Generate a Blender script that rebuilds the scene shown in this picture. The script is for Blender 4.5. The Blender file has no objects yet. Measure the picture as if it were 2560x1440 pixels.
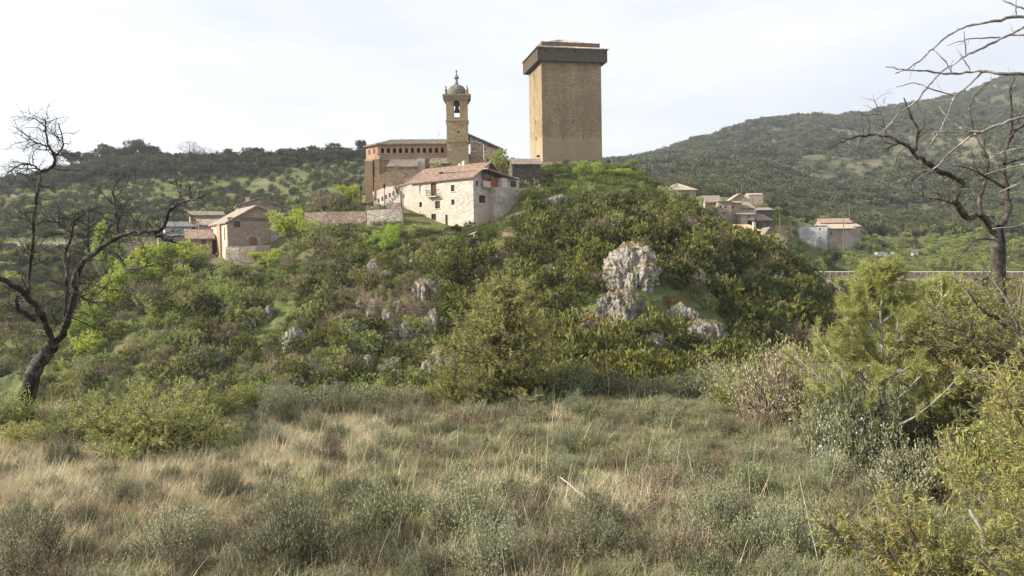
import bpy, math, random
import numpy as np
from mathutils import Vector, Matrix, Euler
R = math.radians
SC = bpy.context.scene
COL = SC.collection
# ------------------------------------------------------------------ camera, sky, sun, exposure
EYE = 1.65
FPX = 1970.0
cam_d = bpy.data.cameras.new('camera'); cam = bpy.data.objects.new('camera', cam_d); COL.objects.link(cam)
cam_d.sensor_width = 36.0; cam_d.lens = 36.0 * FPX / 2560.0
cam_d.clip_start = 0.05; cam_d.clip_end = 9000
PITCH, ROLL = R(-2.33), R(-1.0)
CM = Matrix.Rotation(R(90) + PITCH, 4, 'X') @ Matrix.Rotation(ROLL, 4, 'Z')
cam.matrix_world = Matrix.Translation((0, 0, EYE)) @ CM
SC.camera = cam
C3 = np.array(CM.to_3x3())
SUN_AZ, SUN_EL = 97.0, 28.0          # degrees to the left of the view direction, height
sd = Vector((-math.sin(R(SUN_AZ)) * math.cos(R(SUN_EL)), math.cos(R(SUN_AZ)) * math.cos(R(SUN_EL)), math.sin(R(SUN_EL))))
w = bpy.data.worlds.new('World'); SC.world = w; w.use_nodes = True
nt = w.node_tree; nt.nodes.clear()
wo = nt.nodes.new('ShaderNodeOutputWorld'); bg = nt.nodes.new('ShaderNodeBackground')
sky = nt.nodes.new('ShaderNodeTexSky'); sky.sky_type = 'NISHITA'; sky.sun_disc = False
sky.sun_elevation = R(SUN_EL); sky.sun_rotation = R(-SUN_AZ)
sky.altitude = 600; sky.air_density = 1.0; sky.dust_density = 3.2; sky.ozone_density = 1.0
# thin high cloud veil: pale cloud colour mixed over the clear sky
tc = nt.nodes.new('ShaderNodeTexCoord'); mp = nt.nodes.new('ShaderNodeMapping'); mp.inputs['Scale'].default_value = (1.2, 1.2, 5.0)
mp.inputs['Rotation'].default_value = (0.1, 0.15, 0)
nz = nt.nodes.new('ShaderNodeTexNoise'); nz.inputs['Scale'].default_value = 2.2; nz.inputs['Detail'].default_value = 7; nz.inputs['Roughness'].default_value = .55
mr = nt.nodes.new('ShaderNodeMapRange'); mr.inputs['From Min'].default_value = .33; mr.inputs['From Max'].default_value = .72
mr.inputs['To Min'].default_value = .6; mr.inputs['To Max'].default_value = .95
mx = nt.nodes.new('ShaderNodeMix'); mx.data_type = 'RGBA'; mx.inputs['B'].default_value = (9.4, 9.7, 10.2, 1)
nt.links.new(tc.outputs['Generated'], mp.inputs['Vector']); nt.links.new(mp.outputs[0], nz.inputs['Vector'])
nt.links.new(nz.outputs['Fac'], mr.inputs['Value']); nt.links.new(mr.outputs[0], mx.inputs['Factor'])
nt.links.new(sky.outputs[0], mx.inputs['A']); nt.links.new(mx.outputs['Result'], bg.inputs[0])
bg.inputs[1].default_value = 0.062
nt.links.new(bg.outputs[0], wo.inputs[0])
sl = bpy.data.lights.new('sun', 'SUN'); sl.energy = 5.0; sl.angle = R(0.7); sl.color = (1.0, .93, .80)
so = bpy.data.objects.new('sun', sl); COL.objects.link(so); so.rotation_euler = sd.to_track_quat('Z', 'Y').to_euler(); so.location = (-60, 0, 80)
SC.view_settings.view_transform = 'Standard'; SC.view_settings.look = 'None'
SC.view_settings.exposure = 1.0; SC.view_settings.gamma = 1.0
SC.cycles.max_bounces = 5; SC.cycles.diffuse_bounces = 3; SC.cycles.transparent_max_bounces = 6
SC.cycles.use_adaptive_sampling = True; SC.cycles.use_denoising = True
# ------------------------------------------------------------------ pixel helpers (2560x1440 photograph)
def ray(px, py):
    v = C3 @ np.array([(px - 1280.0) / FPX, -(py - 720.0) / FPX, -1.0]); return v / v[1]
def P(px, py, d):
    r = ray(px, py); return np.array([r[0] * d, d, EYE + r[2] * d])
def U(px): return ray(px, 640)[0]
# ------------------------------------------------------------------ noise
def _h(ix, iy, iz, s):
    n = (ix.astype(np.int64) * 374761393 + iy.astype(np.int64) * 668265263 + iz.astype(np.int64) * 2147483647 + s * 974711) & 0xffffffff
    n = ((n ^ (n >> 13)) * 1274126177) & 0xffffffff
    return ((n ^ (n >> 16)) & 0xffff) / 65535.0
def vn(x, y, z=0, s=0):
    x = np.asarray(x, float); y = np.asarray(y, float); z = np.asarray(z, float) + np.zeros_like(x)
    ix, iy, iz = np.floor(x), np.floor(y), np.floor(z); fx, fy, fz = x - ix, y - iy, z - iz
    fx, fy, fz = [f * f * (3 - 2 * f) for f in (fx, fy, fz)]
    def c(a, b, e): return _h(ix + a, iy + b, iz + e, s)
    x00 = c(0,0,0) * (1 - fx) + c(1,0,0) * fx; x10 = c(0,1,0) * (1 - fx) + c(1,1,0) * fx
    x01 = c(0,0,1) * (1 - fx) + c(1,0,1) * fx; x11 = c(0,1,1) * (1 - fx) + c(1,1,1) * fx
    return ((x00 * (1 - fy) + x10 * fy) * (1 - fz) + (x01 * (1 - fy) + x11 * fy) * fz) * 2 - 1
def fbm(x, y, z=0, o=4, s=0):
    t = 0; a = 1.0; f = 1.0; n = 0
    for k in range(o):
        t = t + a * vn(np.asarray(x) * f, np.asarray(y) * f, np.asarray(z) * f, s + k * 7); n += a; a *= .5; f *= 2.03
    return t / n
# ------------------------------------------------------------------ terrain: heights along sight columns
N = None
MED = [(10.8, N, -.38), (12.5, N, -1.5), (16, N, -5), (30, N, -13)]
MEDR = [(11, N, -.3), (17, N, -.7), (20, N, -2.5), (28, N, -9), (40, N, -13)]
FARL = [(520, N, 26), (900, N, 15), (3000, N, 10)]
PROF = {
-2200: MED + [(80, N, -14), (160, N, -8), (200, N, 2), (260, N, 8), (400, N, 22)] + FARL,
-500: MED + [(80, N, -16), (110, 940), (150, 800), (193, 622), (198, 612), (205, 610), (240, 575), (300, 520), (380, 488)] + FARL,
0:    MED + [(80, N, -17), (110, 960), (150, 800), (192, 630), (198, 613), (205, 611), (240, 572), (300, 512), (350, 476), (375, 470), (430, N, 24)] + FARL,
160:  MED + [(75, N, -16), (95, 990), (104, 900), (112, 850), (120, N, -12), (160, N, -8), (194, 630), (198, 610), (205, 608), (240, 565), (300, 500), (350, 450), (375, 440), (430, N, 28)] + FARL,
300:  MED + [(75, N, -15), (90, 980), (100, 860), (108, 790), (116, 755), (124, N, -7), (165, N, -3), (195, 620), (198, 607), (205, 605), (240, 560), (300, 490), (350, 425), (375, 412), (430, N, 32)] + FARL,
450:  MED + [(72, N, -13.5), (82, 1000), (92, 920), (101, 830), (111, 730), (120, 690), (126, 684), (132, 664), (146, 650), (160, 622), (196, 606), (203, 604), (250, 550), (300, 480), (345, 422), (372, 406), (430, N, 34)] + FARL,
650:  MED + [(70, N, -13), (80, 1000), (88, 935), (98, 830), (109, 730), (117, 672), (123, 662), (127, 655), (129.5, 616), (140, 608), (165, 590), (200, 575), (250, 530), (300, 470), (350, 418), (375, 406), (430, N, 34)] + FARL,
850:  MED + [(70, N, -12), (80, 985), (88, 900), (97, 800), (106, 705), (114, 625), (119, 592), (124, 582), (127.5, 576), (129.5, 540), (150, 526), (180, 522), (230, 515), (280, 465), (335, 412), (365, 398), (430, N, 34)] + FARL,
960:  MED + [(70, N, -12), (80, 985), (88, 895), (96, 800), (104, 708), (112, 630), (117, 590), (121, 576), (125, 565), (127, 530), (136, 505), (146, 470), (160, 462), (190, N, 12), (240, N, 18), (300, N, 30), (365, 398), (430, N, 34)] + FARL,
1100: MED + [(70, N, -11.5), (79, 985), (87, 890), (95, 790), (102, 705), (110, 635), (116, 597), (119, 584), (124, 570), (132, 510), (140, 472), (150, 452), (165, 446), (190, N, 13), (300, N, 30), (365, 400), (430, N, 34)] + FARL,
1220: MED + [(68, N, -11), (77, 975), (85, 885), (93, 785), (101, 700), (109, 630), (115, 590), (119, 576), (125, 556), (132, 505), (140, 455), (148, 425), (160, 412), (185, N, 16), (220, N, 14), (300, N, 26), (365, 412), (430, N, 30)] + FARL,
1350: MED + [(64, N, -10), (72, 960), (80, 880), (88, 790), (96, 700), (104, 630), (112, 572), (118, 532), (127, 485), (137, 452), (147, 425), (156, 404), (178, 403), (200, N, 14), (260, N, 14), (340, N, 22), (600, N, 60), (900, N, 90), (1200, N, 70), (3000, N, 20)],
1500: MED + [(58, N, -10), (65, 960), (71, 880), (78, 800), (83, 735), (87, 680), (93, 632), (101, 590), (111, 545), (123, 490), (135, 445), (147, 413), (158, 403), (176, 404), (196, N, 12), (260, N, 14), (360, N, 30), (600, N, 68), (850, 416), (1000, 404), (1300, N, 80), (3000, N, 20)],
1600: MED + [(54, N, -10), (60, 960), (66, 895), (72, 840), (78, 760), (84, 690), (92, 638), (102, 592), (115, 540), (130, 482), (143, 430), (150, 421), (165, N, 15), (200, N, 8), (260, 520), (360, 478), (600, 430), (850, 404), (1000, 394), (1300, N, 90), (3000, N, 20)],
1750: MED + [(56, N, -11), (63, 965), (70, 900), (77, 840), (85, 760), (93, 700), (103, 640), (115, 590), (127, 545), (135, 528), (145, N, 6), (175, N, 5), (205, 545), (215, 528), (225, 518), (250, 505), (300, 492), (420, 470), (600, 430), (850, 378), (1000, 352), (1300, N, 120), (3000, N, 20)],
1900: MEDR + [(60, N, -12), (67, 985), (74, 920), (82, 860), (92, 780), (101, 705), (109, 655), (115, 625), (120, 618), (130, N, -2), (160, N, -3), (200, 634), (207, 622), (215, 592), (222, 573), (236, 548), (252, 516), (275, 509), (300, 506), (340, 502), (420, 492), (600, 430), (850, 350), (1050, 305), (1400, N, 130), (3000, N, 20)],
2020: MEDR + [(60, N, -13), (70, 985), (78, 920), (87, 850), (95, 775), (101, 718), (106, 696), (116, N, -5), (150, N, -7), (185, 708), (203.5, 702), (205.5, 684), (235, 650), (262, 616), (300, 578), (420, 527), (600, 440), (850, 340), (1050, 290), (1400, N, 140), (3000, N, 20)],
2110: MEDR + [(70, N, -14), (100, N, -15), (125, N, -13), (150, N, -8.5), (180, 714), (203.5, 701), (205.5, 683), (235, 652), (262, 622), (300, 585), (420, 533), (600, 450), (850, 350), (1100, 286), (1400, N, 150), (3000, N, 20)],
2300: MEDR + [(70, N, -12), (110, N, -9), (150, 742), (180, 716), (203.5, 701), (205.5, 682), (235, 655), (262, 625), (300, 590), (420, 545), (520, 490), (600, 440), (900, 330), (1250, 258), (1600, N, 170), (3000, N, 20)],
2560: MEDR + [(70, N, -12), (110, N, -9), (150, 742), (180, 718), (203.5, 703), (205.5, 684), (235, 655), (262, 625), (300, 590), (420, 530), (520, 455), (640, 390), (900, 285), (1250, 200), (1600, N, 240), (3000, N, 20)],
3200: MEDR + [(70, N, -12), (110, N, -9), (150, N, -6), (203.5, N, -5), (205.5, N, -3), (300, N, 5), (420, N, 30), (640, N, 90), (1250, N, 300), (1600, N, 260), (3000, N, 20)],
5200: MEDR + [(70, N, -10), (203.5, N, -5), (300, N, 5), (420, N, 30), (640, N, 90), (1250, N, 300), (1600, N, 260), (3000, N, 20)],
}
LD = np.linspace(math.log(10.8), math.log(3000), 700)
PXS = np.arange(-2200, 5201, 20.0)
keys = sorted(PROF)
rows = []
for k in keys:
    d = [e[0] for e in PROF[k]]; z = [e[2] if e[1] is None else P(k, e[1], e[0])[2] for e in PROF[k]]
    rows.append(np.interp(LD, np.log(d), z))
rows = np.array(rows)
T = np.array([[0.0]]); T = np.stack([np.interp(PXS, keys, rows[:, j]) for j in range(len(LD))], 1)
def blur(a, n, ax):
    k = np.exp(-.5 * (np.arange(-n, n + 1) / (n / 2)) ** 2); k /= k.sum()
    pad = [(0, 0), (0, 0)]; pad[ax] = (n, n); b = np.pad(a, pad, 'edge'); o = 0
    for i, kk in enumerate(k): o = o + kk * (b[i:i + a.shape[0]] if ax == 0 else b[:, i:i + a.shape[1]])
    return o
T0 = blur(blur(T, 2, 0), 3, 1)
def rawH(x, y):
    x = np.asarray(x, float); y = np.asarray(y, float); yy = np.maximum(y, 10.8)
    px = np.clip(1280 + FPX * x / np.maximum(y, 4.0) , -2199, 5199)
    fi = (px - PXS[0]) / 20.0; i = np.clip(fi.astype(int), 0, len(PXS) - 2); fi = fi - i
    l = np.clip((np.log(yy) - LD[0]) / (LD[1] - LD[0]), 0, len(LD) - 1.001); j = l.astype(int); fj = l - j
    z = (T0[i, j] * (1 - fi) + T0[i + 1, j] * fi) * (1 - fj) + (T0[i, j + 1] * (1 - fi) + T0[i + 1, j + 1] * fi) * fj
    return z
def H(x, y):
    x = np.asarray(x, float); y = np.asarray(y, float)
    med = -.035 * y + .06 * fbm(x * .5, y * .5, o=3, s=3) + .03 * fbm(x * 2, y * 2, o=2, s=4)
    z = rawH(x, y)
    a = np.interp(y, [12, 20, 60, 110, 150, 200, 220, 300, 600, 1200], [0, .5, 1.5, .9, .5, .4, 1.0, 3, 9, 20])
    px = 1280 + FPX * x / np.maximum(y, 4)
    mtn = np.clip((px - 1450) / 300, 0, 1)
    cl_ = np.clip((y - 54) / 12, 0, 1) * np.clip((124 - y) / 12, 0, 1); z = z + cl_ * (1.5 * fbm(x * .24, y * .24, o=4, s=19) + 1.3 * np.abs(fbm(x * .35, y * .12, o=3, s=20)) - .3)
    z = z + a * np.where(y > 250, .35 + .65 * mtn, 1) * fbm(x * 13 / (y + 30) , np.log(y + 1) * 14, o=5, s=9) * np.where((y > 118) & (y < 180), .35, 1)
    t = np.clip((y - 10.0) / 1.2, 0, 1)
    return med * (1 - t) + z * t
def ground(px, py, d0=3.0, d1=2000, n=900):
    ds = np.exp(np.linspace(math.log(d0), math.log(d1), n)); r = ray(px, py)
    zz = H(r[0] * ds, ds); below = np.nonzero(EYE + r[2] * ds < zz)[0]
    d = ds[below[0]] if len(below) else d1
    return np.array([r[0] * d, d, float(H(r[0] * d, d))])
def at(px, d, dz=0.0):
    x = U(px) * d; return np.array([x, d, float(H(x, d)) + dz])
# cumulative horizon for visibility of scattered plants
_us = (PXS[::2] - 1280) / FPX
_ds = np.exp(np.linspace(math.log(4), math.log(2500), 420))
_sl = (H(np.outer(_us, _ds), np.tile(_ds, (len(_us), 1))) - EYE) / _ds
_cm = np.maximum.accumulate(_sl, 1)
def visible(x, y, z):
    i = np.clip(np.round(((x / y) * FPX + 1280 - PXS[0]) / 40).astype(int), 0, len(_us) - 1)
    j = np.clip(np.searchsorted(_ds, y) - 4, 0, len(_ds) - 1)
    return (z - EYE) / y > _cm[i, j]
def pix(x, y, z):
    v = C3.T @ np.array([x, y, np.asarray(z) - EYE]); return 1280 + FPX * v[0] / -v[2], 720 - FPX * v[1] / -v[2]
# ------------------------------------------------------------------ objects and meshes
def tag(o, label=None, cat=None, group=None, kind=None):
    if label: o['label'] = label
    if cat: o['category'] = cat
    if group: o['group'] = group
    if kind: o['kind'] = kind
    return o
def link(name, me, parent=None, loc=None, rz=None):
    o = bpy.data.objects.new(name, me); COL.objects.link(o)
    if parent: o.parent = parent
    if loc is not None: o.location = loc
    if rz is not None: o.rotation_euler = (0, 0, rz)
    return o
def empty(name, loc, rz, label, cat, group=None):
    o = link(name, None, None, loc, rz); o.empty_display_size = .2; return tag(o, label, cat, group)
def mesh_np(name, V, F, mats, smooth=False, tint=None, fm=None):
    V = np.asarray(V, np.float32); me = bpy.data.meshes.new(name)
    if isinstance(F, np.ndarray):
        nl = F.shape[1]; F = F.astype(np.int32); tot = F.size
        me.vertices.add(len(V)); me.vertices.foreach_set('co', V.ravel())
        me.loops.add(tot); me.loops.foreach_set('vertex_index', F.ravel())
        me.polygons.add(len(F)); me.polygons.foreach_set('loop_start', np.arange(0, tot, nl, dtype=np.int32))
        me.polygons.foreach_set('loop_total', np.full(len(F), nl, np.int32))
        me.update(calc_edges=True)
    else:
        me.from_pydata([tuple(v) for v in V], [], [tuple(f) for f in F]); me.update()
    for m in (mats if isinstance(mats, (list, tuple)) else [mats]): me.materials.append(m)
    if fm is not None: me.polygons.foreach_set('material_index', np.asarray(fm, np.int32))
    if smooth: me.polygons.foreach_set('use_smooth', np.ones(len(me.polygons), bool))
    if tint is not None:
        a = me.attributes.new('tint', 'FLOAT', 'POINT'); a.data.foreach_set('value', np.asarray(tint, np.float32))
    me.validate(); return me
class MB:                                                    # collects quads, boxes and tubes
    def __init__(s): s.v = []; s.f = []; s.m = []; s.cur = 0
    def poly(s, pts):
        n = len(s.v); s.v += [tuple(map(float, p)) for p in pts]; s.f.append(list(range(n, n + len(pts)))); s.m.append(s.cur); return s
    def box(s, x0, y0, z0, x1, y1, z1):
        n = len(s.v); s.v += [(x, y, z) for z in (z0, z1) for y in (y0, y1) for x in (x0, x1)]
        for q in ((0,2,3,1), (4,5,7,6), (0,1,5,4), (2,6,7,3), (0,4,6,2), (1,3,7,5)): s.f.append([n + i for i in q]); s.m.append(s.cur)
        return s
    def tube(s, pts, rad, n=6, cap=True):
        V, F = tube_np([np.array(pts)], [np.array(rad)], n); b = len(s.v)
        s.v += [tuple(v) for v in V.tolist()]; s.f += [[b + i for i in q] for q in F.tolist()]; s.m += [s.cur] * len(F)
        if cap:
            s.f.append([b + len(V) - n + i for i in range(n)]); s.m.append(s.cur); s.f.append([b + n - 1 - i for i in range(n)]); s.m.append(s.cur)
        return s
    def lathe(s, prof, n=20, cx=0, cy=0):
        b = len(s.v)
        for r, z in prof: s.v += [(cx + r * math.cos(2 * math.pi * i / n), cy + r * math.sin(2 * math.pi * i / n), z) for i in range(n)]
        for k in range(len(prof) - 1):
            for i in range(n): s.f.append([b + k * n + i, b + k * n + (i + 1) % n, b + (k + 1) * n + (i + 1) % n, b + (k + 1) * n + i]); s.m.append(s.cur)
        return s
    def build(s, name, mats, parent=None, smooth=False, loc=None, rz=None):
        return link(name, mesh_np(name, np.array(s.v), s.f, mats, smooth, fm=s.m), parent, loc, rz)
def tube_np(lines, rads, n=5):
    VV, FF = [], []; b = 0
    ang = np.arange(n) * 2 * math.pi / n; ca, sa = np.cos(ang), np.sin(ang)
    for p, r in zip(lines, rads):
        p = np.asarray(p, float); t = np.gradient(p, axis=0); t /= np.linalg.norm(t, axis=1)[:, None] + 1e-9
        ref = np.where(np.abs(t[:, 2:3]) > .9, np.array([[1., 0, 0]]), np.array([[0, 0, 1.]]))
        a = np.cross(t, ref); a /= np.linalg.norm(a, axis=1)[:, None] + 1e-9
        for k in range(1, len(a)):
            q = a[k - 1] - t[k] * a[k - 1].dot(t[k]); l = np.linalg.norm(q)
            if l > 1e-3: a[k] = q / l
        c = np.cross(t, a)
        V = p[:, None] + np.asarray(r)[:, None, None] * (a[:, None] * ca[None, :, None] + c[:, None] * sa[None, :, None])
        m = len(p); i = np.arange(m - 1)[:, None] * n; j = np.arange(n)[None]
        F = np.stack([i + j, i + (j + 1) % n, i + n + (j + 1) % n, i + n + j], -1).reshape(-1, 4) + b
        VV.append(V.reshape(-1, 3)); FF.append(F); b += m * n
    return np.concatenate(VV), np.concatenate(FF)
def leaves_np(pos, dr, L, W, rng, curl=.0):
    n = len(pos); dr = dr / (np.linalg.norm(dr, axis=1)[:, None] + 1e-9)
    rnd = rng.normal(size=(n, 3)); sd_ = np.cross(dr, rnd); sd_ /= np.linalg.norm(sd_, axis=1)[:, None] + 1e-9
    L = (L * rng.uniform(.6, 1.3, n))[:, None]; W = (W * rng.uniform(.7, 1.2, n))[:, None]
    V = np.stack([pos, pos + dr * L * .5 + sd_ * W * .5, pos + dr * L, pos + dr * L * .5 - sd_ * W * .5], 1).reshape(-1, 3)
    F = np.arange(4 * n).reshape(-1, 4); return V, F
# ------------------------------------------------------------------ materials
def _m(name):
    m = bpy.data.materials.new(name); m.use_nodes = True; nt = m.node_tree; nt.nodes.clear()
    o = nt.nodes.new('ShaderNodeOutputMaterial'); b = nt.nodes.new('ShaderNodeBsdfPrincipled')
    b.inputs['Roughness'].default_value = .85; b.inputs['Specular IOR Level'].default_value = .2
    nt.links.new(b.outputs[0], o.inputs[0]); return m, nt, b, o
def nd(nt, t, **k):
    n = nt.nodes.new('ShaderNode' + t)
    for a, v in k.items():
        if a.startswith('i_'): n.inputs[a[2:].replace('_', ' ')].default_value = v
        else: setattr(n, a, v)
    return n
def c4(c): return (c[0], c[1], c[2], 1)
def mixc(nt, f, a, b, mode='MIX'):
    n = nd(nt, 'Mix', data_type='RGBA', blend_type=mode)
    for k, v in (('Factor', f), ('A', a), ('B', b)):
        s = n.inputs[k]
        if hasattr(v, 'links') or hasattr(v, 'is_linked'): nt.links.new(v, s)
        elif k == 'Factor': s.default_value = v
        else: s.default_value = c4(v)
    return n.outputs['Result']
def ramp(nt, src, lo, hi, a=0.0, b=1.0):
    n = nd(nt, 'MapRange'); n.inputs['From Min'].default_value = lo; n.inputs['From Max'].default_value = hi
    n.inputs['To Min'].default_value = a; n.inputs['To Max'].default_value = b; nt.links.new(src, n.inputs['Value']); return n.outputs[0]
def noise(nt, vec, sc, det=4, ro=.55):
    n = nd(nt, 'TexNoise'); n.inputs['Scale'].default_value = sc; n.inputs['Detail'].default_value = det; n.inputs['Roughness'].default_value = ro
    if vec is not None: nt.links.new(vec, n.inputs['Vector'])
    return n.outputs['Fac']
def coords(nt, scale=(1, 1, 1), kind='Object'):
    t = nd(nt, 'TexCoord'); m = nd(nt, 'Mapping'); m.inputs['Scale'].default_value = scale; nt.links.new(t.outputs[kind], m.inputs['Vector']); return m.outputs[0]
def math_(nt, op, a, b=0.0):
    n = nd(nt, 'Math', operation=op)
    for i, v in enumerate((a, b)):
        if hasattr(v, 'is_linked'): nt.links.new(v, n.inputs[i])
        else: n.inputs[i].default_value = v
    return n.outputs[0]
def bump(nt, h, b, st=.5, dist=.05):
    n = nd(nt, 'Bump'); n.inputs['Strength'].default_value = st; n.inputs['Distance'].default_value = dist
    nt.links.new(h, n.inputs['Height']); nt.links.new(n.outputs[0], b.inputs['Normal'])
def m_plain(name, c, rough=.7, metal=0, var=.15, sc=3):
    m, nt, b, o = _m(name); v = noise(nt, coords(nt), sc, 5)
    col = mixc(nt, ramp(nt, v, .3, .7), [x * (1 - var) for x in c], [min(1, x * (1 + var)) for x in c])
    nt.links.new(col, b.inputs['Base Color']); b.inputs['Roughness'].default_value = rough; b.inputs['Metallic'].default_value = metal; return m
def m_stone(name, c1, c2, mortar, sx=2.2, sz=4.2, edge=.06, stain=None, sf=.5, bst=.6, low=None):
    m, nt, b, o = _m(name)
    co = coords(nt, (sx, sx, sz)); wob = noise(nt, coords(nt), 1.3, 3)
    v = nd(nt, 'TexVoronoi'); v.inputs['Scale'].default_value = 1.0; nt.links.new(co, v.inputs['Vector'])
    e = nd(nt, 'TexVoronoi', feature='DISTANCE_TO_EDGE'); e.inputs['Scale'].default_value = 1.0; nt.links.new(co, e.inputs['Vector'])
    sep = nd(nt, 'SeparateColor'); nt.links.new(v.outputs['Color'], sep.inputs[0])
    col = mixc(nt, sep.outputs[0], [x * .72 for x in c1], [min(.85, x * 1.12) for x in c2])
    col = mixc(nt, ramp(nt, sep.outputs[2], .82, .9, 0, .6), col, [x * .5 for x in c1])
    col = mixc(nt, ramp(nt, noise(nt, coords(nt), 9, 4, .7), .35, .65, 0, .4), col, [x * .55 for x in c1])
    col = mixc(nt, ramp(nt, noise(nt, coords(nt, (1, 1, .6)), .55, 5, .65), .42, .66, 0, .45), col, [x * .62 for x in c1])
    col = mixc(nt, ramp(nt, noise(nt, coords(nt, (1, 1, .7)), .13, 6, .7), .42, .62, 0, .5), col, [x * .55 for x in c1])
    if stain is not None: col = mixc(nt, ramp(nt, noise(nt, coords(nt, (1, 1, .45)), .28, 5, .6), .45, .68, 0, sf), col, stain)
    if low is not None:
        sz_ = nd(nt, 'SeparateXYZ'); nt.links.new(coords(nt), sz_.inputs[0]); zz_ = math_(nt, 'ADD', sz_.outputs['Z'], ramp(nt, noise(nt, coords(nt), .6, 4), 0, 1, -.8, .8))
        col = mixc(nt, ramp(nt, zz_, low[0] - .3, low[0] + .3, low[2], 0), col, low[1])
    ed = ramp(nt, e.outputs['Distance'], 0, edge, 1, 0)
    col = mixc(nt, math_(nt, 'MULTIPLY', ed, .8), col, mortar)
    nt.links.new(col, b.inputs['Base Color']); b.inputs['Roughness'].default_value = .95
    h = math_(nt, 'ADD', ramp(nt, e.outputs['Distance'], 0, edge * 1.8, 0, 1), math_(nt, 'MULTIPLY', sep.outputs[1], .6)); bump(nt, h, b, bst, .06); return m
def m_tile(name, c1, c2, c3, lich=.3):
    m, nt, b, o = _m(name)
    v = nd(nt, 'TexVoronoi'); v.inputs['Scale'].default_value = 3.5; nt.links.new(coords(nt), v.inputs['Vector'])
    sep = nd(nt, 'SeparateColor'); nt.links.new(v.outputs['Color'], sep.inputs[0])
    col = mixc(nt, sep.outputs[0], c1, c2)
    col = mixc(nt, ramp(nt, noise(nt, coords(nt), 1.1, 6, .65), .48, .66, 0, lich), col, c3)
    col = mixc(nt, ramp(nt, noise(nt, coords(nt), 9, 3), .5, .75, 0, .5), col, [x * .45 for x in c1])
    nt.links.new(col, b.inputs['Base Color']); bump(nt, sep.outputs[1], b, .4, .03); return m
def m_leaf(name, a, b_, dry=None, dryf=0.0, tr=.3, objv=.6, rough=.6):
    m, nt, b, o = _m(name)
    at_ = nd(nt, 'Attribute', attribute_name='tint'); oi = nd(nt, 'ObjectInfo')
    f = math_(nt, 'ADD', math_(nt, 'MULTIPLY', at_.outputs['Fac'], 1 - objv * .5), math_(nt, 'MULTIPLY', oi.outputs['Random'], objv * .5))
    col = mixc(nt, f, a, b_)
    if dry is not None:
        col = mixc(nt, ramp(nt, noise(nt, coords(nt), 2.5, 3), .55, .7, 0, dryf), col, dry)
    hs = nd(nt, 'HueSaturation'); nt.links.new(col, hs.inputs['Color'])
    nt.links.new(ramp(nt, oi.outputs['Random'], 0, 1, 1 - .28 * objv, 1 + .28 * objv), hs.inputs['Value'])
    r2 = math_(nt, 'FRACT', math_(nt, 'MULTIPLY', oi.outputs['Random'], 17.3)); nt.links.new(ramp(nt, r2, 0, 1, .5 - .018, .5 + .018), hs.inputs['Hue'])
    b.inputs['Roughness'].default_value = rough; nt.links.new(hs.outputs[0], b.inputs['Base Color'])
    t = nd(nt, 'BsdfTranslucent'); nt.links.new(hs.outputs[0], t.inputs[0]); ms = nd(nt, 'MixShader'); ms.inputs[0].default_value = tr
    nt.links.new(b.outputs[0], ms.inputs[1]); nt.links.new(t.outputs[0], ms.inputs[2]); nt.links.new(ms.outputs[0], o.inputs[0]); return m
def m_bark(name, a, b_, lichen=None, lf=.4, sc=6):
    m, nt, b, o = _m(name); v = noise(nt, coords(nt, (1, 1, .35)), sc * 3, 5, .65)
    col = mixc(nt, ramp(nt, v, .35, .65), a, b_)
    if lichen: col = mixc(nt, ramp(nt, noise(nt, coords(nt), sc, 5, .7), .5, .62, 0, lf), col, lichen)
    nt.links.new(col, b.inputs['Base Color']); b.inputs['Roughness'].default_value = .95; bump(nt, v, b, .8, .02); return m
def m_ground(name, grass, grass2, soil, rock, slope=(.62, .8), sc=.25, soilf=(.5, .6)):
    m, nt, b, o = _m(name); co = coords(nt)
    col = mixc(nt, ramp(nt, noise(nt, co, sc * 3, 6), .35, .65), grass, grass2)
    col = mixc(nt, ramp(nt, noise(nt, co, sc, 7, .6), soilf[0], soilf[1]), col, soil)
    g = nd(nt, 'NewGeometry'); s = nd(nt, 'SeparateXYZ'); nt.links.new(g.outputs['Normal'], s.inputs[0])
    zz = math_(nt, 'ADD', s.outputs['Z'], ramp(nt, noise(nt, co, sc * 4, 6, .65), 0, 1, -.22, .22))
    col = mixc(nt, ramp(nt, zz, slope[0], slope[1], 1, 0), col, rock)
    col = mixc(nt, ramp(nt, noise(nt, co, sc * 40, 3), .3, .7, 0, .4), col, [x * .5 for x in soil])
    nt.links.new(col, b.inputs['Base Color']); b.inputs['Roughness'].default_value = 1.0; b.inputs['Specular IOR Level'].default_value = .05
    bump(nt, noise(nt, co, sc * 16, 6, .7), b, 1.0, .25); return m
# ------------------------------------------------------------------ material set
M = {}
M['meadow'] = m_ground('dry_meadow_soil', (.16, .15, .075), (.24, .20, .12), (.30, .24, .16), (.33, .29, .22), (.3, .5), 1.2, (.42, .6))
M['mound'] = m_ground('castle_hill_ground', (.095, .125, .035), (.15, .165, .065), (.20, .155, .10), (.22, .19, .14), (.40, .52), .16, (.47, .57))
M['lhill'] = m_ground('left_hill_ground', (.10, .125, .045), (.14, .155, .065), (.22, .19, .11), (.30, .25, .19), (.42, .56), .05, (.54, .68))
M['mount'] = m_ground('mountain_ground', (.085, .10, .05), (.12, .12, .065), (.24, .19, .13), (.36, .27, .18), (.58, .70), .012, (.52, .64))
M['valley'] = m_ground('valley_ground', (.10, .17, .04), (.15, .18, .06), (.24, .20, .12), (.3, .25, .18), (.55, .7), .06, (.52, .66))
M['keep'] = m_stone('keep_masonry', (.36, .265, .155), (.43, .33, .20), (.23, .165, .11), 2.0, 5.2, .05, (.17, .125, .09), .9, .4, (25.3, (.38, .30, .20), .55))
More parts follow.
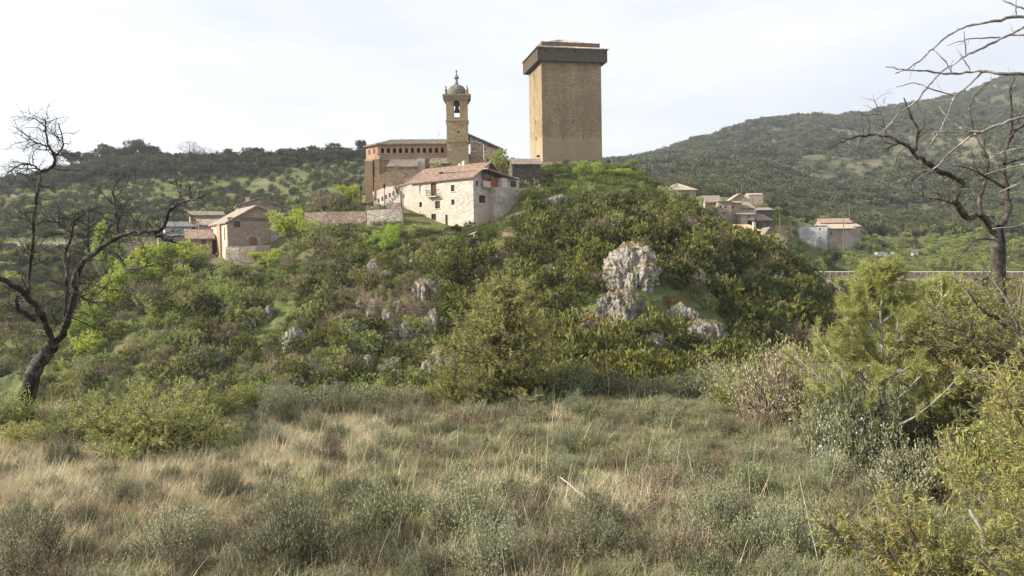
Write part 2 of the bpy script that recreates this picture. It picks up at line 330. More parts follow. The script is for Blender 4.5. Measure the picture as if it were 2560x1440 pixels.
M['cream'] = m_stone('cream_rubble', (.57, .51, .44), (.70, .64, .55), (.48, .42, .35), 2.4, 4.6, .07, (.60, .48, .36), .4, .5)
M['cream_dark'] = m_stone('beige_render', (.52, .45, .37), (.62, .55, .46), (.40, .33, .25), 1.2, 2.2, .04, (.32, .25, .18), .6, .4)
M['church'] = m_stone('church_stone', (.38, .29, .20), (.50, .385, .26), (.30, .23, .16), 1.9, 3.6, .06, (.40, .22, .11), .6, .4)
M['belfry'] = m_stone('belfry_ashlar', (.42, .33, .19), (.50, .40, .25), (.30, .23, .14), 1.3, 2.8, .04, (.30, .21, .12), .6, .3)
M['brick'] = m_stone('orange_brick', (.36, .22, .14), (.46, .31, .20), (.34, .26, .18), 3.5, 9, .08, (.44, .34, .24), .6, .3)
M['dome'] = m_stone('weathered_dome_stone', (.25, .21, .17), (.38, .33, .27), (.16, .13, .11), 2.2, 4.5, .06, (.13, .12, .11), .8, .5)
M['darkstone'] = m_stone('dark_dry_stone', (.15, .125, .10), (.26, .22, .18), (.05, .045, .04), 2.6, 5.5, .12, (.10, .09, .07), .6, .8)
M['rubble'] = m_stone('garden_rubble', (.30, .24, .19), (.46, .38, .31), (.17, .13, .10), 2.2, 3.6, .10, (.36, .20, .14), .5, .8)
M['pale_rubble'] = m_stone('pale_rubble', (.48, .42, .35), (.62, .56, .48), (.26, .21, .17), 2.2, 3.6, .09, (.42, .33, .25), .4, .8)
M['chapel'] = m_stone('chapel_rubble', (.39, .31, .245), (.48, .39, .32), (.30, .23, .18), 2.0, 3.8, .06, (.38, .26, .19), .5, .5)
M['chapel_lit'] = m_stone('sunlit_chapel_rubble', (.58, .50, .40), (.66, .59, .49), (.44, .36, .28), 2.0, 3.8, .05, (.50, .38, .27), .4, .4)  # chapel rubble again, lighter: sun on the side wall put into the colour
M['pinkish'] = m_stone('pink_plaster', (.36, .28, .23), (.43, .35, .29), (.35, .27, .22), .9, 1.4, .03, (.46, .41, .36), .7, .3)
M['village'] = m_stone('village_stone', (.41, .33, .24), (.52, .435, .33), (.30, .23, .17), 1.9, 3.4, .06, (.30, .20, .13), .6, .5)
M['greyplaster'] = m_stone('streaked_white_plaster', (.64, .63, .61), (.74, .73, .70), (.62, .61, .58), .6, .5, .01, (.22, .21, .20), .85, .2)
M['greyblue'] = m_plain('grey_render', (.36, .37, .37), .9)
M['tile'] = m_tile('terracotta_tile', (.21, .135, .10), (.38, .265, .20), (.34, .29, .23), .6)
M['tile_pale'] = m_tile('sunbleached_tile', (.27, .21, .165), (.45, .375, .30), (.33, .31, .26), .6)
M['tile_grey'] = m_tile('greyed_tile', (.17, .135, .105), (.30, .245, .20), (.24, .23, .18), .6)
M['tile_orange'] = m_tile('new_orange_tile', (.36, .25, .17), (.50, .37, .26), (.42, .34, .25), .4)
M['slate'] = m_plain('grey_roof_sheet', (.17, .17, .18), .8, 0, .25)
M['wood'] = m_plain('dark_hoarding_wood', (.10, .076, .058), .85, 0, .5, 6)
M['woodlit'] = m_plain('sunlit_hoarding_wood', (.15, .11, .085), .85, 0, .4, 6)  # lighter copy of the hoarding wood, sunlit tone put into the colour
M['redwood'] = m_plain('red_brown_timber', (.30, .09, .045), .7, 0, .25)
M['frame'] = m_plain('brown_window_frame', (.10, .05, .035), .6, 0, .2)
M['whiteframe'] = m_plain('white_frame', (.68, .68, .66), .6, 0, .1)
M['concrete'] = m_plain('pale_render', (.52, .47, .40), .9, 0, .12, 2)
M['iron'] = m_plain('dark_iron', (.03, .03, .032), .5, .6, .2)
M['bronze'] = m_plain('dark_bronze', (.05, .05, .042), .5, .8, .3)
M['white'] = m_plain('white_paint', (.75, .76, .76), .5, 0, .05)
M['blue'] = m_plain('blue_paint', (.10, .22, .42), .5, 0, .1)
M['red'] = m_plain('red_paint', (.55, .04, .03), .4, 0, .1)
M['door'] = m_plain('reddish_door_wood', (.26, .12, .075), .7, 0, .3, 5)
M['asphalt'] = m_plain('asphalt', (.09, .088, .085), .95, 0, .2, 1)
M['dirt'] = m_plain('pale_dirt', (.36, .29, .20), .95, 0, .25, .6)
M['deadwood'] = m_plain('bleached_timber', (.50, .46, .42), .9, 0, .25, 4)
m, nt_, b, o = _m('window_glass'); b.inputs['Base Color'].default_value = (.02, .024, .03, 1); b.inputs['Roughness'].default_value = .15; b.inputs['Specular IOR Level'].default_value = .6; M['glass'] = m
m, nt_, b, o = _m('dark_interior'); b.inputs['Base Color'].default_value = (.012, .010, .009, 1); b.inputs['Roughness'].default_value = 1; M['void'] = m
# limestone with orange lichen and dark crevices
m, nt_, b, o = _m('limestone'); co = coords(nt_)
cl = mixc(nt_, ramp(nt_, noise(nt_, co, 1.2, 6, .6), .35, .65), (.34, .315, .275), (.54, .51, .46))
cl = mixc(nt_, ramp(nt_, noise(nt_, coords(nt_, (1.2, 1.2, .9)), 1.1, 8, .8), .46, .58, 0, .92), cl, (.085, .08, .075))
g = nd(nt_, 'NewGeometry'); s = nd(nt_, 'SeparateXYZ'); nt_.links.new(g.outputs['Normal'], s.inputs[0])
zz = math_(nt_, 'ADD', s.outputs['Z'], ramp(nt_, noise(nt_, co, .8, 6, .7), 0, 1, -.8, .8))
cl = mixc(nt_, ramp(nt_, zz, .25, .50, 0, .9), cl, (.20, .12, .045))
cl = mixc(nt_, ramp(nt_, math_(nt_, 'ADD', s.outputs['Z'], ramp(nt_, noise(nt_, co, .6, 5), 0, 1, -.8, .8)), .55, .7, 0, .92), cl, (.075, .095, .022))
nt_.links.new(cl, b.inputs['Base Color']); bump(nt_, noise(nt_, co, 2.4, 9, .75), b, 1.0, .35); M['lime'] = m
M['box'] = m_leaf('box_bush_leaves', (.030, .038, .012), (.225, .225, .052), tr=.22, objv=.9)
M['olive'] = m_leaf('olive_bush_leaves', (.075, .084, .032), (.30, .29, .105), tr=.22, objv=.9)
M['greybush'] = m_leaf('grey_green_leaves', (.13, .14, .09), (.30, .30, .20), tr=.2)
M['twiggy'] = m_leaf('bare_brown_twigs', (.15, .115, .075), (.32, .25, .175), tr=.05)
M['spring'] = m_leaf('spring_yellow_leaves', (.27, .34, .045), (.46, .52, .10), tr=.4, objv=.25)
M['spring2'] = m_leaf('pale_spring_leaves', (.20, .24, .06), (.38, .41, .14), tr=.4, objv=.6)
M['pine'] = m_leaf('pine_needles', (.026, .036, .018), (.105, .118, .052), tr=.12)
M['holm'] = m_leaf('holm_oak_leaves', (.042, .052, .024), (.17, .175, .078), tr=.15)
M['juniper'] = m_leaf('juniper_needles', (.12, .145, .04), (.32, .33, .11), (.30, .14, .05), .35, tr=.3, objv=.3)
M['juniper_y'] = m_leaf('yellow_juniper_needles', (.24, .25, .07), (.50, .48, .17), (.34, .24, .11), .3, tr=.3, objv=.25)
M['needle'] = m_leaf('bluish_needle_bands', (.085, .10, .03), (.42, .40, .14), (.42, .18, .06), .45, tr=.3, objv=.2)
M['pineyoung'] = m_leaf('young_pine_needles', (.22, .26, .07), (.46, .48, .18), tr=.4, objv=.2)
M['thyme'] = m_leaf('thyme_leaves', (.105, .115, .06), (.34, .35, .215), (.30, .23, .16), .7, tr=.15, objv=.8)
M['thymetwig'] = m_bark('thyme_twigs', (.10, .07, .055), (.22, .16, .13))
M['straw'] = m_leaf('straw_grass', (.34, .30, .17), (.72, .65, .44), tr=.3, objv=.7)
M['greengrass'] = m_leaf('green_grass', (.17, .20, .065), (.46, .46, .21), tr=.35, objv=.7)
M['pinkgrass'] = m_leaf('reddish_dry_grass', (.28, .21, .13), (.60, .48, .32), tr=.3, objv=.6)
M['hillgrass'] = m_leaf('hill_grass', (.10, .135, .035), (.22, .25, .08), tr=.3, objv=.6)
M['rosemary'] = m_leaf('rosemary_leaves', (.13, .15, .07), (.29, .30, .17), tr=.2, objv=.3)
M['flower'] = m_leaf('pale_blue_flowers', (.50, .52, .60), (.72, .74, .80), tr=.2, objv=.1)
M['pinkish_twig'] = m_leaf('dry_heather', (.24, .22, .12), (.46, .42, .28), (.40, .32, .24), .4, tr=.2, objv=.3)
M['orange_leaf'] = m_leaf('orange_dry_leaves', (.26, .11, .03), (.40, .19, .06), tr=.2, objv=.3)
M['bark'] = m_bark('dark_bark', (.020, .017, .014), (.065, .057, .05), (.20, .21, .19), .45)
M['bark_r'] = m_bark('brown_bark', (.03, .024, .02), (.085, .07, .06), (.26, .25, .23), .35)
M['lichenbark'] = m_bark('lichened_bark', (.10, .085, .07), (.26, .24, .21), (.46, .47, .44), .8, 9)
M['trunk'] = m_bark('grey_trunk', (.10, .085, .07), (.20, .17, .14))
M['paletrunk'] = m_bark('pale_trunk', (.26, .24, .21), (.42, .40, .37), sc=9)
# ------------------------------------------------------------------ terrain
def grid(name, us, ys, mat, keep=None, absx=False):
    X = np.outer(ys, us) if not absx else np.tile(us, (len(ys), 1)); Y = np.tile(ys[:, None], (1, len(us))); Z = H(X, Y)
    n = len(us); i = np.arange(len(ys) - 1)[:, None] * n; j = np.arange(n - 1)[None]
    F = np.stack([i + j, i + j + 1, i + n + j + 1, i + n + j], -1).reshape(-1, 4)
    V = np.stack([X, Y, Z], -1).reshape(-1, 3)
    if keep is not None:
        c = V[F].mean(1); F = F[keep(c[:, 0], c[:, 1])]
    u, inv = np.unique(F, return_inverse=True)
    return tag(link(name, mesh_np(name, V[u], inv.reshape(-1, 4), mat, True)), kind='structure')
grid('meadow_ground', np.arange(-45, 45.1, .25), np.concatenate([np.arange(-30, -2, 2), np.arange(-2, 15.8, .15), [15.9]]), M['meadow'], absx=True)
us = np.concatenate([np.linspace(-2.6, -.85, 60)[:-1], np.linspace(-.85, .85, 760), np.linspace(.85, 2.6, 60)[1:]])
ys = np.exp(np.linspace(math.log(15.7), math.log(3000), 760))
pxof = lambda x, y: 1280 + FPX * x / y
def zone(x, y):
    p = pxof(x, y); k = np.full(x.shape, 3)
    me = np.interp(p, [-3000, 60, 160, 300, 450, 650, 850, 1000, 1350, 1500, 1600, 1750, 1900, 2020, 2110, 2300, 9000], [100, 100, 118, 122, 150, 172, 186, 190, 192, 188, 168, 146, 132, 118, 112, 60, 60])
    k[y < me] = 0; k[(y >= me) & (p < 1400 )] = 1; k[(y >= me) & (p >= 1400) & (y > 370)] = 2; k[(p >= 2200) & (y < 60)] = 0; return k
grid('castle_hill', us, ys, M['mound'], lambda x, y: zone(x, y) == 0)
grid('left_hill', us, ys, M['lhill'], lambda x, y: zone(x, y) == 1)
grid('mountain', us, ys, M['mount'], lambda x, y: zone(x, y) == 2)
grid('valley_floor', us, ys, M['valley'], lambda x, y: zone(x, y) == 3)
def ribbon(name, pts, wdt, mat, lift=.12, kind='structure'):
    p = np.array(pts); t = np.gradient(p, axis=0)[:, :2]; t /= np.linalg.norm(t, axis=1)[:, None]; nrm = np.stack([-t[:, 1], t[:, 0]], 1)
    L = p.copy(); Rr = p.copy(); L[:, :2] += nrm * wdt / 2; Rr[:, :2] -= nrm * wdt / 2
    V = np.concatenate([L + [0, 0, lift], Rr + [0, 0, lift], L - [0, 0, .6], Rr - [0, 0, .6]]); n = len(p); i = np.arange(n - 1)
    F = np.concatenate([np.stack([n + i, n + i + 1, i + 1, i], 1), np.stack([i, i + 1, 2 * n + i + 1, 2 * n + i], 1), np.stack([n + i + 1, n + i, 3 * n + i, 3 * n + i + 1], 1)])
    return tag(link(name, mesh_np(name, V, F, mat)), kind=kind)
# ------------------------------------------------------------------ building kit
class Bld:
    """Corner N faces the camera; wall R runs from it along +x (to the right), wall L along +y (to the left)."""
    def __init__(s, name, label, cat, px, d, theta, pxL, pxR, group=None, py=600, cpoint=None, lenL=None, lenR=None):
        s.N = P(px, py, d); s.th = R(theta); s.rx = np.array([math.cos(s.th), math.sin(s.th)]); s.ly = np.array([-math.sin(s.th), math.cos(s.th)])
        s.a = lenR or s.hit(s.rx, pxR, py); s.b = lenL or s.hit(s.ly, pxL, py)
        s.root = empty(name, (s.N[0], s.N[1], 0), s.th, label, cat, group)
        s.d = d
    def hit(s, dr, px, py):
        r = ray(px, py)[:2]; A = np.array([[r[0], -dr[0]], [r[1], -dr[1]]]); return np.linalg.solve(A, s.N[:2])[1]
    def on(s, wall, px, py, t=0.0):                       # photo point -> (s along wall, z)
        r = ray(px, py); n, o = (s.ly, s.N[:2] + s.ly * t) if wall == 'R' else (s.rx, s.N[:2] + s.rx * t)
        k = o.dot(n) / r[:2].dot(n); q = r[:2] * k - s.N[:2]
        return (q.dot(s.rx) if wall == 'R' else q.dot(s.ly)), EYE + r[2] * k
    def z(s, px, py): return P(px, py, s.N[1])[2]
    def pt(s, wall, u, z, t=0.0):
        return {'R': (u, t, z), 'L': (t, u, z), 'B': (u, s.b - t, z), 'F': (s.a - t, u, z)}[wall]
    def wall(s, mb, wall, z0, z1, holes=(), u0=None, u1=None, dep=.3):
        u0 = 0 if u0 is None else u0; u1 = (s.a if wall in 'RB' else s.b) if u1 is None else u1
        us_ = sorted({u0, u1} | {h[0] for h in holes} | {h[2] for h in holes}); zs = sorted({z0, z1} | {h[1] for h in holes} | {h[3] for h in holes})
        for a, b in zip(us_, us_[1:]):
            for c, e in zip(zs, zs[1:]):
                m_ = ((a + b) / 2, (c + e) / 2)
                if any(h[0] < m_[0] < h[2] and h[1] < m_[1] < h[3] for h in holes): continue
                mb.poly([s.pt(wall, a, c), s.pt(wall, b, c), s.pt(wall, b, e), s.pt(wall, a, e)])
        for h in holes:
            for p, q in (((h[0], h[1]), (h[2], h[1])), ((h[2], h[1]), (h[2], h[3])), ((h[2], h[3]), (h[0], h[3])), ((h[0], h[3]), (h[0], h[1]))):
                mb.poly([s.pt(wall, *p), s.pt(wall, *q), s.pt(wall, *q, dep), s.pt(wall, *p, dep)])
            if len(h) > 4 and h[4] == 'arch':
                cu = (h[0] + h[2]) / 2; r = (h[2] - h[0]) / 2; cz = h[3] - r
                for sg in (-1, 1):
                    arc = [(cu + sg * r * math.cos(t), cz + r * math.sin(t)) for t in np.linspace(0, math.pi / 2, 7)]
                    mb.poly([s.pt(wall, cu + sg * r, h[3], -.003)] + [s.pt(wall, *q, -.003) for q in arc[::1]])
                    for q1, q2 in zip(arc, arc[1:]): mb.poly([s.pt(wall, *q1), s.pt(wall, *q2), s.pt(wall, *q2, dep), s.pt(wall, *q1, dep)])
    def rect(s, wall, x0, y0, x1, y1, t=0.0, arch=False):     # photo rectangle -> hole
        xm, ym = (x0 + x1) / 2, (y0 + y1) / 2
        a = s.on(wall, x0, ym, t)[0]; b = s.on(wall, x1, ym, t)[0]; c = s.on(wall, xm, y1, t)[1]; e = s.on(wall, xm, y0, t)[1]
        return (min(a, b), c, max(a, b), e) + (('arch',) if arch else ())
    def window(s, wall, h, fm='frame', pm='glass', bars=(1, 0), fw=.07, dep=.2, name='window', sill=False, label=None):
        mb = MB(); u0, z0, u1, z1 = h[:4]
        def bx(a, c, b, e, t0, t1):
            p = s.pt(wall, a, c, t0); q = s.pt(wall, b, e, t1)
            mb.box(*[min(i, j) for i, j in zip(p, q)], *[max(i, j) for i, j in zip(p, q)])
        bx(u0, z0, u0 + fw, z1, dep - .04, dep + .04); bx(u1 - fw, z0, u1, z1, dep - .04, dep + .04)
        bx(u0 + fw, z0, u1 - fw, z0 + fw, dep - .038, dep + .038); bx(u0 + fw, z1 - fw, u1 - fw, z1, dep - .038, dep + .038)
        for k in range(bars[0]): c = u0 + (u1 - u0) * (k + 1) / (bars[0] + 1); bx(c - fw * .45, z0 + fw, c + fw * .45, z1 - fw, dep - .03, dep + .03)
        for k in range(bars[1]): c = z0 + (z1 - z0) * (k + 1) / (bars[1] + 1); bx(u0 + fw, c - fw * .3, u1 - fw, c + fw * .3, dep - .025, dep + .025)
        f = mb.build(name, M[fm], s.root)
        if label: f['label'] = label
        pb = MB(); pb.poly([s.pt(wall, u0 + .01, z0 + .01, dep + .01), s.pt(wall, u1 - .01, z0 + .01, dep + .01), s.pt(wall, u1 - .01, z1 - .01, dep + .01), s.pt(wall, u0 + .01, z1 - .01, dep + .01)])
        pb.build('pane' if pm == 'glass' else 'shutter' if pm != 'void' else 'opening', M[pm], f)
        if sill:
            mb = MB(); bx(u0 - .12, z0 - .12, u1 + .12, z0 - .004, -.09, .1); mb.build('sill', M['concrete'], f)
        return f
def roof_sheet(mb, A, B, C, D, pitch=.24, amp=.05, th=.12, rows=6):
    """Tiled slope with eave A-B and ridge D-C: ribs of barrel tiles run from eave to ridge."""
    A, B, C, D = [np.array(p, float) for p in (A, B, C, D)]
    n = max(4, int(np.linalg.norm(B - A) / pitch)) * 4; u = np.linspace(0, 1, n + 1)[None, :, None]; v = np.linspace(0, 1, rows + 1)[:, None, None]
    G = (A * (1 - u) + B * u) * (1 - v) + (D * (1 - u) + C * u) * v
    nr = np.cross(B - A, (D + C) / 2 - (A + B) / 2); nr /= np.linalg.norm(nr)
    if nr[2] < 0: nr = -nr
    wv = (np.abs(np.sin(np.linspace(0, n / 4 * math.pi, n + 1))) ** .7)[None, :, None] * amp
    jit = (fbm(G[..., 0] * 1.5, G[..., 1] * 1.5, G[..., 2] * 1.5, 3, 5) * .07)[..., None]
    G = G + nr * (wv + jit + .04)
    b = len(mb.v); mb.v += [tuple(p) for p in G.reshape(-1, 3).tolist()]
    for r in range(rows):
        for c in range(n): q = b + r * (n + 1) + c; mb.f.append([q, q + 1, q + n + 2, q + n + 1]); mb.m.append(mb.cur)
    e = G[0]; b = len(mb.v); mb.v += [tuple(p) for p in e.tolist()] + [tuple(p) for p in (e * 0 + (A * (1 - u[0]) + B * u[0]) - nr * th).tolist()]
    for c in range(n): mb.f.append([b + c, b + c + 1, b + n + 2 + c, b + n + 1 + c]); mb.m.append(mb.cur)
    mb.poly([A - nr * th, B - nr * th, C - nr * th, D - nr * th])
    mb.poly([A - nr * th, A + nr * .06, D + nr * .06, D - nr * th]); mb.poly([B - nr * th, B + nr * .06, C + nr * .06, C - nr * th])
def gable_house(s, zb, ze, zr, ridge='x', wall='village', roof='tile', over=.4, holesR=(), holesL=(), wins=(), split=.5, zeb=None, chim=None, roofname='roof'):
    """ridge 'x': ridge parallel to wall R (gable over wall L); ridge 'y': ridge parallel to wall L (gable over wall R)."""
    a, b = s.a, s.b; mb = MB(); zeb = ze if zeb is None else zeb
    if ridge == 'x':
        s.wall(mb, 'R', zb, ze, holesR); s.wall(mb, 'L', zb, min(ze, zeb), holesL); s.wall(mb, 'F', zb, min(ze, zeb)); s.wall(mb, 'B', zb, zeb)
        m_ = min(ze, zeb)
        for w_ in 'LF': mb.poly([s.pt(w_, 0, m_), s.pt(w_, b, m_), s.pt(w_, b, zeb), s.pt(w_, b * split, zr), s.pt(w_, 0, ze)])
    else:
        s.wall(mb, 'L', zb, ze, holesL); s.wall(mb, 'R', zb, min(ze, zeb), holesR); s.wall(mb, 'B', zb, min(ze, zeb)); s.wall(mb, 'F', zb, zeb)
        m_ = min(ze, zeb)
        for w_ in 'RB': mb.poly([s.pt(w_, 0, m_), s.pt(w_, a, m_), s.pt(w_, a, zeb), s.pt(w_, a * split, zr), s.pt(w_, 0, ze)])
    mb.build('wall', M[wall], s.root); rf = MB(); o = over; k1 = (zr - ze) / ((b if ridge == 'x' else a) * split + 1e-6); k2 = (zr - zeb) / ((b if ridge == 'x' else a) * (1 - split) + 1e-6)
    if ridge == 'x':
        roof_sheet(rf, (-o, -o, ze - o * k1), (a + o, -o, ze - o * k1), (a + o, b * split, zr), (-o, b * split, zr))
        if split < .99: roof_sheet(rf, (a + o, b + o, zeb - o * k2), (-o, b + o, zeb - o * k2), (-o, b * split, zr), (a + o, b * split, zr))
    else:
        if split > .01: roof_sheet(rf, (-o, b + o, ze - o * k1), (-o, -o, ze - o * k1), (a * split, -o, zr), (a * split, b + o, zr))
        if split < .99: roof_sheet(rf, (a + o, -o, zeb - o * k2), (a + o, b + o, zeb - o * k2), (a * split, b + o, zr), (a * split, -o, zr))
    r = rf.build(roofname, M[roof], s.root)
    if chim:
        cx, cy, cz, cw, ch = chim; c = MB(); c.box(cx - cw / 2, cy - cw / 2, cz - .6, cx + cw / 2, cy + cw / 2, cz + ch); c.box(cx - cw * .65, cy - cw * .65, cz + ch, cx + cw * .65, cy + cw * .65, cz + ch + .12); c.build('chimney', M['concrete'], r)
    for w_, h, kw in wins: s.window(w_, h, **kw)
    return r
def hip_roof(s, rf, x0, y0, x1, y1, ze, zr, inset):
    a, b, c, d = (x0, y0, ze), (x1, y0, ze), (x1, y1, ze), (x0, y1, ze); ym = (y0 + y1) / 2; xm = (x0 + x1) / 2
    if x1 - x0 >= y1 - y0: p, q = (x0 + inset, ym, zr), (x1 - inset, ym, zr); roof_sheet(rf, a, b, q, p); roof_sheet(rf, c, d, p, q); roof_sheet(rf, d, a, p, p); roof_sheet(rf, b, c, q, q)
    else: p, q = (xm, y0 + inset, zr), (xm, y1 - inset, zr); roof_sheet(rf, a, b, p, p); roof_sheet(rf, b, c, q, p); roof_sheet(rf, c, d, q, q); roof_sheet(rf, d, a, p, q)
# ------------------------------------------------------------------ castle keep
def keep():
    s = Bld('castle_keep', 'tall square stone keep with dark wooden hoarding, on top of the hill', 'castle tower', 1357, 158, 12, 1325.5, 1505.5, py=400)
    a, b = s.a, s.b; zb = s.z(1357, 404) - 3; zt = s.z(1352, 152); mb = MB()
    hR = [s.rect('R', *q) for q in ((1431.6, 299.5, 1433.4, 310), (1406.4, 338, 1408.2, 348), (1458.2, 338, 1460, 348))]
    hL = [s.rect('L', *q) for q in ((1334.3, 184, 1335.6, 196), (1338.6, 300, 1340, 311), (1339.6, 342, 1341, 352))]
    for x, y in ((1399, 160), (1441, 163.5), (1453, 163.5), (1365.5, 175), (1455, 240), (1470, 196), (1395, 262)): hR.append(s.rect('R', x - .8, y - .8, x + .8, y + .8))
    s.wall(mb, 'R', zb, zt, hR, dep=.8); s.wall(mb, 'L', zb, zt, hL, dep=.8); s.wall(mb, 'B', zb, zt); s.wall(mb, 'F', zb, zt)
    mb.build('masonry', M['keep'], s.root)
    for h in hR[:3]: v = MB().poly([s.pt('R', h[0], h[1], .79), s.pt('R', h[2], h[1], .79), s.pt('R', h[2], h[3], .79), s.pt('R', h[0], h[3], .79)]); v.build('arrow_slit', M['void'], s.root)
    for h in hL: v = MB().poly([s.pt('L', h[0], h[1], .79), s.pt('L', h[2], h[1], .79), s.pt('L', h[2], h[3], .79), s.pt('L', h[0], h[3], .79)]); v.build('arrow_slit', M['void'], s.root)
    o = .95; z1 = zt - .1; z2 = s.z(1352, 122) + .05; H_ = MB(); n = 30
    def ring(mbx, o, z1, z2, t, gap):
        for wall, L_ in (('R', a), ('B', a), ('L', b), ('F', b)):
            nb = int((L_ + 2 * o) / .34)
            for k in range(nb):
                u0 = -o + (L_ + 2 * o) * k / nb + gap; u1 = -o + (L_ + 2 * o) * (k + 1) / nb - gap; dz = .06 * math.sin(k * 2.3)
                loop = k % 9 == 4 and wall in 'RL'
                for (c, e) in ([(z1 + dz, z2 - .75), (z2 - .5, z2)] if loop else [(z1 + dz, z2)]):
                    p = s.pt(wall, u0, c, -o); q = s.pt(wall, u1, e, -o + t); mbx.box(*[min(i, j) for i, j in zip(p, q)], *[max(i, j) for i, j in zip(p, q)])
    ring(H_, o, z1, z2, .08, .012)
    H_.box(-o + .1, -o + .1, z1 + .05, 0, b + o - .1, z1 + .2); H_.box(a, -o + .1, z1 + .05, a + o - .1, b + o - .1, z1 + .2); H_.box(0, -o + .1, z1 + .05, a, 0, z1 + .2); H_.box(0, b, z1 + .05, a, b + o - .1, z1 + .2)
    for k in range(9):
        u = a * k / 8; H_.box(u - .09, -o - .05, z1 - .22, u + .09, -.001, z1 + .05); u = b * k / 8; H_.box(-o - .05, u - .09, z1 - .22, -.001, u + .09, z1 + .05)
    for k in range(8):
        u = -o + (a + 2 * o) * k / 7; H_.box(u - .06, -o - .06, z1, u + .06, -o - .005, z2); u = -o + (b + 2 * o) * k / 7; H_.box(-o - .06, u - .06, z1, -o - .005, u + .06, z2)
    H_.build('hoarding', M['wood'], s.root)
    rf = MB(); e = o + .32; i_ = .55; z3 = z2 + .02; z4 = z2 + .62
    c = [(-e, -e), (a + e, -e), (a + e, b + e), (-e, b + e)]; d = [(i_, i_), (a - i_, i_), (a - i_, b - i_), (i_, b - i_)]
    i_ = .2; d = [(i_, i_), (a - i_, i_), (a - i_, b - i_), (i_, b - i_)]
    for k in range(4): l = (k + 1) % 4; roof_sheet(rf, (*c[k], z3), (*c[l], z3), (*d[l], z4), (*d[k], z4), rows=2, th=.1)
    rf.build('skirt_roof', M['tile_pale'], s.root)
    g = MB(); z5 = z4 + .85; p_ = .15
    g.box(p_, p_, z4 - .3, a - p_, p_ + .12, z5); g.box(p_, b - p_ - .12, z4 - .3, a - p_, b - p_, z5); g.box(p_, p_ + .12, z4 - .3, p_ + .12, b - p_ - .12, z5); g.box(a - p_ - .12, p_ + .12, z4 - .3, a - p_, b - p_ - .12, z5)
    for k in range(8): u = .3 + (a - .6) * k / 7; g.box(u - .07, .08, z4, u + .07, .148, z5 + .1)
    g.build('parapet', M['woodlit'], s.root)
    rf = MB(); hip_roof(s, rf, p_ + .2, p_ + .2, a - p_ - .2, b - p_ - .2, z5 - .25, z5 + 1.85, 4.7); rf.build('roof', M['tile_pale'], s.root)
    ap = MB(); ap.tube([(4.6, b / 2, z5 + 1.8), (4.6, b / 2, z5 + 4.6)], [.06, .03], 5); ap.tube([(4.6, b / 2, z5 + 4.6), (4.6, b / 2, z5 + 4.75)], [.1, .1], 6); ap.build('antenna_pole', M['whiteframe'], s.root)
keep()
# ------------------------------------------------------------------ white stone house
def white_house():
    s = Bld('stone_house', 'large pale rubble stone house with red brown tiled roof, below the church', 'house', 1184, 121, 52, 1007, 1308, py=520)
    a, b = s.a, s.b; zb = s.z(1186, 566) - 3.5; ze = s.z(1180, 440); mb = MB()
    W = dict(w1=(1048, 462, 1056, 483), door=(1077, 457, 1091, 490), w3=(1127, 462, 1136, 478.5), w4=(1048, 505, 1055, 517.5), w5=(1087.5, 502.5, 1100, 521.5), w6=(1128, 498.5, 1136.5, 512), w7=(1078, 534.5, 1090, 552))
    hL = {k: s.rect('L', *v) for k, v in W.items()}
    hR = {'g1': s.rect('R', 1190, 452.5, 1196, 465.5), 'g3': s.rect('R', 1197.5, 488.5, 1214, 507.5)}
    ul = s.on('L', 1033, 455)[0]; zl = s.on('L', 1007, 468)[1]; bt = a * .60
    s.wall(mb, 'L', zb, zl - .1, [h for h in hL.values() if h[1] < zl - .1 and h[3] < zl - .1] , 0, b)
    hi = [h for h in hL.values() if h[3] >= zl - .1]
    zc = min(h[1] for h in hi) - .15; mb = MB()
    s.wall(mb, 'L', zb, zc, [h for h in hL.values() if h[3] < zc], 0, b); s.wall(mb, 'L', zc, ze, hi, 0, ul)
    mb.poly([s.pt('L', ul, zc), s.pt('L', b, zc), s.pt('L', b, zl), s.pt('L', ul, ze - .35)])
    zter = s.on('R', 1190, 467)[1]; ze2 = ze
    s.wall(mb, 'R', zb, ze, list(hR.values()), 0, a * .28 if False else a)
    s.wall(mb, 'F', zb, ze); s.wall(mb, 'B', zb, zl)
    pr = 4.2; zr = s.on('R', 1213, 404)[1]; xr = s.on('R', 1213, 404)[0]
    zr = ze + 2.35
    return s, mb, a, b, zb, ze, zl, hL, hR, ul, zter
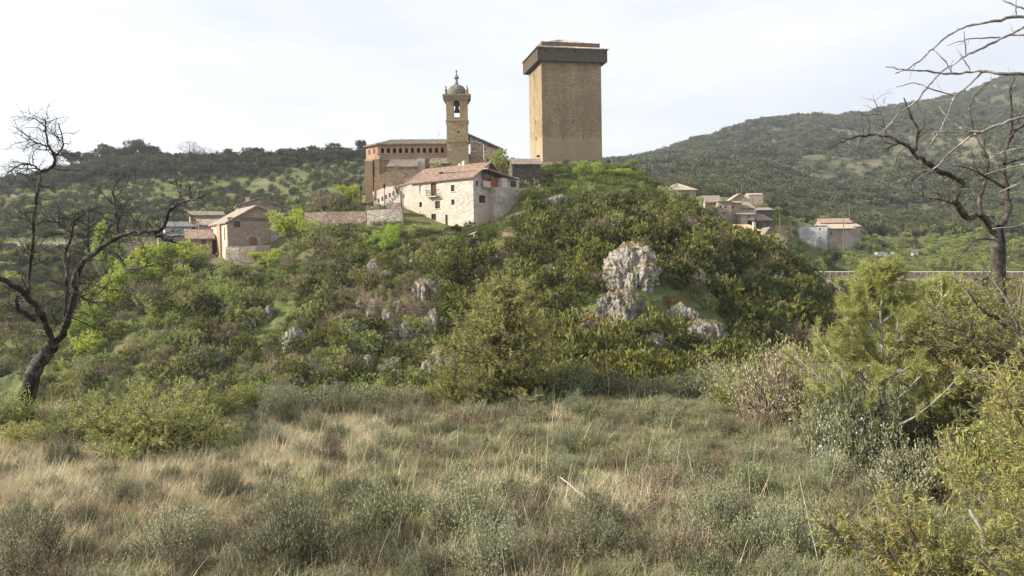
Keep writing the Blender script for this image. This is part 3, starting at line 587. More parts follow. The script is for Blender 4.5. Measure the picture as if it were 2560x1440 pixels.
def build_white():
    s, mb, a, b, zb, ze, zl, hL, hR, ul, zter = white_house()
    # main body: ridge parallel to the long wall, gable over the right hand wall
    mb = MB(); mw = s.on('R', 1216, 450)[0]; mw = min(max(mw, 4.0), a * .55); am = 2 * mw; zt = zter
    hi = [h for k, h in hL.items() if k in ('w1', 'door', 'w3')]; zc = min(h[1] for h in hi) - .12
    s.wall(mb, 'L', zb, zc, [h for k, h in hL.items() if h not in hi], 0, b); s.wall(mb, 'L', zc, ze, hi, 0, ul)
    mb.poly([s.pt('L', ul, zc), s.pt('L', b, zc), s.pt('L', b, zl), s.pt('L', ul, ze - .25)])
    s.wall(mb, 'R', zb, zt, [hR['g3']], 0, am); s.wall(mb, 'R', zt, ze, [hR['g1']] if hR['g1'][1] > zt else [], 0, mw)
    zr = s.on('R', 1213, 404)[1]
    mb.poly([(0, 0, ze), (mw, 0, ze), (mw, 0, zr)])
    s.wall(mb, 'B', zb, zl, (), 0, am); mb.poly([(0, b, zl), (am, b, zl), (am, b, ze), (mw, b, zr), (0, b, zl + .05)])
    mb.poly([(am, 0, zb), (am, b, zb), (am, b, ze), (am, 0, zt)])
    mb.build('wall', M['cream'], s.root)
    rf = MB(); o = .45; k = (zr - ze) / mw
    roof_sheet(rf, (-o, ul + .5, ze - o * k), (-o, -o, ze - o * k), (mw, -o, zr), (mw, b * .93, zr), rows=10)
    roof_sheet(rf, (-.1, b + .5, zl + .1), (-.1, ul + .5, ze - .2), (mw, b * .93, zr - .1), (mw, b * .93, zr - .02), rows=4)
    roof_sheet(rf, (am + o, -.2, ze - o * k), (am + o, b, ze - o * k), (mw, b * .93, zr), (mw, -o, zr), rows=8)
    r = rf.build('roof', M['tile'], s.root)
    for (px, py, w_, h) in ((1160, 408, .5, .55), (1150, 407, .4, .25), (1216, 398, .6, .5)):
        u = s.on('L', px, py, mw)[0]; c = MB(); c.box(mw - w_ / 2, u - w_ / 2, zr - .8, mw + w_ / 2, u + w_ / 2, zr + h * .8); c.box(mw - w_ * .6, u - w_ * .6, zr + h * .8, mw + w_ * .6, u + w_ * .6, zr + h * .8 + .1)
        c.lathe([(.1, zr + h * .8 + .1), (.1, zr + h * 1.2), (.16, zr + h * 1.2), (.1, zr + h * 1.35), (0.01, zr + h * 1.36)], 8, mw, u); c.build('chimney', M['concrete'] if px < 1200 else M['darkstone'], r)
    for kx, h in hL.items():
        if kx == 'door': s.window('L', h, 'frame', 'frame', (1, 2), name='balcony_door', label='brown double door behind the balcony rail')
        else: s.window('L', h, 'frame' if kx != 'w1' else 'whiteframe', 'glass' if kx != 'w1' else 'whiteframe', (1, 0), sill=kx in ('w3', 'w5', 'w7'), label='pale shuttered window' if kx == 'w1' else None)
    if hR['g1'][1] > zt: s.window('R', hR['g1'])
    s.window('R', hR['g3'], bars=(1, 0), sill=True)
    h = hL['door']; B_ = MB(); z0 = h[1] - .05; w0, w1 = h[0] - .55, h[2] + .55
    B_.box(-.75, w0, z0 - .14, -.002, w1, z0); sl_ = B_.build('balcony', M['concrete'], s.root); B_ = MB()
    for k_ in range(17): u = w0 + .04 + (w1 - w0 - .08) * k_ / 16; B_.tube([(-.72, u, z0), (-.72, u, z0 + 1)], [.014, .014], 4)
    for k_ in range(1, 6):
        for u in (w0 + .04, w1 - .04): B_.tube([(-.72 + .12 * k_, u, z0), (-.72 + .12 * k_, u, z0 + 1)], [.014, .014], 4)
    for zz in (z0 + .08, z0 + 1): B_.tube([(-.02, w0 + .04, zz), (-.72, w0 + .04, zz), (-.72, w1 - .04, zz), (-.02, w1 - .04, zz)], [.022] * 4, 4)
    B_.build('railing', M['iron'], sl_)
    # drain post on the long wall, buttress at its left foot
    u, z_ = s.on('L', 1116, 536); D = MB(); D.tube([(-.12, u, zb), (-.12, u, z_)], [.12, .12], 6); D.build('drain_pipe', M['darkstone'], s.root)
    u, z_ = s.on('L', 1050, 527); D = MB(); D.poly([(-1.7, u - .2, zb), (-1.7, u + 1.6, zb), (-.02, u + 1.4, z_), (-.02, u, z_)]); D.poly([(-1.7, u - .2, zb), (-.02, u, z_), (0, u, zb)]); D.poly([(-1.7, u + 1.6, zb), (-.02, u + 1.4, z_), (0, u + 1.4, zb)]); D.build('buttress', M['cream'], s.root)
    # projecting terrace block with battered corner, and the glazed timber loggia on it
    x0 = s.on('R', 1222, 500)[0]; yb = -1.4
    s2 = s; r_ = ray(1270, 500); n = s.ly; kk = (s.N[:2] + s.ly * yb).dot(n) / r_[:2].dot(n); x1 = (r_[:2] * kk - s.N[:2]).dot(s.rx)
    zt2 = zt + .05; q = MB(); ab = max(a, x1 + 1.0)
    cw = s.N[:2] + s.rx * x1 + s.ly * yb; dE = cw[1] + 4.2; pE = np.array([U(1302) * dE, dE]) - s.N[:2]; ex, ey = pE.dot(s.rx), pE.dot(s.ly)
    q.poly([(x0, yb, zt2), (x1, yb, zt2), (x1 + .9, yb - .7, zb), (x0 - .1, yb - .7, zb)]); q.poly([(x0, 0, zb), (x0, 0, zt2), (x0, yb, zt2), (x0 - .1, yb - .7, zb)])
    yb2 = s.b * .42; q.poly([(x1, yb, zt2), (ex, ey, zt2), (ex + .8, ey - .1, zb), (x1 + .9, yb - .7, zb)])
    q.poly([(x0, yb, zt2), (x1, yb, zt2), (ex, ey, zt2), (ex - 1, yb2 + 1, zt2), (x0, yb2, zt2)]); q.poly([(ex, ey, zt2), (ex - 1, yb2 + 1, zt2), (ex - 1, yb2 + 1, zb), (ex + .8, ey - .1, zb)])
    q.build('terrace_block', M['cream_dark'], s.root)
    L = MB(); y0 = -.55; zl0 = zt; x_a = s.on('R', 1203, 440)[0]
    hl, hr = s.on('R', 1203, 424)[1], s.on('R', 1296, 447)[1]; 
    xe = x1 - .1; zz = lambda x: hl + (hr - hl) * (x - x_a) / (xe - x_a)
    for x in np.linspace(x_a + .06, xe - .06, 7): L.box(x - .06, y0 - .05, zl0 + .9, x + .06, y0 + .05, zz(x) - .02)
    xs = np.linspace(x_a, xe, 7); zs_ = zl0 + 1.35
    L.box(x_a, y0 - .045, zs_, xe, y0 + .045, zs_ + .12); xm1, xm2 = x_a + (xe - x_a) * .33, x_a + (xe - x_a) * .72
    L.box(xm1, y0 - .03, zl0 - .02, xm2, y0 + .03, zs_ - .003); L.box(x_a, y0 - .05, zl0 + .88, x_a + .12, y0 + .05, hl)
    lg = L.build('loggia', M['redwood'], s.root)
    Gs = MB(); Gs.poly([(x_a, y0, zs_ + .1), (xe, y0, zs_ + .1), (xe, y0, zz(xe) - .05), (x_a, y0, hl - .05)]); Gs.build('pane', M['glass'], lg)
    Wp = MB(); Wp.box(x_a - .1, y0 - .06, zl0 - .02, xm1 - .003, y0 + .1, zl0 + .95); Wp.box(xm2 + .003, yb + .02, zl0 + .02, x1 - .02, y0 + .06, zs_ + .25); Wp.poly([(x1 - .02, y0 + .07, zl0 + .03), (ex - .1, ey, zl0 + .03), (ex - .1, ey, zs_ + .75), (x1 - .02, y0 + .07, zs_ + .75)]); Wp.poly([(ex - .1, ey, zl0 + .03), (ex - 1.1, yb2 + 1, zl0 + .03), (ex - 1.1, yb2 + 1, zs_ + .7), (ex - .1, ey, zs_ + .75)])
    Wp.build('parapet', M['concrete'], lg)
    RR = MB(); roof_sheet(RR, (xe + .6, yb - .5, zz(xe + .6)), (ex + .6, ey + .3, zz(xe + 1) + .05), (ex - 1.5, yb2 + 1.4, zz(x_a + 2)), (x_a - .3, yb - .2 , zz(x_a - .3)), rows=8, th=.14); roof_sheet(RR, (x_a - .3, yb - .2, zz(x_a - .3) + .01), (ex - 1.5, yb2 + 1.4, zz(x_a + 2) + .01), (x_a - .5, yb2 + 2, zz(x_a - .3) + .1), (x_a - .5, yb2 + 1, zz(x_a - .3) + .1), rows=3)
    RR.build('roof', M['tile'], lg)
    A_ = np.array([x1 - .02, y0 + .07]); B_2 = np.array([ex - .1, ey]); tt = (B_2 - A_) / np.linalg.norm(B_2 - A_); no = np.array([tt[1], -tt[0]]) * .03; L_ = np.linalg.norm(B_2 - A_); wn = MB(); p1, p2 = A_ + tt * L_ * .45 + no, A_ + tt * L_ * .8 + no; wn.poly([(*p1, zl0 + .45), (*p2, zl0 + .45), (*p2, zl0 + 1.45), (*p1, zl0 + 1.45)]); wn.build('window', M['frame'], lg)
    return s
build_white()
# ------------------------------------------------------------------ church
def church():
    lab = 'sandstone parish church with domed bell tower and arcaded brick gallery'
    s = Bld('parish_church', lab, 'church', 945, 140, 4, 918, 1133, py=400, lenL=11)
    a, b = s.a, s.b; zg0 = s.on('R', 1000, 398)[1]; ze = s.on('R', 1000, 361)[1]; zb = s.on('R', 1000, 470)[1] - 3
    mb = MB(); g = MB(); s.wall(mb, 'R', zb, zg0); s.wall(mb, 'B', zb, ze); s.wall(mb, 'F', zb, ze)
    hz0 = s.on('R', 1000, 382.5)[1]; hz1 = s.on('R', 1000, 369.5)[1]; hs = []
    for k in range(12): c = s.on('R', 956 + k * 15.0, 376)[0]; hs.append((c - .28, hz0, c + .28, hz1, 'arch'))
    s.wall(g, 'R', zg0, ze, hs, dep=.5)
    for k in range(13): c = (hs[0][0] + hs[0][2]) / 2 - .55 + k * (hs[1][0] - hs[0][0]) ; g.box(c - .1 + .02, -.1, zg0, c + .1 + .02, -.003, hz0 - .15)
    g.box(-.15, -.16, hz0 - .16, a, -.005, hz0 - .05); g.box(-.15, -.2, ze - .2, a, -.006, ze + .02); g.box(-.1, -.13, zg0 - .1, a, -.007, zg0 + .06)
    # canted apse at the left end
    A0, A1, A2, A3 = (0, 0), (-2.35, 2.6), (-2.35, 7.5), (0, 10.5); ap = [A0, A1, A2, A3]
    for p, q in zip(ap, ap[1:]):
        p, q = np.array(p, float), np.array(q, float)
        mb.poly([(*q, zb), (*p, zb), (*p, zg0), (*q, zg0)]); L_ = np.linalg.norm(q - p); t = (q - p) / L_
        g.poly([(*q, zg0), (*p, zg0), (*p, ze), (*q, ze)])
    mb.build('wall', M['church'], s.root); gal = g.build('gallery', M['brick'], s.root)
    for h in hs: MB().poly([s.pt('R', h[0], h[1], .45), s.pt('R', h[2], h[1], .45), s.pt('R', h[2], h[3], .45), s.pt('R', h[0], h[3], .45)]).build('arch_opening', M['void'], gal)
    t = np.array([-2.35, 2.6]) / math.hypot(2.35, 2.6); nrm = np.array([-t[1], t[0]]) * -1; nrm = np.array([-2.6, -2.35]) / 3.5
    for f in (.3, .72):
        c = np.array([-2.35, 2.6]) * f; o_ = MB(); pts = []
        w_ = .28; r = w_; cz = hz1 - r
        pts = [c - t * w_ + nrm * .02, c + t * w_ + nrm * .02]
        pr = [(*(pts[0]), hz0), (*(pts[1]), hz0)] + [(*(c + t * w_ * math.cos(x) + nrm * .02), cz + r * math.sin(x)) for x in np.linspace(0, math.pi, 9)]
        o_.poly(pr).build('arch_opening', M['frame'], gal)
    rf = MB(); zr = s.on('R', 1100, 352)[1] + 1.0; hy = 5.2
    e = .5; roof_sheet(rf, (-.2, -e, ze), (a + .2, -e, ze), (a + .2, hy, zr), (2.2, hy, zr), rows=8)
    roof_sheet(rf, (-2.35 - e, 2.4, ze), (-.2, -e, ze), (2.2, hy, zr), (2.2, hy, zr), rows=6); roof_sheet(rf, (-2.35 - e, 7.6, ze), (-2.35 - e, 2.4, ze), (2.2, hy, zr), (2.2, hy, zr), rows=6)
    roof_sheet(rf, (a, b, ze), (-.2, b, ze), (2.2, hy, zr), (a, hy, zr), rows=4); roof_sheet(rf, (-.2, b, ze), (-2.35 - e, 7.6, ze), (2.2, hy, zr), (2.2, hy, zr), rows=4)
    rf.build('roof', M['tile_grey'], s.root)
    # piers: big one at the apse corner, another beside it
    def pier(px0, px1, y0, pyt, pyb, name, dep=2.2):
        u0, _ = s.on('R', px0, 450, y0); u1, _ = s.on('R', px1, 450, y0); zt_ = s.on('R', px0, pyt, y0)[1]; q = MB(); zz = zb - 4
        q.box(u0, y0, zz, u1, y0 + dep, zt_); q.poly([(u0, y0, zt_), (u1, y0, zt_), (u1, y0 + dep, zt_ + .9), (u0, y0 + dep, zt_ + .9)]); q.poly([(u0, y0, zt_), (u0, y0 + dep, zt_), (u0, y0 + dep, zt_ + .9)]); q.poly([(u1, y0, zt_), (u1, y0 + dep, zt_), (u1, y0 + dep, zt_ + .9)])
        q.build('buttress', M[name], s.root)
    pier(912, 932, -.3, 402, 503, 'brick', 3.0); pier(937, 949, -1.6, 398, 440, 'church', 1.8)
    # annex with lean-to roofs
    def annex(pxa, pxb, ptop, peave, y0, y1, roofm, wallm, lowpx=None):
        u0, ze_ = s.on('R', pxa, peave, y0); u1, _ = s.on('R', pxb, peave, y0); zt_ = s.on('R', (pxa + pxb) / 2, ptop, y1)[1]; q = MB()
        q.box(u0, y0, zb - 3, u1, y1, ze_ - .05)
        for u in (u0, u1): q.poly([(u, y0, ze_ - .05), (u, y1, ze_ - .05), (u, y1, zt_ - .1)])
        if lowpx: ul_, zl_ = s.on('R', lowpx[0], lowpx[1], y0); q.poly([(ul_, y0 + .4, zb - 3), (u0, y0 + .4, zb - 3), (u0, y0 + .4, s.on('R', 966, 427, y0)[1]), (ul_, y0 + .4, zl_)])
        q.build('annex_wall', M[wallm], s.root); rr = MB(); roof_sheet(rr, (u0 - .2, y0 - .35, ze_), (u1 + .2, y0 - .35, ze_), (u1 + .2, y1, zt_), (u0 + .3, y1, zt_), rows=5); rr.build('annex_roof', M[roofm], s.root)
    annex(968, 1042, 400, 418, -5.0, -.6, 'tile_grey', 'church', (934, 442)); annex(1073, 1122, 396, 410, -2.6, -.5, 'tile_grey', 'church')
    u0, zA = s.on('R', 1043, 418, -1.5); u1, zB = s.on('R', 1062, 396, -1.5); MB().box(u0, -1.5, zA - 6, u1, -.6, zB).build('doorway_bay', M['concrete'], s.root)
    # bell tower
    T_ = Bld('bell_tower', lab, 'x', 1170, 138.5, 3, 1170, 1176, py=300, lenR=4.5, lenL=4.5)
    bpy.data.objects.remove(T_.root); tw = T_.hit(-T_.rx, 1118, 400)
    # build in local church frame by overriding N
    o = T_; N0 = o.N[:2] - o.rx * tw; o.N = np.array([N0[0], N0[1], o.N[2]]); o.a = tw; o.b = tw
    bt = link('bell_tower', None, s.root); bt.matrix_parent_inverse = Matrix.Identity(4)
    dN = N0 - s.N[:2]; bt.location = (dN.dot(s.rx), dN.dot(s.ly), 0); bt.rotation_euler = (0, 0, o.th - s.th); o.root = bt
    a = tw; z0 = zb - 1; z1 = o.on('R', 1145, 238)[1]; ope = o.rect('R', 1134, 250, 1149, 293, arch=True); sq = o.rect('R', 1143.5, 327.5, 1148.5, 332.5)
    m1 = MB(); zsc = o.on('R', 1145, 300)[1]; zs2 = o.on('R', 1145, 353)[1]
    o.wall(m1, 'R', z0, z1, [ope, sq], dep=.9); o.wall(m1, 'B', z0, z1, [ope], dep=.9)
    lop = (a / 2 - .7, ope[1], a / 2 + .7, ope[3], 'arch'); o.wall(m1, 'L', z0, z1, [lop], dep=.9); o.wall(m1, 'F', z0, z1, [lop], dep=.9)
    m1.poly([(.9, .9, ope[1]), (a - .9, .9, ope[1]), (a - .9, a - .9, ope[1]), (.9, a - .9, ope[1])]); m1.poly([(0, 0, z1), (a, 0, z1), (a, a, z1), (0, a, z1)])
    for w_ in 'RLBF':
        hh = ope if w_ in 'RB' else lop
        # inner face of the belfry walls
        for uu in ((.9, hh[0]), (hh[2], a - .9)): m1.poly([o.pt(w_, uu[0], ope[1], .9), o.pt(w_, uu[1], ope[1], .9), o.pt(w_, uu[1], z1, .9), o.pt(w_, uu[0], z1, .9)])
    tl = m1.build('tower_wall', M['belfry'], s.root); 
    Mx = Matrix.Translation(bt.location) @ Euler(bt.rotation_euler).to_matrix().to_4x4(); bpy.data.objects.remove(bt)
    def put(mbx, nm, mt, par=None, smooth=False):
        ob = mbx.build(nm, mt, s.root if par is None else par, smooth)
        ob.data.transform(Mx); return ob
    tl.data.transform(Mx)
    c = MB()
    for (zc, e0, h_) in ((zsc, .12, .18), (zs2, .12, .18)):
        c.box(-e0, -e0, zc - h_, a + e0, -.003, zc); c.box(-e0, a + .003, zc - h_, a + e0, a + e0, zc); c.box(-e0, -.003, zc - h_, -.003, a + .003, zc); c.box(a + .003, -.003, zc - h_, a + e0, a + .003, zc); put(c, 'string_course', M['belfry']); c = MB()
    for k in range(5): e0 = .14 + .11 * k; c.box(-e0, -e0, z1 - .9 + .2 * k, a + e0, a + e0, z1 - .9 + .2 * (k + 1) - .004) if k >= 4 else [c.box(-e0, -e0, z1 - .9 + .2 * k, a + e0, -.004, z1 - .7 + .2 * k), c.box(-e0, a + .004, z1 - .9 + .2 * k, a + e0, a + e0, z1 - .7 + .2 * k), c.box(-e0, -.004, z1 - .9 + .2 * k, -.004, a + .004, z1 - .7 + .2 * k), c.box(a + .004, -.004, z1 - .9 + .2 * k, a + e0, a + .004, z1 - .7 + .2 * k)]
    put(c, 'cornice', M['belfry'])
    z2 = z1 + .1; cx = a / 2; r = 1.62; dm = MB(); pr = [(r + .15, z2), (r + .15, z2 + .25), (r, z2 + .3), (r, z2 + .9)] + [(r * math.cos(t), z2 + .9 + r * .92 * math.sin(t)) for t in np.linspace(0, 1.42, 12)]
    zt_ = pr[-1][1]; pr += [(.34, zt_ + .05), (.34, zt_ + .3), (.24, zt_ + .35), (.2, zt_ + 1.1), (.42, zt_ + 1.15), (.44, zt_ + 1.4), (.26, zt_ + 1.6), (.13, zt_ + 2.1), (.09, zt_ + 2.2), (.08, zt_ + 2.4), (.2, zt_ + 2.5), (.2, zt_ + 2.62), (.06, zt_ + 2.75), (.001, zt_ + 2.9)]
    k_ = (o.on('R', 1138, 174, a / 2)[1] - z2) / (pr[-1][1] - z2); pr = [(x, z2 + (z - z2) * k_) for x, z in pr]
    dm.lathe(pr, 28, cx, cx); put(dm, 'dome', M['dome'])
    for x, y in ((.05, .05), (a - .05, .05), (.05, a - .05), (a - .05, a - .05)):
        p_ = MB(); p_.lathe([(.3, z2), (.3, z2 + .3), (.14, z2 + .4), (.26, z2 + .7), (.2, z2 + .9), (.08, z2 + 1.15), (.16, z2 + 1.35), (.001, z2 + 1.6)], 8, x, y); put(p_, 'pinnacle', M['dome'])
    bl = MB(); bz = ope[1] + (ope[3] - ope[1]) * .33; bl.lathe([(.62, bz), (.58, bz + .08), (.42, bz + .35), (.36, bz + .7), (.3, bz + .9), (.1, bz + 1.0), (.001, bz + 1.02)], 16, cx, .9); bl.box(cx - .45, .75, bz + 1.0, cx + .45, 1.05, bz + 2.0); bl.box(cx - 1.0, .85, bz + 1.2, cx + 1.0, .95, bz + 1.32); put(bl, 'bell', M['bronze'])
    gbox = MB(); gbox.box(sq[0], .6, sq[1], sq[2], .7, sq[3]); put(gbox, 'small_window', M['void'])
    # east nave end right of the bell tower
    e = Bld('nave', lab, 'x', 1176, 143, 3, 1170, 1251, py=370, lenL=9); bpy.data.objects.remove(e.root); e.root = s.root
    zb2 = e.on('R', 1200, 410)[1] - 3; zL = e.on('R', 1176, 337)[1]; zR = e.on('R', 1251, 371)[1]; q = MB(); e.b = 10
    hh = [e.rect('R', 1178, 367.5, 1188, 380), e.rect('R', 1207, 367, 1217.5, 379.5), e.rect('R', 1176.6, 342.5, 1193, 355.5)]
    zM = e.on('R', 1200, 357.5)[1]; xM = hh[2][2] + .1
    e.wall(q, 'R', zb2, zR, [], 0, e.a) if zR < hh[0][1] else e.wall(q, 'R', zb2, zR - .0, [h for h in hh[:2] if h[3] < zR], 0, e.a)
    xq = e.on('R', 1215, 355)[0]
    lo = [h for h in hh[:2] if h[3] >= zR]
    q = MB(); zc = zR - .8; zz = lambda x: zL + (zR - zL) * x / e.a
    e.wall(q, 'R', zb2, min(h[1] for h in hh[:2]) - .2); zc = min(h[1] for h in hh[:2]) - .2; z9 = max(h[3] for h in hh[:2]) + .15
    xr_ = hh[1][2] + .2; e.wall(q, 'R', zc, z9, hh[:2], 0, xr_); q.poly([(xr_, 0, zc), (e.a, 0, zc), (e.a, 0, zR), (xr_, 0, z9)])
    q.poly([(0, 0, z9), (xr_, 0, z9), (xr_, 0, zz(xr_)), (0, 0, zL)])
    q.poly([(e.a, 0, zb2), (e.a, 9, zb2), (e.a, 9, zR), (e.a, 0, zR)])
    off = e.N[:2] - s.N[:2]; Mx2 = Matrix.Translation((off.dot(s.rx), off.dot(s.ly), 0)) @ Matrix.Rotation(e.th - s.th, 4, 'Z')
    ob = q.build('nave_wall', M['darkstone'], s.root); ob.data.materials[0] = M['church']; ob.data.transform(Mx2)
    for h in hh[:2] + [(hh[2][0], max(hh[2][1], z9 + .1), hh[2][2], hh[2][3])]:
        f = e.window('R', h, 'whiteframe', 'glass', (1 if h != hh[2] else 2, 0), dep=.12 if h in hh[:2] else -.03, fw=.1); f.data.transform(Mx2); [ch.data.transform(Mx2) for ch in f.children]
    rr = MB(); roof_sheet(rr, (e.a + .5, -.4, zR - .15), (e.a + .5, 10, zR - .15), (-1.4, 10, zL + .6), (-1.4, -.4, zL + .6), rows=4, th=.2); ob = rr.build('nave_roof', M['slate'], s.root); ob.data.transform(Mx2)
church()
# ------------------------------------------------------------------ hut, sign, lamps by the church
def wins(s, wall, rects, **kw): 
    return [(wall, s.rect(wall, *r), kw) for r in rects]
def simple(name, label, cat, px, d, th, pxL, pxR, pyb, pye, pyr, ridge='x', wall='village', roof='tile', wR=(), wL=(), split=.5, group=None, over=.35, lenL=None, zeb=None, chim=None, drop=3, hip=None, **kw):
    s = Bld(name, label, cat, px, d, th, pxL, pxR, group, py=(pyb + pye) / 2, lenL=lenL)
    zb = s.z(px, pyb) - drop; ze = s.z(px, pye); zr = s.z(px, pyr)
    for u_ in (0, s.a):
        for v_ in (0, s.b): c_ = s.N[:2] + s.rx * u_ + s.ly * v_; zb = min(zb, float(H(c_[0], c_[1])) - .6)
    WR = wins(s, 'R', wR, **kw); WL = wins(s, 'L', wL, **kw)
    if hip is None:
        gable_house(s, zb, ze, zr, ridge, wall, roof, over, [q[1] for q in WR], [q[1] for q in WL], WR + WL, split, zeb, chim)
    else:
        mb = MB(); s.wall(mb, 'R', zb, ze, [q[1] for q in WR]); s.wall(mb, 'L', zb, ze, [q[1] for q in WL]); s.wall(mb, 'B', zb, ze); s.wall(mb, 'F', zb, ze); mb.build('wall', M[wall], s.root)
        rf = MB(); hip_roof(s, rf, -over, -over, s.a + over, s.b + over, ze, zr, hip); rf.build('roof', M[roof], s.root)
        for w_, h, k2 in WR + WL: s.window(w_, h, **k2)
    return s
simple('stone_hut', 'low dark dry-stone hut with sagging pale tiled roof, between the stone house and the keep', 'hut', 1281, 134, 8, 1271, 1351, 450, 409, 393, 'x', 'darkstone', 'tile_grey', split=.5, lenL=5, drop=4)
# chapel group on the left
s = simple('chapel', 'gabled stone building with arched wooden door and carved crest, left part of the village', 'chapel', 570, 127.5, 33, 530, 679, 616, 553, 512, 'y', 'chapel', 'tile_pale', wR=((584, 543, 600, 568.5),), split=.66, over=.5, zeb=P(679, 530, 133)[2], drop=5, bars=(1, 0), fw=.12, dep=.3)
h = s.rect('R', 624, 592, 643, 614.5); dm = MB(); rr = (h[2] - h[0]) / 2; cu = (h[0] + h[2]) / 2; cz = h[3] - rr
dm.poly([(cu - rr, -.02, h[1]), (cu + rr, -.02, h[1])] + [(cu + rr * math.cos(t), -.02, cz + rr * math.sin(t)) for t in np.linspace(0, math.pi, 13)])
for k in range(4): x = cu - rr + 2 * rr * (k + .5) / 4; dm.box(x - .02, -.05, h[1], x + .02, -.021, cz + rr * .7)
dm.build('door', M['door'], s.root)
am = MB()
for k in range(13):
    t0, t1 = math.pi * k / 13 + .02, math.pi * (k + 1) / 13 - .02; r0, r1 = rr + .03, rr + .55
    f4 = [(cu + r * math.cos(t), z_) for r, t in ((r0, t0), (r1, t0), (r1, t1), (r0, t1)) for z_ in [cz + r * math.sin(t)]]
    am.poly([(x, -.06, z_) for x, z_ in f4]); am.poly([(f4[1][0], -.06, f4[1][1]), (f4[1][0], -.001, f4[1][1]), (f4[2][0], -.001, f4[2][1]), (f4[2][0], -.06, f4[2][1])])
am.build('door_arch', M['cream_dark'], s.root)
cu, cz = s.on('R', 631, 567.5); cr = MB(); cr.lathe([(.55, -.06), (.5, .1), (.3, .12), (.28, .2), (.001, .22)], 10); ob = cr.build('crest', M['chapel'], s.root); ob.data.transform(Matrix.Translation((cu, 0, cz)) @ Matrix.Rotation(R(90), 4, 'X'))
# side wall bays with sunlight painted into their stone colour, and pilaster
zt_ = s.z(570, 560); sb = MB(); L_ = s.b
for (f0, f1, pr_) in ((0.0, .33, .14), (.56, 1.0, .14)): sb.box(-pr_, L_ * f0 + .01, s.z(570, 616) - 8, -.003, L_ * f1, zt_)
sb.build('side_wall', M['chapel_lit'], s.root); sb = MB().box(-.4, L_ * .34, s.z(570, 616) - 8, -.004, L_ * .53, zt_ + .05); sb.build('pilaster', M['brick'], s.root)
sb = MB(); sb.box(-.2, L_ * .12, s.z(570, 600), -.141, L_ * .15, s.z(570, 568)); sb.build('slit_window', M['frame'], s.root); sb = MB(); sb.box(-.2, L_ * .86, s.z(570, 580), -.141, L_ * .95, s.z(570, 566)); sb.build('slit_window', M['frame'], s.root)
s.root['label'] = 'gabled stone chapel-like building with arched wooden door and carved crest, beside yellow green tree'
simple('stone_annex', 'small pale annex with one tiny window, squeezed between the gabled stone building and the tree', 'annex', 677, 131, 10, 672, 703, 600, 541, 533, 'x', 'pale_rubble', 'tile_grey', wR=((682, 544, 687, 552),), lenL=4, fm='whiteframe')
simple('rear_house', 'broad gabled pinkish house with one small square window, behind the gabled stone building', 'house', 594, 142, 22, 590, 703, 545, 513, 494, 'y', 'pinkish', 'tile_grey', wR=((686, 511, 692, 517),), lenL=8, split=.5, over=.3, bars=(0, 0), chim=(2, 3, P(594, 505, 142)[2], .6, .9))
simple('stone_cottage', 'flat looking tan cottage with tiled roof, topmost of the left cluster', 'house', 476, 150, 24, 470, 558, 560, 537, 526, 'x', 'village', 'tile_grey', wR=((490, 537.5, 496, 541), (530, 537, 536, 541)), lenL=7, over=.4, bars=(0, 0), fm='village')
simple('lean_to_house', 'tan house wing with lichened pale roof, under the topmost cottage of the left cluster', 'house', 497, 146, 24, 494, 548, 590, 561, 547, 'x', 'village', 'tile_pale', lenL=5)
s = simple('grey_roofed_barn', 'long whitish barn with dark grey sheet roof, at the far left of the village', 'barn', 413, 146, 26, 404, 502, 592, 566, 552, 'x', 'greyblue', 'slate', wR=((428, 574, 434, 580), (480, 566, 488, 577)), lenL=9, over=.3, bars=(0, 0))
simple('old_shed', 'low whitish shed at the left end of the grey roofed barn', 'shed', 396, 143, 26, 385, 470, 600, 589, 583, 'x', 'pinkish', 'slate', wR=((397, 582, 404, 583.4),) if False else (), lenL=5, over=.2)
simple('red_roofed_house', 'tan house with red tiled lean-to roof, left of the gabled stone building', 'house', 472, 131, 24, 462, 531, 640, 595, 572, 'x', 'village', 'tile', wR=((503, 599, 514.5, 611),), lenL=5, split=.95, over=.5, bars=(0, 0), fw=.12)
# stone walls
def wall_line(name, label, pts, topm, th=.6, cat='wall', cap=None, group=None):
    """pts: (px, d, py_top, py_bottom)"""
    A = [P(a, c, d) for a, d, c, e in pts]; B = [P(a, e, d) for a, d, c, e in pts]; V = []; F = []
    X, Zt, Zb = [], [], []
    for k in range(len(A) - 1):
        n = max(2, int(np.linalg.norm(A[k + 1] - A[k]) / .5))
        for i in range(n + (k == len(A) - 2)): t = i / n; X.append((A[k] * (1 - t) + A[k + 1] * t)[:2]); Zt.append(A[k][2] * (1 - t) + A[k + 1][2] * t); Zb.append(B[k][2] * (1 - t) + B[k + 1][2] * t)
    X = np.array(X); Zt = np.array(Zt) + fbm(X[:, 0] * .8, X[:, 1] * .8, o=3, s=31) * .14; Zb = np.array(Zb) - 2.0
    o = X[0].copy(); t = np.gradient(X, axis=0); t /= np.linalg.norm(t, axis=1)[:, None]; nn = np.stack([-t[:, 1], t[:, 0]], 1) * th / 2; n = len(X)
    z0 = Zb.min(); V = np.concatenate([np.c_[X - nn * 1.3 - o, Zb], np.c_[X - nn - o, Zt], np.c_[X + nn - o, Zt], np.c_[X + nn * 1.3 - o, Zb]])
    i = np.arange(n - 1); F = [[*q] for a, b in ((0, 1), (1, 2), (2, 3)) for q in np.stack([a * n + i, a * n + i + 1, b * n + i + 1, b * n + i], 1).tolist()] + [[0, n, 2 * n, 3 * n], [n - 1, 2 * n - 1, 3 * n - 1, 4 * n - 1]]
    ob = link(name, mesh_np(name, V, F, M[topm]), None, (o[0], o[1], 0)); return tag(ob, label, cat, group)
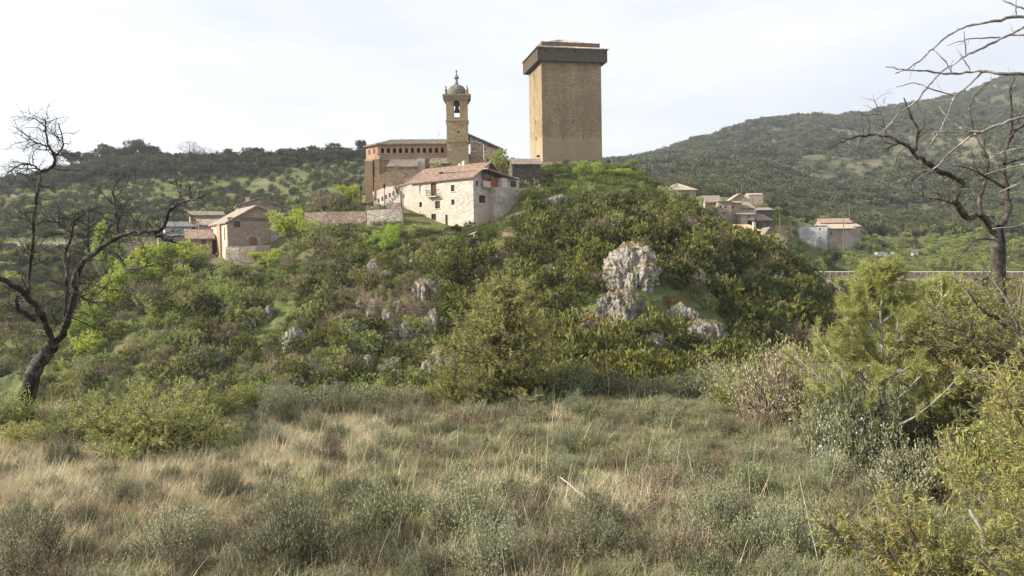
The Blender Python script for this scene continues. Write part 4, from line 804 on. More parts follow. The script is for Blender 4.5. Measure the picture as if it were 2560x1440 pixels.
wall_line('terrace_wall', 'long brownish rubble garden wall behind the yellow green tree, left of the white wall', [(765, 130, 532, 578), (800, 129, 530, 577), (860, 128, 528, 575), (918, 126.5, 530, 566)], 'rubble', .8)
wall_line('terrace_wall', 'bright pale rubble wall joining the left foot of the large stone house', [(920, 126, 527, 552), (960, 125, 524, 560), (1007, 124.5, 522, 566)], 'pale_rubble', .8)
wall_line('retaining_wall', 'tall pale mossy retaining wall beneath the arched wooden door', [(568, 126, 616, 664), (600, 125.6, 616, 668), (640, 125.6, 614, 668), (676, 126, 612, 660)], 'pale_rubble', 1.0)
wall_line('retaining_wall', 'low dry-stone retaining wall under the courtyard, left of the chapel terrace', [(476, 124, 668, 690), (520, 124, 664, 690), (575, 124, 664, 690)], 'rubble', 1.0)
wall_line('terrace_wall', 'low pinkish earth-stained wall on the grassy slope, right of the two white trunks', [(835, 121, 588, 601), (880, 120, 586, 601), (920, 119.5, 588, 600)], 'rubble', .6)
wall_line('road_wall', 'pale guard wall along the hillside road at far left', [(-260, 199, 608, 616), (0, 198, 605.5, 612), (200, 198, 604.5, 610), (330, 198, 603, 609), (400, 198, 601, 607)], 'concrete', .5)
wall_line('dark_wall', 'dark stone retaining wall above the road, behind the round green tree', [(255, 176, 606, 618), (330, 172, 602, 618), (400, 168, 598, 618)], 'darkstone', .8)
ribbon('road', [(*at(p, 203, 0)[:2], float(H(at(p, 203)[0], 203))) for p in range(-600, 440, 20)], 5.0, M['asphalt'], .15)
# ramp and garden walls left of the house (cream with baluster openings)
wall_line('ramp_wall', 'cream ramp wall with dark baluster gaps climbing toward the church', [(936, 133, 505, 530), (960, 132, 492, 522), (1002, 131, 477, 512)], 'concrete', .5)
for k in range(6):
    p_ = P(948 + k * 9.2, 500 - k * 4.6, 131.9 - k * .12); ob = MB().box(-.16, -.1, -.5, .16, .0, .1).lathe([(.16, .1), (.1, .22), (.001, .26)], 8, 0, -.05).build('baluster_gap', M['door']); ob.location = p_ - np.array([0, .55, 0]); tag(ob, 'small dark arched niche in the cream ramp wall below the church', 'niche', 'niches in the ramp wall')
wall_line('garden_wall', 'cream garden wall with grass on top under the church annex', [(934, 136, 480, 500), (968, 135, 468, 492), (1006, 134, 460, 488)], 'concrete', .6)
wall_line('courtyard_wall', 'short dark red-brown wall at the top of the pale rubble wall', [(968, 127.5, 508, 528), (1004, 127, 508, 530)], 'rubble', .5)
wall_line('garden_wall', 'short shaded wall with rounded top beside the lamp post, above the rubble wall', [(916, 128.5, 514, 532), (950, 128.5, 515, 530)], 'rubble', .5)
def lamp(px, py0, py1, d, label, arm=False):
    p = P(px, py1, d); h = P(px, py0, d)[2] - p[2]; o = empty('street_lamp', p, 0, label, 'lamp post', 'street lamps near the church')
    MB().tube([(0, 0, -1), (0, 0, 1), (0, 0, h - .7)], ([.09, .07, .05] if not arm else [.06, .05, .04]), 6).build('post', M['iron'] if not arm else M['whiteframe'], o)
    if arm: MB().tube([(0, 0, h - .7), (-.1, 0, h - .2), (-.5, 0, h)], [.05, .04, .04], 6).box(-.95, -.1, h - .05, -.4, .1, h + .03).build('lamp_head', M['whiteframe'], o)
    else: MB().lathe([(.05, h - .7), (.16, h - .6), (.24, h - .12), (.3, h - .1), (.12, h + .05), (.03, h + .2)], 8).build('lantern', M['iron'], o)
lamp(962, 461, 512, 130, 'dark lantern post standing before the cream ramp wall'); lamp(903, 467, 502, 133, 'dark lantern post left of the church buttress', )
lamp(1210, 357, 402, 137, 'pale arm lamp before the right end of the church', True)
def sign(px, py0, py1, d):
    p = P(px, py1, d); h = P(px, py0, d)[2] - p[2]; o = empty('information_sign', p, 0, 'small dark information board on a post at the foot of the keep', 'sign')
    MB().tube([(0, 0, -.5), (0, 0, h - .3)], [.06, .06], 6).build('post', M['concrete'], o); MB().box(-.28, -.05, h - .35, .28, .05, h).build('board', M['iron'], o)
sign(1346, 388, 412, 138)
def tvant(px, py0, py1, d, label):
    p = P(px, py1, d); h = P(px, py0, d)[2] - p[2]; mb = MB().tube([(0, 0, -.3), (0, 0, h)], [.035, .03], 5)
    for k in range(3): mb.tube([(-.5 + .1 * k, 0, h - .1 - .35 * k), (.5 - .1 * k, 0, h - .1 - .35 * k)], [.02, .02], 4)
    tag(mb.build('roof_antenna', M['greyblue'], None, False, p), label, 'antenna')
tvant(1097, 328, 352, 142, 'thin television antenna on the church roof left of the bell tower')
# fallen bleached beams under the stone house
rng = random.Random(4)
for k, (x0, y0, x1, y1) in enumerate([(1176, 592, 1196, 606), (1184, 582, 1191, 616), (1192, 590, 1198, 606), (1172, 608, 1182, 620), (1168, 590, 1190, 580)]):
    a_, b_ = P(x0, y0, 112.5 + k * .1), P(x1, y1, 111.5 - k * .1); ob = MB().tube([(0, 0, 0), tuple(b_ - a_)], [.09, .07], 4).build('fallen_beam', M['deadwood'], None, False, a_); tag(ob, 'bleached timber beam lying in the collapsed heap below the stone house', 'beam', 'fallen beams below the house')
# ------------------------------------------------------------------ right hand village
simple('hipped_barn', 'round cornered pinkish barn with sunbleached hipped roof, nearest village roof to the hilltop', 'barn', 1672, 214, 4, 1645, 1740, 505, 476, 455, wall='pinkish', roof='tile_pale', wR=((1677, 477, 1681, 481),), hip=5, over=.5, bars=(0, 0), fm='frame', drop=6)
simple('long_roofed_house', 'low house with long grey brown roof, just right of the hipped barn', 'house', 1765, 225, -8, 1740, 1800, 520, 505, 487, 'x', 'village', 'tile_grey', lenL=9, over=.4, drop=6)
simple('village_house', 'tan two-storey village house with six small windows facing the valley', 'house', 1796, 221, -4, 1766, 1829, 545, 503, 498, 'x', 'village', 'tile_grey', wR=((1799, 514, 1804, 520.5), (1811, 515, 1816.5, 521), (1806, 531, 1813, 536)), wL=((1784, 516, 1789, 523), (1781, 504, 1788, 507.5)), split=.8, over=.4, drop=6, bars=(0, 0), zeb=P(1796, 500, 221)[2])
simple('brick_house', 'orange stained house end with one upper window, right of the tan two-storey house', 'house', 1829, 221.5, -4, 1826, 1854, 545, 507, 501, 'x', 'church', 'tile_grey', wR=((1829.8, 514, 1835, 521),), lenL=6, over=.4, drop=6, bars=(0, 0), split=.8)
simple('gabled_house', 'plain tan gable wall rising behind the two-storey house', 'house', 1826, 240, -4, 1822, 1873, 512, 500, 484, 'y', 'village', 'tile_pale', lenL=8, over=.3)
simple('walled_barn', 'low dark walled barn with pale roof patch, highest building of the right village', 'barn', 1872, 255, -4, 1866, 1908, 500, 487, 482, 'x', 'pinkish', 'tile_pale', lenL=7, over=.1)
simple('grey_walled_house', 'blue grey rendered house with pale tiled roof, right of the orange stained house', 'house', 1854, 223, -3, 1850, 1886, 540, 521, 502, 'x', 'greyblue', 'tile_grey', wR=((1871, 521.5, 1876, 525),), split=.9, lenL=8, over=.4, drop=4, bars=(0, 0))
simple('lower_house', 'tan lower house with dark open ground floor, under the blue grey rendered house', 'house', 1852, 216, -4, 1848, 1886, 562, 536, 531, 'x', 'village', 'tile_grey', wR=((1870, 538, 1874, 543), (1869, 551, 1884, 562)), lenL=5, split=.9, over=.3, pm='void', bars=(0, 0))
simple('shaded_house', 'dark shaded stone house with sagging grey roof, right edge of the house cluster', 'house', 1896, 222, 5, 1887, 1929, 570, 550, 533, 'x', 'darkstone', 'tile_grey', wR=((1909, 557, 1916, 566),), lenL=9, over=.5, fm='whiteframe', split=.8)
simple('shaded_shed', 'low dark shed behind the shaded stone house', 'shed', 1890, 236, 5, 1885, 1932, 545, 525, 518, 'x', 'darkstone', 'tile_grey', lenL=6, over=.3)
simple('orange_roofed_house', 'bright orange roof with white chimney, below the house cluster', 'house', 1858, 208, 8, 1850, 1898, 590, 577, 559, 'x', 'village', 'tile_orange', lenL=8, split=.9, over=.5, chim=(4.0, 2.0, P(1858, 566, 208)[2], .7, 1.1))
simple('blue_window_house', 'gabled stone house with blue window in a white surround', 'house', 1905, 203, -4, 1893, 1968, 625, 592, 568, 'y', 'village', 'tile_grey', wR=((1948, 603, 1960, 615),), lenL=8, split=.32, over=.4, fm='blue', bars=(1, 0), drop=5, zeb=P(1905, 596, 203)[2])
sb = bpy.data.objects['blue_window_house']
s = simple('white_block_house', 'square flat roofed house of streaked white plaster with four windows', 'house', 1999, 255, -10, 1994, 2069, 610, 566, 564.5, 'x', 'greyplaster', 'greyplaster' if False else 'slate', wR=((2016, 571, 2024, 577.5), (2047, 570.5, 2054.5, 577), (2016, 593.5, 2024.5, 599.5), (2047, 593, 2055, 599)), lenL=7, over=.12, fm='whiteframe', bars=(1, 0), fw=.12)
simple('shaded_block', 'brown shaded stone house with tall narrow window, joined to the white block house', 'house', 2070, 256, 5, 2068, 2135, 603, 571, 559, 'x', 'pinkish', 'tile_pale', wR=((2076, 577, 2082, 589),), lenL=9, over=.5, fm='whiteframe', bars=(0, 0), split=.7)
simple('red_roofed_barn', 'tan barn with weathered red tiled roof, behind the white block house', 'barn', 2053, 268, -6, 2049, 2128, 575, 557, 546, 'x', 'village', 'tile', lenL=8, over=.4)
simple('stone_shed', 'reddish stone shed with pale roof, right end of the white block house group', 'shed', 2128, 264, 5, 2126, 2152, 590, 566, 557, 'x', 'pinkish', 'tile_pale', lenL=8, over=.3)
def van(px, py):
    p = ground(px, py, 150, 900); o = empty('parked_van', p, R(-8), 'small white boxy van parked on the dirt road above the terraces', 'van')
    prof = [(-1.0, .35), (-.98, 1.0), (-.55, 1.1), (-.25, 1.75), (2.2, 1.8), (2.3, .35)]; mb = MB()
    for y in (-.8, .8): mb.poly([(x, y, z) for x, z in prof])
    for (x0, z0), (x1, z1) in zip(prof, prof[1:] + prof[:1]): mb.poly([(x0, -.8, z0), (x1, -.8, z1), (x1, .8, z1), (x0, .8, z0)])
    mb.build('body', M['white'], o)
    for x in (-.45, 1.6):
        for y in (-.72, .72): w_ = MB(); w_.lathe([(.01, -.1), (.3, -.1), (.3, .1), (.01, .1)], 12); ob = w_.build('wheel', M['iron'], o); ob.data.transform(Matrix.Translation((x, y, .3)) @ Matrix.Rotation(R(90), 4, 'X'))
    for x0, x1 in ((-.2, .45), (.6, 1.3), (1.45, 2.1)): MB().poly([(x0 - (.12 if x0 < 0 else 0), -.805, 1.12), (x1, -.805, 1.12), (x1, -.805, 1.6), (x0, -.805, 1.6)]).build('window', M['glass'], o)
    MB().poly([(-.53, -.7, 1.14), (-.53, .7, 1.14), (-.28, .7, 1.68), (-.28, -.7, 1.68)]).build('windscreen', M['glass'], o)
    o.scale = (.95, .95, 1.05); o.location.z = float(H(p[0], p[1])) + .55
van(2000, 541)
def tank(name, px, py, d, label, r, L, mat, cat, legs=True):
    p = ground(px, py, 150, 900); o = empty(name, p, 0, label, cat); b_ = MB(); pr = [(.001, -L / 2 - r * .4), (r * .6, -L / 2 - r * .28), (r, -L / 2), (r, L / 2), (r * .6, L / 2 + r * .28), (.001, L / 2 + r * .4)]
    b_.lathe(pr, 16); ob = b_.build('shell', mat, o, True); ob.data.transform(Matrix.Translation((0, 0, r + .3)) @ Matrix.Rotation(R(90), 4, 'Y'))
    for x in (-L * .3, L * .3): MB().box(x - .1, -r * .7, -.5, x + .1, r * .7, .5).build('support', M['greyblue'], o)
tank('gas_tank', 2252, 704, 196, 'white horizontal gas tank in front of the river wall', .6, 1.6, M['white'], 'tank')
o = empty('water_tank', ground(1893, 516, 150, 900), 0, 'small upright red tank beside the rubble pens above the village', 'tank'); o.scale = (.7, .7, .8); MB().lathe([(.01, 0), (.42, 0), (.45, .1), (.45, 1.0), (.3, 1.2), (.01, 1.22)], 12).build('barrel', M['red'], o); MB().lathe([(.2, 1.22), (.2, 1.32), (.01, 1.33)], 8).build('lid', M['iron'], o)
def shed(px, py, d, w_, h_, label, mat='white', name='garden_shed'):
    p = ground(px, py, 150, 900); w_ *= p[1] / d; h_ *= p[1] / d; o = empty(name, p, R(5), label, 'shed'); MB().box(-w_ / 2, 0, -.6, w_ / 2, 1.6, h_).build('wall', M[mat], o)
    r = MB(); r.poly([(-w_ / 2 - .1, -.12, h_ - .02), (w_ / 2 + .1, -.12, h_ - .02), (w_ / 2 + .1, 1.7, h_ + .25), (-w_ / 2 - .1, 1.7, h_ + .25)]); r.box(-w_ / 2 - .1, -.12, h_ - .1, w_ / 2 + .1, -.02, h_ - .021); r.build('roof', M['slate'], o)
    MB().box(-.2, -.03, .0, .25, -.003, h_ * .75).build('door', M['greyblue'], o)
shed(2289, 641, 225, 1.6, 1.5, 'tiny white garden shed with grey door, on the terraces'); shed(2206, 641, 228, 3.0, 1.0, 'long low white shed left of the tiny garden shed'); shed(2238, 640, 227, .9, .9, 'small white hut between the two terrace sheds')
shed(2360, 584, 262, 1.8, 1.4, 'small cream hut among the trees on the upper terrace', 'concrete')
def pole(px, py0, py1, d, label, cross=True):
    p = P(px, py1, d); h = P(px, py0, d)[2] - p[2]; mb = MB().tube([(0, 0, min(-1, float(H(p[0], p[1])) - p[2] - .5)), (0, 0, h)], [.14, .09], 6)
    if cross: mb.box(-.9, -.06, h - .6, .9, .06, h - .45)
    tag(mb.build('utility_pole', M['trunk'], None, False, p), label, 'utility pole', 'utility poles of the right village')
for q in ((1854, 458, 487, 250, 'wooden utility pole above the plain gable wall', 0), (1842, 470, 487, 252, 'short bare pole just left of the wooden utility pole', 0), (1950, 532, 578, 210, 'tall thin pole beside the bare brown tree left of the white block', 0), (2109, 528, 562, 250, 'pole rising before the red tiled barn'), (2124, 505, 530, 270, 'pole with crossbar among the dark oaks above the barn'), (2285, 604, 640, 230, 'pole beside the tiny white garden shed'), (2382, 525, 545, 300, 'pole with crossbar at the edge of the hillside wood')): pole(*q)
o = wall_line('river_wall', 'long stone embankment wall with white top rail along the valley', [(2030, 204, 682, 700), (2120, 204, 682, 704), (2250, 204, 682, 705), (2400, 204, 682, 706), (2620, 204, 682, 710)], 'rubble', .8)
cp = MB(); A_, B_ = P(2030, 681, 203.6), P(2620, 681, 203.6); n = 30
rp = empty('rail', (0, 0, 0), 0, 'x', 'x'); bpy.data.objects.remove(rp)
off = np.array([o.location[0], o.location[1], 0])
cp.tube([tuple(A_ - off + (0, 0, .12)), tuple(B_ - off + (0, 0, .12))], [.15, .15], 4)
for k in range(40): q = A_ + (B_ - A_) * k / 39 - off; cp.box(q[0] - .1, q[1] - .1, q[2] - .5, q[0] + .1, q[1] + .1, q[2] + .1)
cp.build('top_rail', M['concrete'], o)
wall_line('path_wall', 'sloping pale stone parapet descending at the right foot of the castle hill', [(2030, 176, 676, 690), (2070, 165, 700, 716), (2110, 152, 724, 742)], 'rubble', .6)
ribbon('path', [(*at(p, 200.0)[:2], float(H(at(p, 200.0)[0], 200.0))) for p in range(2030, 2760, 20)], 4.5, M['dirt'], .18)
VD = float(ground(2000, 541, 150, 900)[1]); ribbon('dirt_road', [(*at(p, VD)[:2], float(H(at(p, VD)[0], VD))) for p in range(1930, 2660, 20)], 4.0, M['dirt'], .25)
for k, (py, d, x0, x1) in enumerate(((521, 300, 1925, 2000), (592, 250, 2180, 2330), (612, 238, 2200, 2340), (655, 214, 2080, 2420), (662, 232, 2070, 2200))):
    d = float(ground((x0 + x1) / 2, py + 7, 150, 900)[1])
    wall_line('terrace_wall', ('reddish stone wall of the animal pens beside the white van', 'upper dry-stone terrace wall in the orchard', 'second dry-stone terrace wall under the orchard trees', 'long grassy terrace wall just above the river wall', 'short terrace wall under the white block house')[k], [(x0, d, py + 3, py + 7), (x0 * .8 + x1 * .2, d, py + 1, py + 7), ((x0 + x1) / 2, d, py, py + 7), (x0 * .2 + x1 * .8, d, py + 2, py + 7), (x1, d, py + 5, py + 8)], 'rubble', .6)
# ------------------------------------------------------------------ plants: prototypes
def blob_dirs(n, rng):
    v = rng.normal(size=(n, 3)); return v / np.linalg.norm(v, axis=1)[:, None]
def crown_np(rng, lobes, n, L, W, up=.3, shell=(.72, 1.05), flat=1.0, dens=None):
    """lobes: (centre, radius). Leaf quads gathered in tufts near each lobe's skin."""
    V, F, Tn = [], [], []; tot = sum(r ** 2 for c, r in lobes); b = 0
    for c, r in lobes:
        m = max(8, int(n * r * r / tot)); tu = max(6, m // 9); d = blob_dirs(tu, rng); rr = r * (shell[0] + (shell[1] - shell[0]) * rng.random(tu)) * (1 + .18 * vn(d[:, 0] * 2.5 + c[0], d[:, 1] * 2.5 + c[1], d[:, 2] * 2.5, 5))
        ctr = np.array(c) + d * rr[:, None] * np.array([1, 1, flat]); k = rng.integers(0, tu, m)
        pos = ctr[k] + rng.normal(size=(m, 3)) * r * .085; dr = d[k] * .7 + rng.normal(size=(m, 3)) * .55 + np.array([0, 0, up])
        v, f = leaves_np(pos, dr, L, W, rng); V.append(v); F.append(f + b); b += len(v)
        tn = np.clip(.5 + .28 * rng.normal(size=tu), 0, 1); Tn.append(np.repeat(np.clip(tn[k] + .12 * rng.normal(size=m), 0, 1), 4))
    return np.concatenate(V), np.concatenate(F), np.concatenate(Tn)
def merge(parts):
    """parts: (V, F quads, tint or None, material index)"""
    V, F, Tn, Mi = [], [], [], []; b = 0
    for v, f, t, m_ in parts: V.append(v); F.append(f + b); Tn.append(np.full(len(v), .5) if t is None else t); Mi.append(np.full(len(f), m_)); b += len(v)
    return np.concatenate(V), np.concatenate(F), np.concatenate(Tn), np.concatenate(Mi)
def branches(rng, base, n, length, r0, spread=.7, seg=5, up=.6, jit=.25):
    Ls, Rs = [], []
    for k in range(n):
        a = rng.random() * 6.283; d = np.array([math.cos(a) * spread, math.sin(a) * spread, up]) ; d /= np.linalg.norm(d); p = np.array(base, float); pts = [p]
        for i in range(seg): d = d + rng.normal(size=3) * jit * .5; d /= np.linalg.norm(d); p = p + d * length / seg; pts.append(p)
        Ls.append(pts); Rs.append(np.linspace(r0, r0 * .3, seg + 1))
    return Ls, Rs
def bush_mesh(name, mat, seed, kind='round', n=700, L=.16, W=.09):
    rng = np.random.default_rng(seed); lobes = []
    if kind == 'round': lobes = [((rng.normal() * .38, rng.normal() * .38, .32 + rng.random() * .45), .42 + rng.random() * .28) for _ in range(6)]; up, sh = .5, (.7, 1.05)
    elif kind == 'spiky': lobes = [((rng.normal() * .42, rng.normal() * .42, .4 + rng.random() * .6), .30 + rng.random() * .2) for _ in range(10)]; up, sh = 1.3, (.5, 1.1)
    elif kind == 'low': lobes = [((rng.normal() * .55, rng.normal() * .55, .15 + rng.random() * .2), .35 + rng.random() * .25) for _ in range(7)]; up, sh = .5, (.6, 1.05)
    elif kind == 'twig': lobes = [((rng.normal() * .4, rng.normal() * .4, .45 + rng.random() * .4), .5 + rng.random() * .2) for _ in range(5)]; up, sh = .8, (.2, 1.1)
    v, f, t = crown_np(rng, lobes, n, L, W, up, sh, 1.0 if kind != 'spiky' else 1.3); v[:, 2] = np.maximum(v[:, 2], -.25)
    ls, rs = branches(rng, (0, 0, -.1), 5, .9, .035); bv, bf = tube_np(ls, rs, 4)
    V, F, Tn, Mi = merge([(v, f, t, 0), (bv, bf, None, 1)]); return mesh_np(name, V, F, [M[mat], M['trunk']], tint=Tn, fm=Mi)
KIT = {}
for k in range(4): KIT.setdefault('box', []).append(bush_mesh('box_bush', 'box', 10 + k, 'spiky', 1100, .19, .085)); KIT.setdefault('olive', []).append(bush_mesh('olive_bush', 'olive', 20 + k, 'round', 1000, .15, .08))
for k in range(3): KIT.setdefault('twig', []).append(bush_mesh('bare_bush', 'twiggy', 30 + k, 'twig', 900, .30, .022)); KIT.setdefault('grey', []).append(bush_mesh('grey_bush', 'greybush', 40 + k, 'round', 900, .13, .07)); KIT.setdefault('spring', []).append(bush_mesh('spring_bush', 'spring2', 50 + k, 'round', 700, .13, .09)); KIT.setdefault('orange', []).append(bush_mesh('orange_cover', 'orange_leaf', 60 + k, 'low', 600, .13, .06))
def tree_parts(seed, kind='spring', n=3000, L=.3, W=.2, mat='spring', bark='trunk'):
    """unit tree about 5 m high -> (trunk mesh, crown mesh)"""
    rng = np.random.default_rng(seed)
    if kind == 'pine': hb, lob, fl = 2.3, [((rng.normal() * .9, rng.normal() * .9, 2.7 + rng.random() * 1.7), .7 + rng.random() * .5) for _ in range(13)], .7
    elif kind == 'oak': hb, lob, fl = 1.0, [((rng.normal() * .85, rng.normal() * .85, 1.5 + rng.random() * 1.8), .8 + rng.random() * .5) for _ in range(12)], .85
    elif kind == 'fruit': hb, lob, fl = 1.2, [((rng.normal() * 1.0, rng.normal() * 1.0, 2.2 + rng.random() * 1.3), .6 + rng.random() * .4) for _ in range(11)], .8
    else: hb, lob, fl = 1.3, [((rng.normal() * .95, rng.normal() * .95, 1.9 + rng.random() * 2.4), .5 + rng.random() * .45) for _ in range(16)], .85
    v, f, t = crown_np(rng, lob, n, L, W, .25, (.35, 1.08), fl)
    ls, rs = [np.array([(0, 0, -.6), (.05, 0, hb * .4), (-.05, .08, hb), (0, 0, hb + 1.0)])], [np.array([.18, .15, .12, .06])]
    for c, r in lob:
        c = np.array(c); st = np.array([0, .05, hb * (.7 + .4 * rng.random())]); mid = (st + c) / 2 + rng.normal(size=3) * .2; ls.append(np.array([st, mid, c, c + rng.normal(size=3) * .3])); rs.append(np.array([.08, .055, .035, .012]))
    LS = []; RS = []
    for l, r in zip(ls, rs): LS.append(l); RS.append(r)
    tv, tf = tube_np(LS, RS, 5)
    return mesh_np('trunk', tv, tf, M[bark], True), mesh_np('crown', v, f, M[mat], tint=t), (tv, tf, v, f, t)
def one(seed, mat, bark='trunk', **k):
    _, _, (tv, tf, v, f, t) = tree_parts(seed, mat=mat, bark=bark, **k); V, F, Tn, Mi = merge([(v, f, t, 0), (tv, tf, None, 1)]); return mesh_np('tree', V, F, [M[mat], M[bark]], tint=Tn, fm=Mi)
for k in range(3):
    KIT.setdefault('pine1', []).append(one(70 + k, 'pine', kind='pine', n=1500, L=.42, W=.2)); KIT.setdefault('oak1', []).append(one(80 + k, 'holm', kind='oak', n=1300, L=.34, W=.2)); KIT.setdefault('fruit1', []).append(one(90 + k, 'spring2', kind='fruit', n=1200, L=.34, W=.2))
    KIT.setdefault('oakfar', []).append(one(100 + k, 'holm', kind='oak', n=260, L=.8, W=.5)); KIT.setdefault('pinefar', []).append(one(110 + k, 'pine', kind='oak', n=260, L=.8, W=.45))
    KIT.setdefault('T_spring', []).append(tree_parts(120 + k, 'spring', 5200, .20, .12, 'spring')); KIT.setdefault('T_pale', []).append(tree_parts(130 + k, 'spring', 2600, .17, .10, 'spring2', 'paletrunk')); KIT.setdefault('T_fruit', []).append(tree_parts(140 + k, 'fruit', 3000, .2, .13, 'spring2'))
    KIT.setdefault('T_pine', []).append(tree_parts(150 + k, 'pine', 4200, .30, .13, 'pine')); KIT.setdefault('T_bare', []).append(tree_parts(160 + k, 'spring', 2600, .42, .022, 'twiggy'))
def stuff(name, label, cat, pts, rot, scl, kit, idx):
    me = bpy.data.meshes.new(name); me.vertices.add(len(pts)); me.vertices.foreach_set('co', np.asarray(pts, np.float32).ravel())
    for nm, ty, dat in (('rot', 'FLOAT_VECTOR', rot), ('scl', 'FLOAT_VECTOR', scl)): a = me.attributes.new(nm, ty, 'POINT'); a.data.foreach_set('vector', np.asarray(dat, np.float32).ravel())
    a = me.attributes.new('pidx', 'INT', 'POINT'); a.data.foreach_set('value', np.asarray(idx, np.int32)); me.update()
    o = link(name, me); tag(o, label, cat, None, 'stuff')
    c = bpy.data.collections.new(name + '_kit')
    for k, m_ in enumerate(kit): q = bpy.data.objects.new('%s_kit_%02d' % (name, k), m_); c.objects.link(q)
    ng = bpy.data.node_groups.new(name, 'GeometryNodeTree'); ng.interface.new_socket('Geometry', in_out='INPUT', socket_type='NodeSocketGeometry'); ng.interface.new_socket('Geometry', in_out='OUTPUT', socket_type='NodeSocketGeometry')
    gi = ng.nodes.new('NodeGroupInput'); go = ng.nodes.new('NodeGroupOutput'); ip = ng.nodes.new('GeometryNodeInstanceOnPoints'); ci = ng.nodes.new('GeometryNodeCollectionInfo')
    ci.inputs['Collection'].default_value = c; ci.inputs['Separate Children'].default_value = True; ci.inputs['Reset Children'].default_value = True; ip.inputs['Pick Instance'].default_value = True
    def na(n, ty): q = ng.nodes.new('GeometryNodeInputNamedAttribute'); q.data_type = ty; q.inputs['Name'].default_value = n; return [x for x in q.outputs if x.enabled and x.name == 'Attribute'][0]
    er = ng.nodes.new('FunctionNodeEulerToRotation')
    ng.links.new(gi.outputs[0], ip.inputs['Points']); ng.links.new(ci.outputs[0], ip.inputs['Instance']); ng.links.new(na('pidx', 'INT'), ip.inputs['Instance Index'])
    ng.links.new(na('rot', 'FLOAT_VECTOR'), er.inputs[0]); ng.links.new(er.outputs[0], ip.inputs['Rotation']); ng.links.new(na('scl', 'FLOAT_VECTOR'), ip.inputs['Scale']); ng.links.new(ip.outputs[0], go.inputs[0])
    o.modifiers.new('scatter', 'NODES').node_group = ng; return o
def scatter(rng, n, px0, px1, d0, d1, power=1.0):
    u0, u1 = (px0 - 1280) / FPX, (px1 - 1280) / FPX; u = rng.uniform(u0, u1, n); d = np.sqrt(rng.uniform(d0 ** 2, d1 ** 2, n)); return u * d, d
# ------------------------------------------------------------------ limestone crags
def rock(px, py0, py1, px0, px1, d, label, seed=0, dep=.7, name='rock_outcrop', sub=5):
    import bmesh
    a = P(px, py0, d); b_ = P(px, py1, d); h = (a[2] - b_[2]); w_ = (px1 - px0) / FPX * d
    bm = bmesh.new(); bmesh.ops.create_icosphere(bm, subdivisions=sub, radius=1.0); me = bpy.data.meshes.new(name); bm.to_mesh(me); bm.free()
    v = np.empty(len(me.vertices) * 3, np.float32); me.vertices.foreach_get('co', v); v = v.reshape(-1, 3).astype(float)
    q = v * np.array([w_ / 2, w_ / 2 * dep, h / 2]); s_ = seed * 13.7
    rg = np.random.default_rng(seed + 90); nb = 5 if w_ > 3 else 3; r_max = np.zeros(len(v))
    for k in range(nb):                                     # star-shaped union of angular blocks
        c_ = rg.uniform(-.42, .42, 3) if k else np.zeros(3); hs_ = rg.uniform(.42, .72); rr_ = np.full(len(v), 9.0)
        for m_ in range(11):
            nn_ = rg.normal(size=3) * np.array([1, 1, .6]); nn_ /= np.linalg.norm(nn_); h_ = hs_ * rg.uniform(.75, 1.15) + max(0, nn_.dot(c_)) + min(0, nn_.dot(c_)) ; dn = v @ nn_
            rr_ = np.where(dn > .02, np.minimum(rr_, max(h_, .18) / np.maximum(dn, .02)), rr_)
        r_max = np.maximum(r_max, np.minimum(rr_, 1.15))
    q = v * r_max[:, None] * np.array([w_ / 2, w_ / 2 * dep, h / 2])
    f1 = fbm(q[:, 0] * .5 + s_, q[:, 1] * .5, q[:, 2] * .3, 4, 71); f2 = np.abs(fbm(q[:, 0] * 1.1 + s_, q[:, 1] * 1.1, q[:, 2] * .75, 5, 72)); f3 = np.abs(fbm(q[:, 0] * 2.6 + s_, q[:, 1] * 2.6, q[:, 2] * 2.2, 4, 75))
    q = q * (1 + .25 * f1[:, None]) + v * ((.12 - f2[:, None]) * min(1.1, w_ / 3)) + v * ((.1 - f3[:, None]) * .22)
    me.vertices.foreach_set('co', q.astype(np.float32).ravel()); me.materials.append(M['lime']); me.update()
    c = P((px0 + px1) / 2, (py0 + py1) / 2, d + w_ * dep * .22)
    return tag(link(name, me, None, c), label, 'rock')
def dsurf(px, py): return ground(px, py, 40, 180, 500)[1]
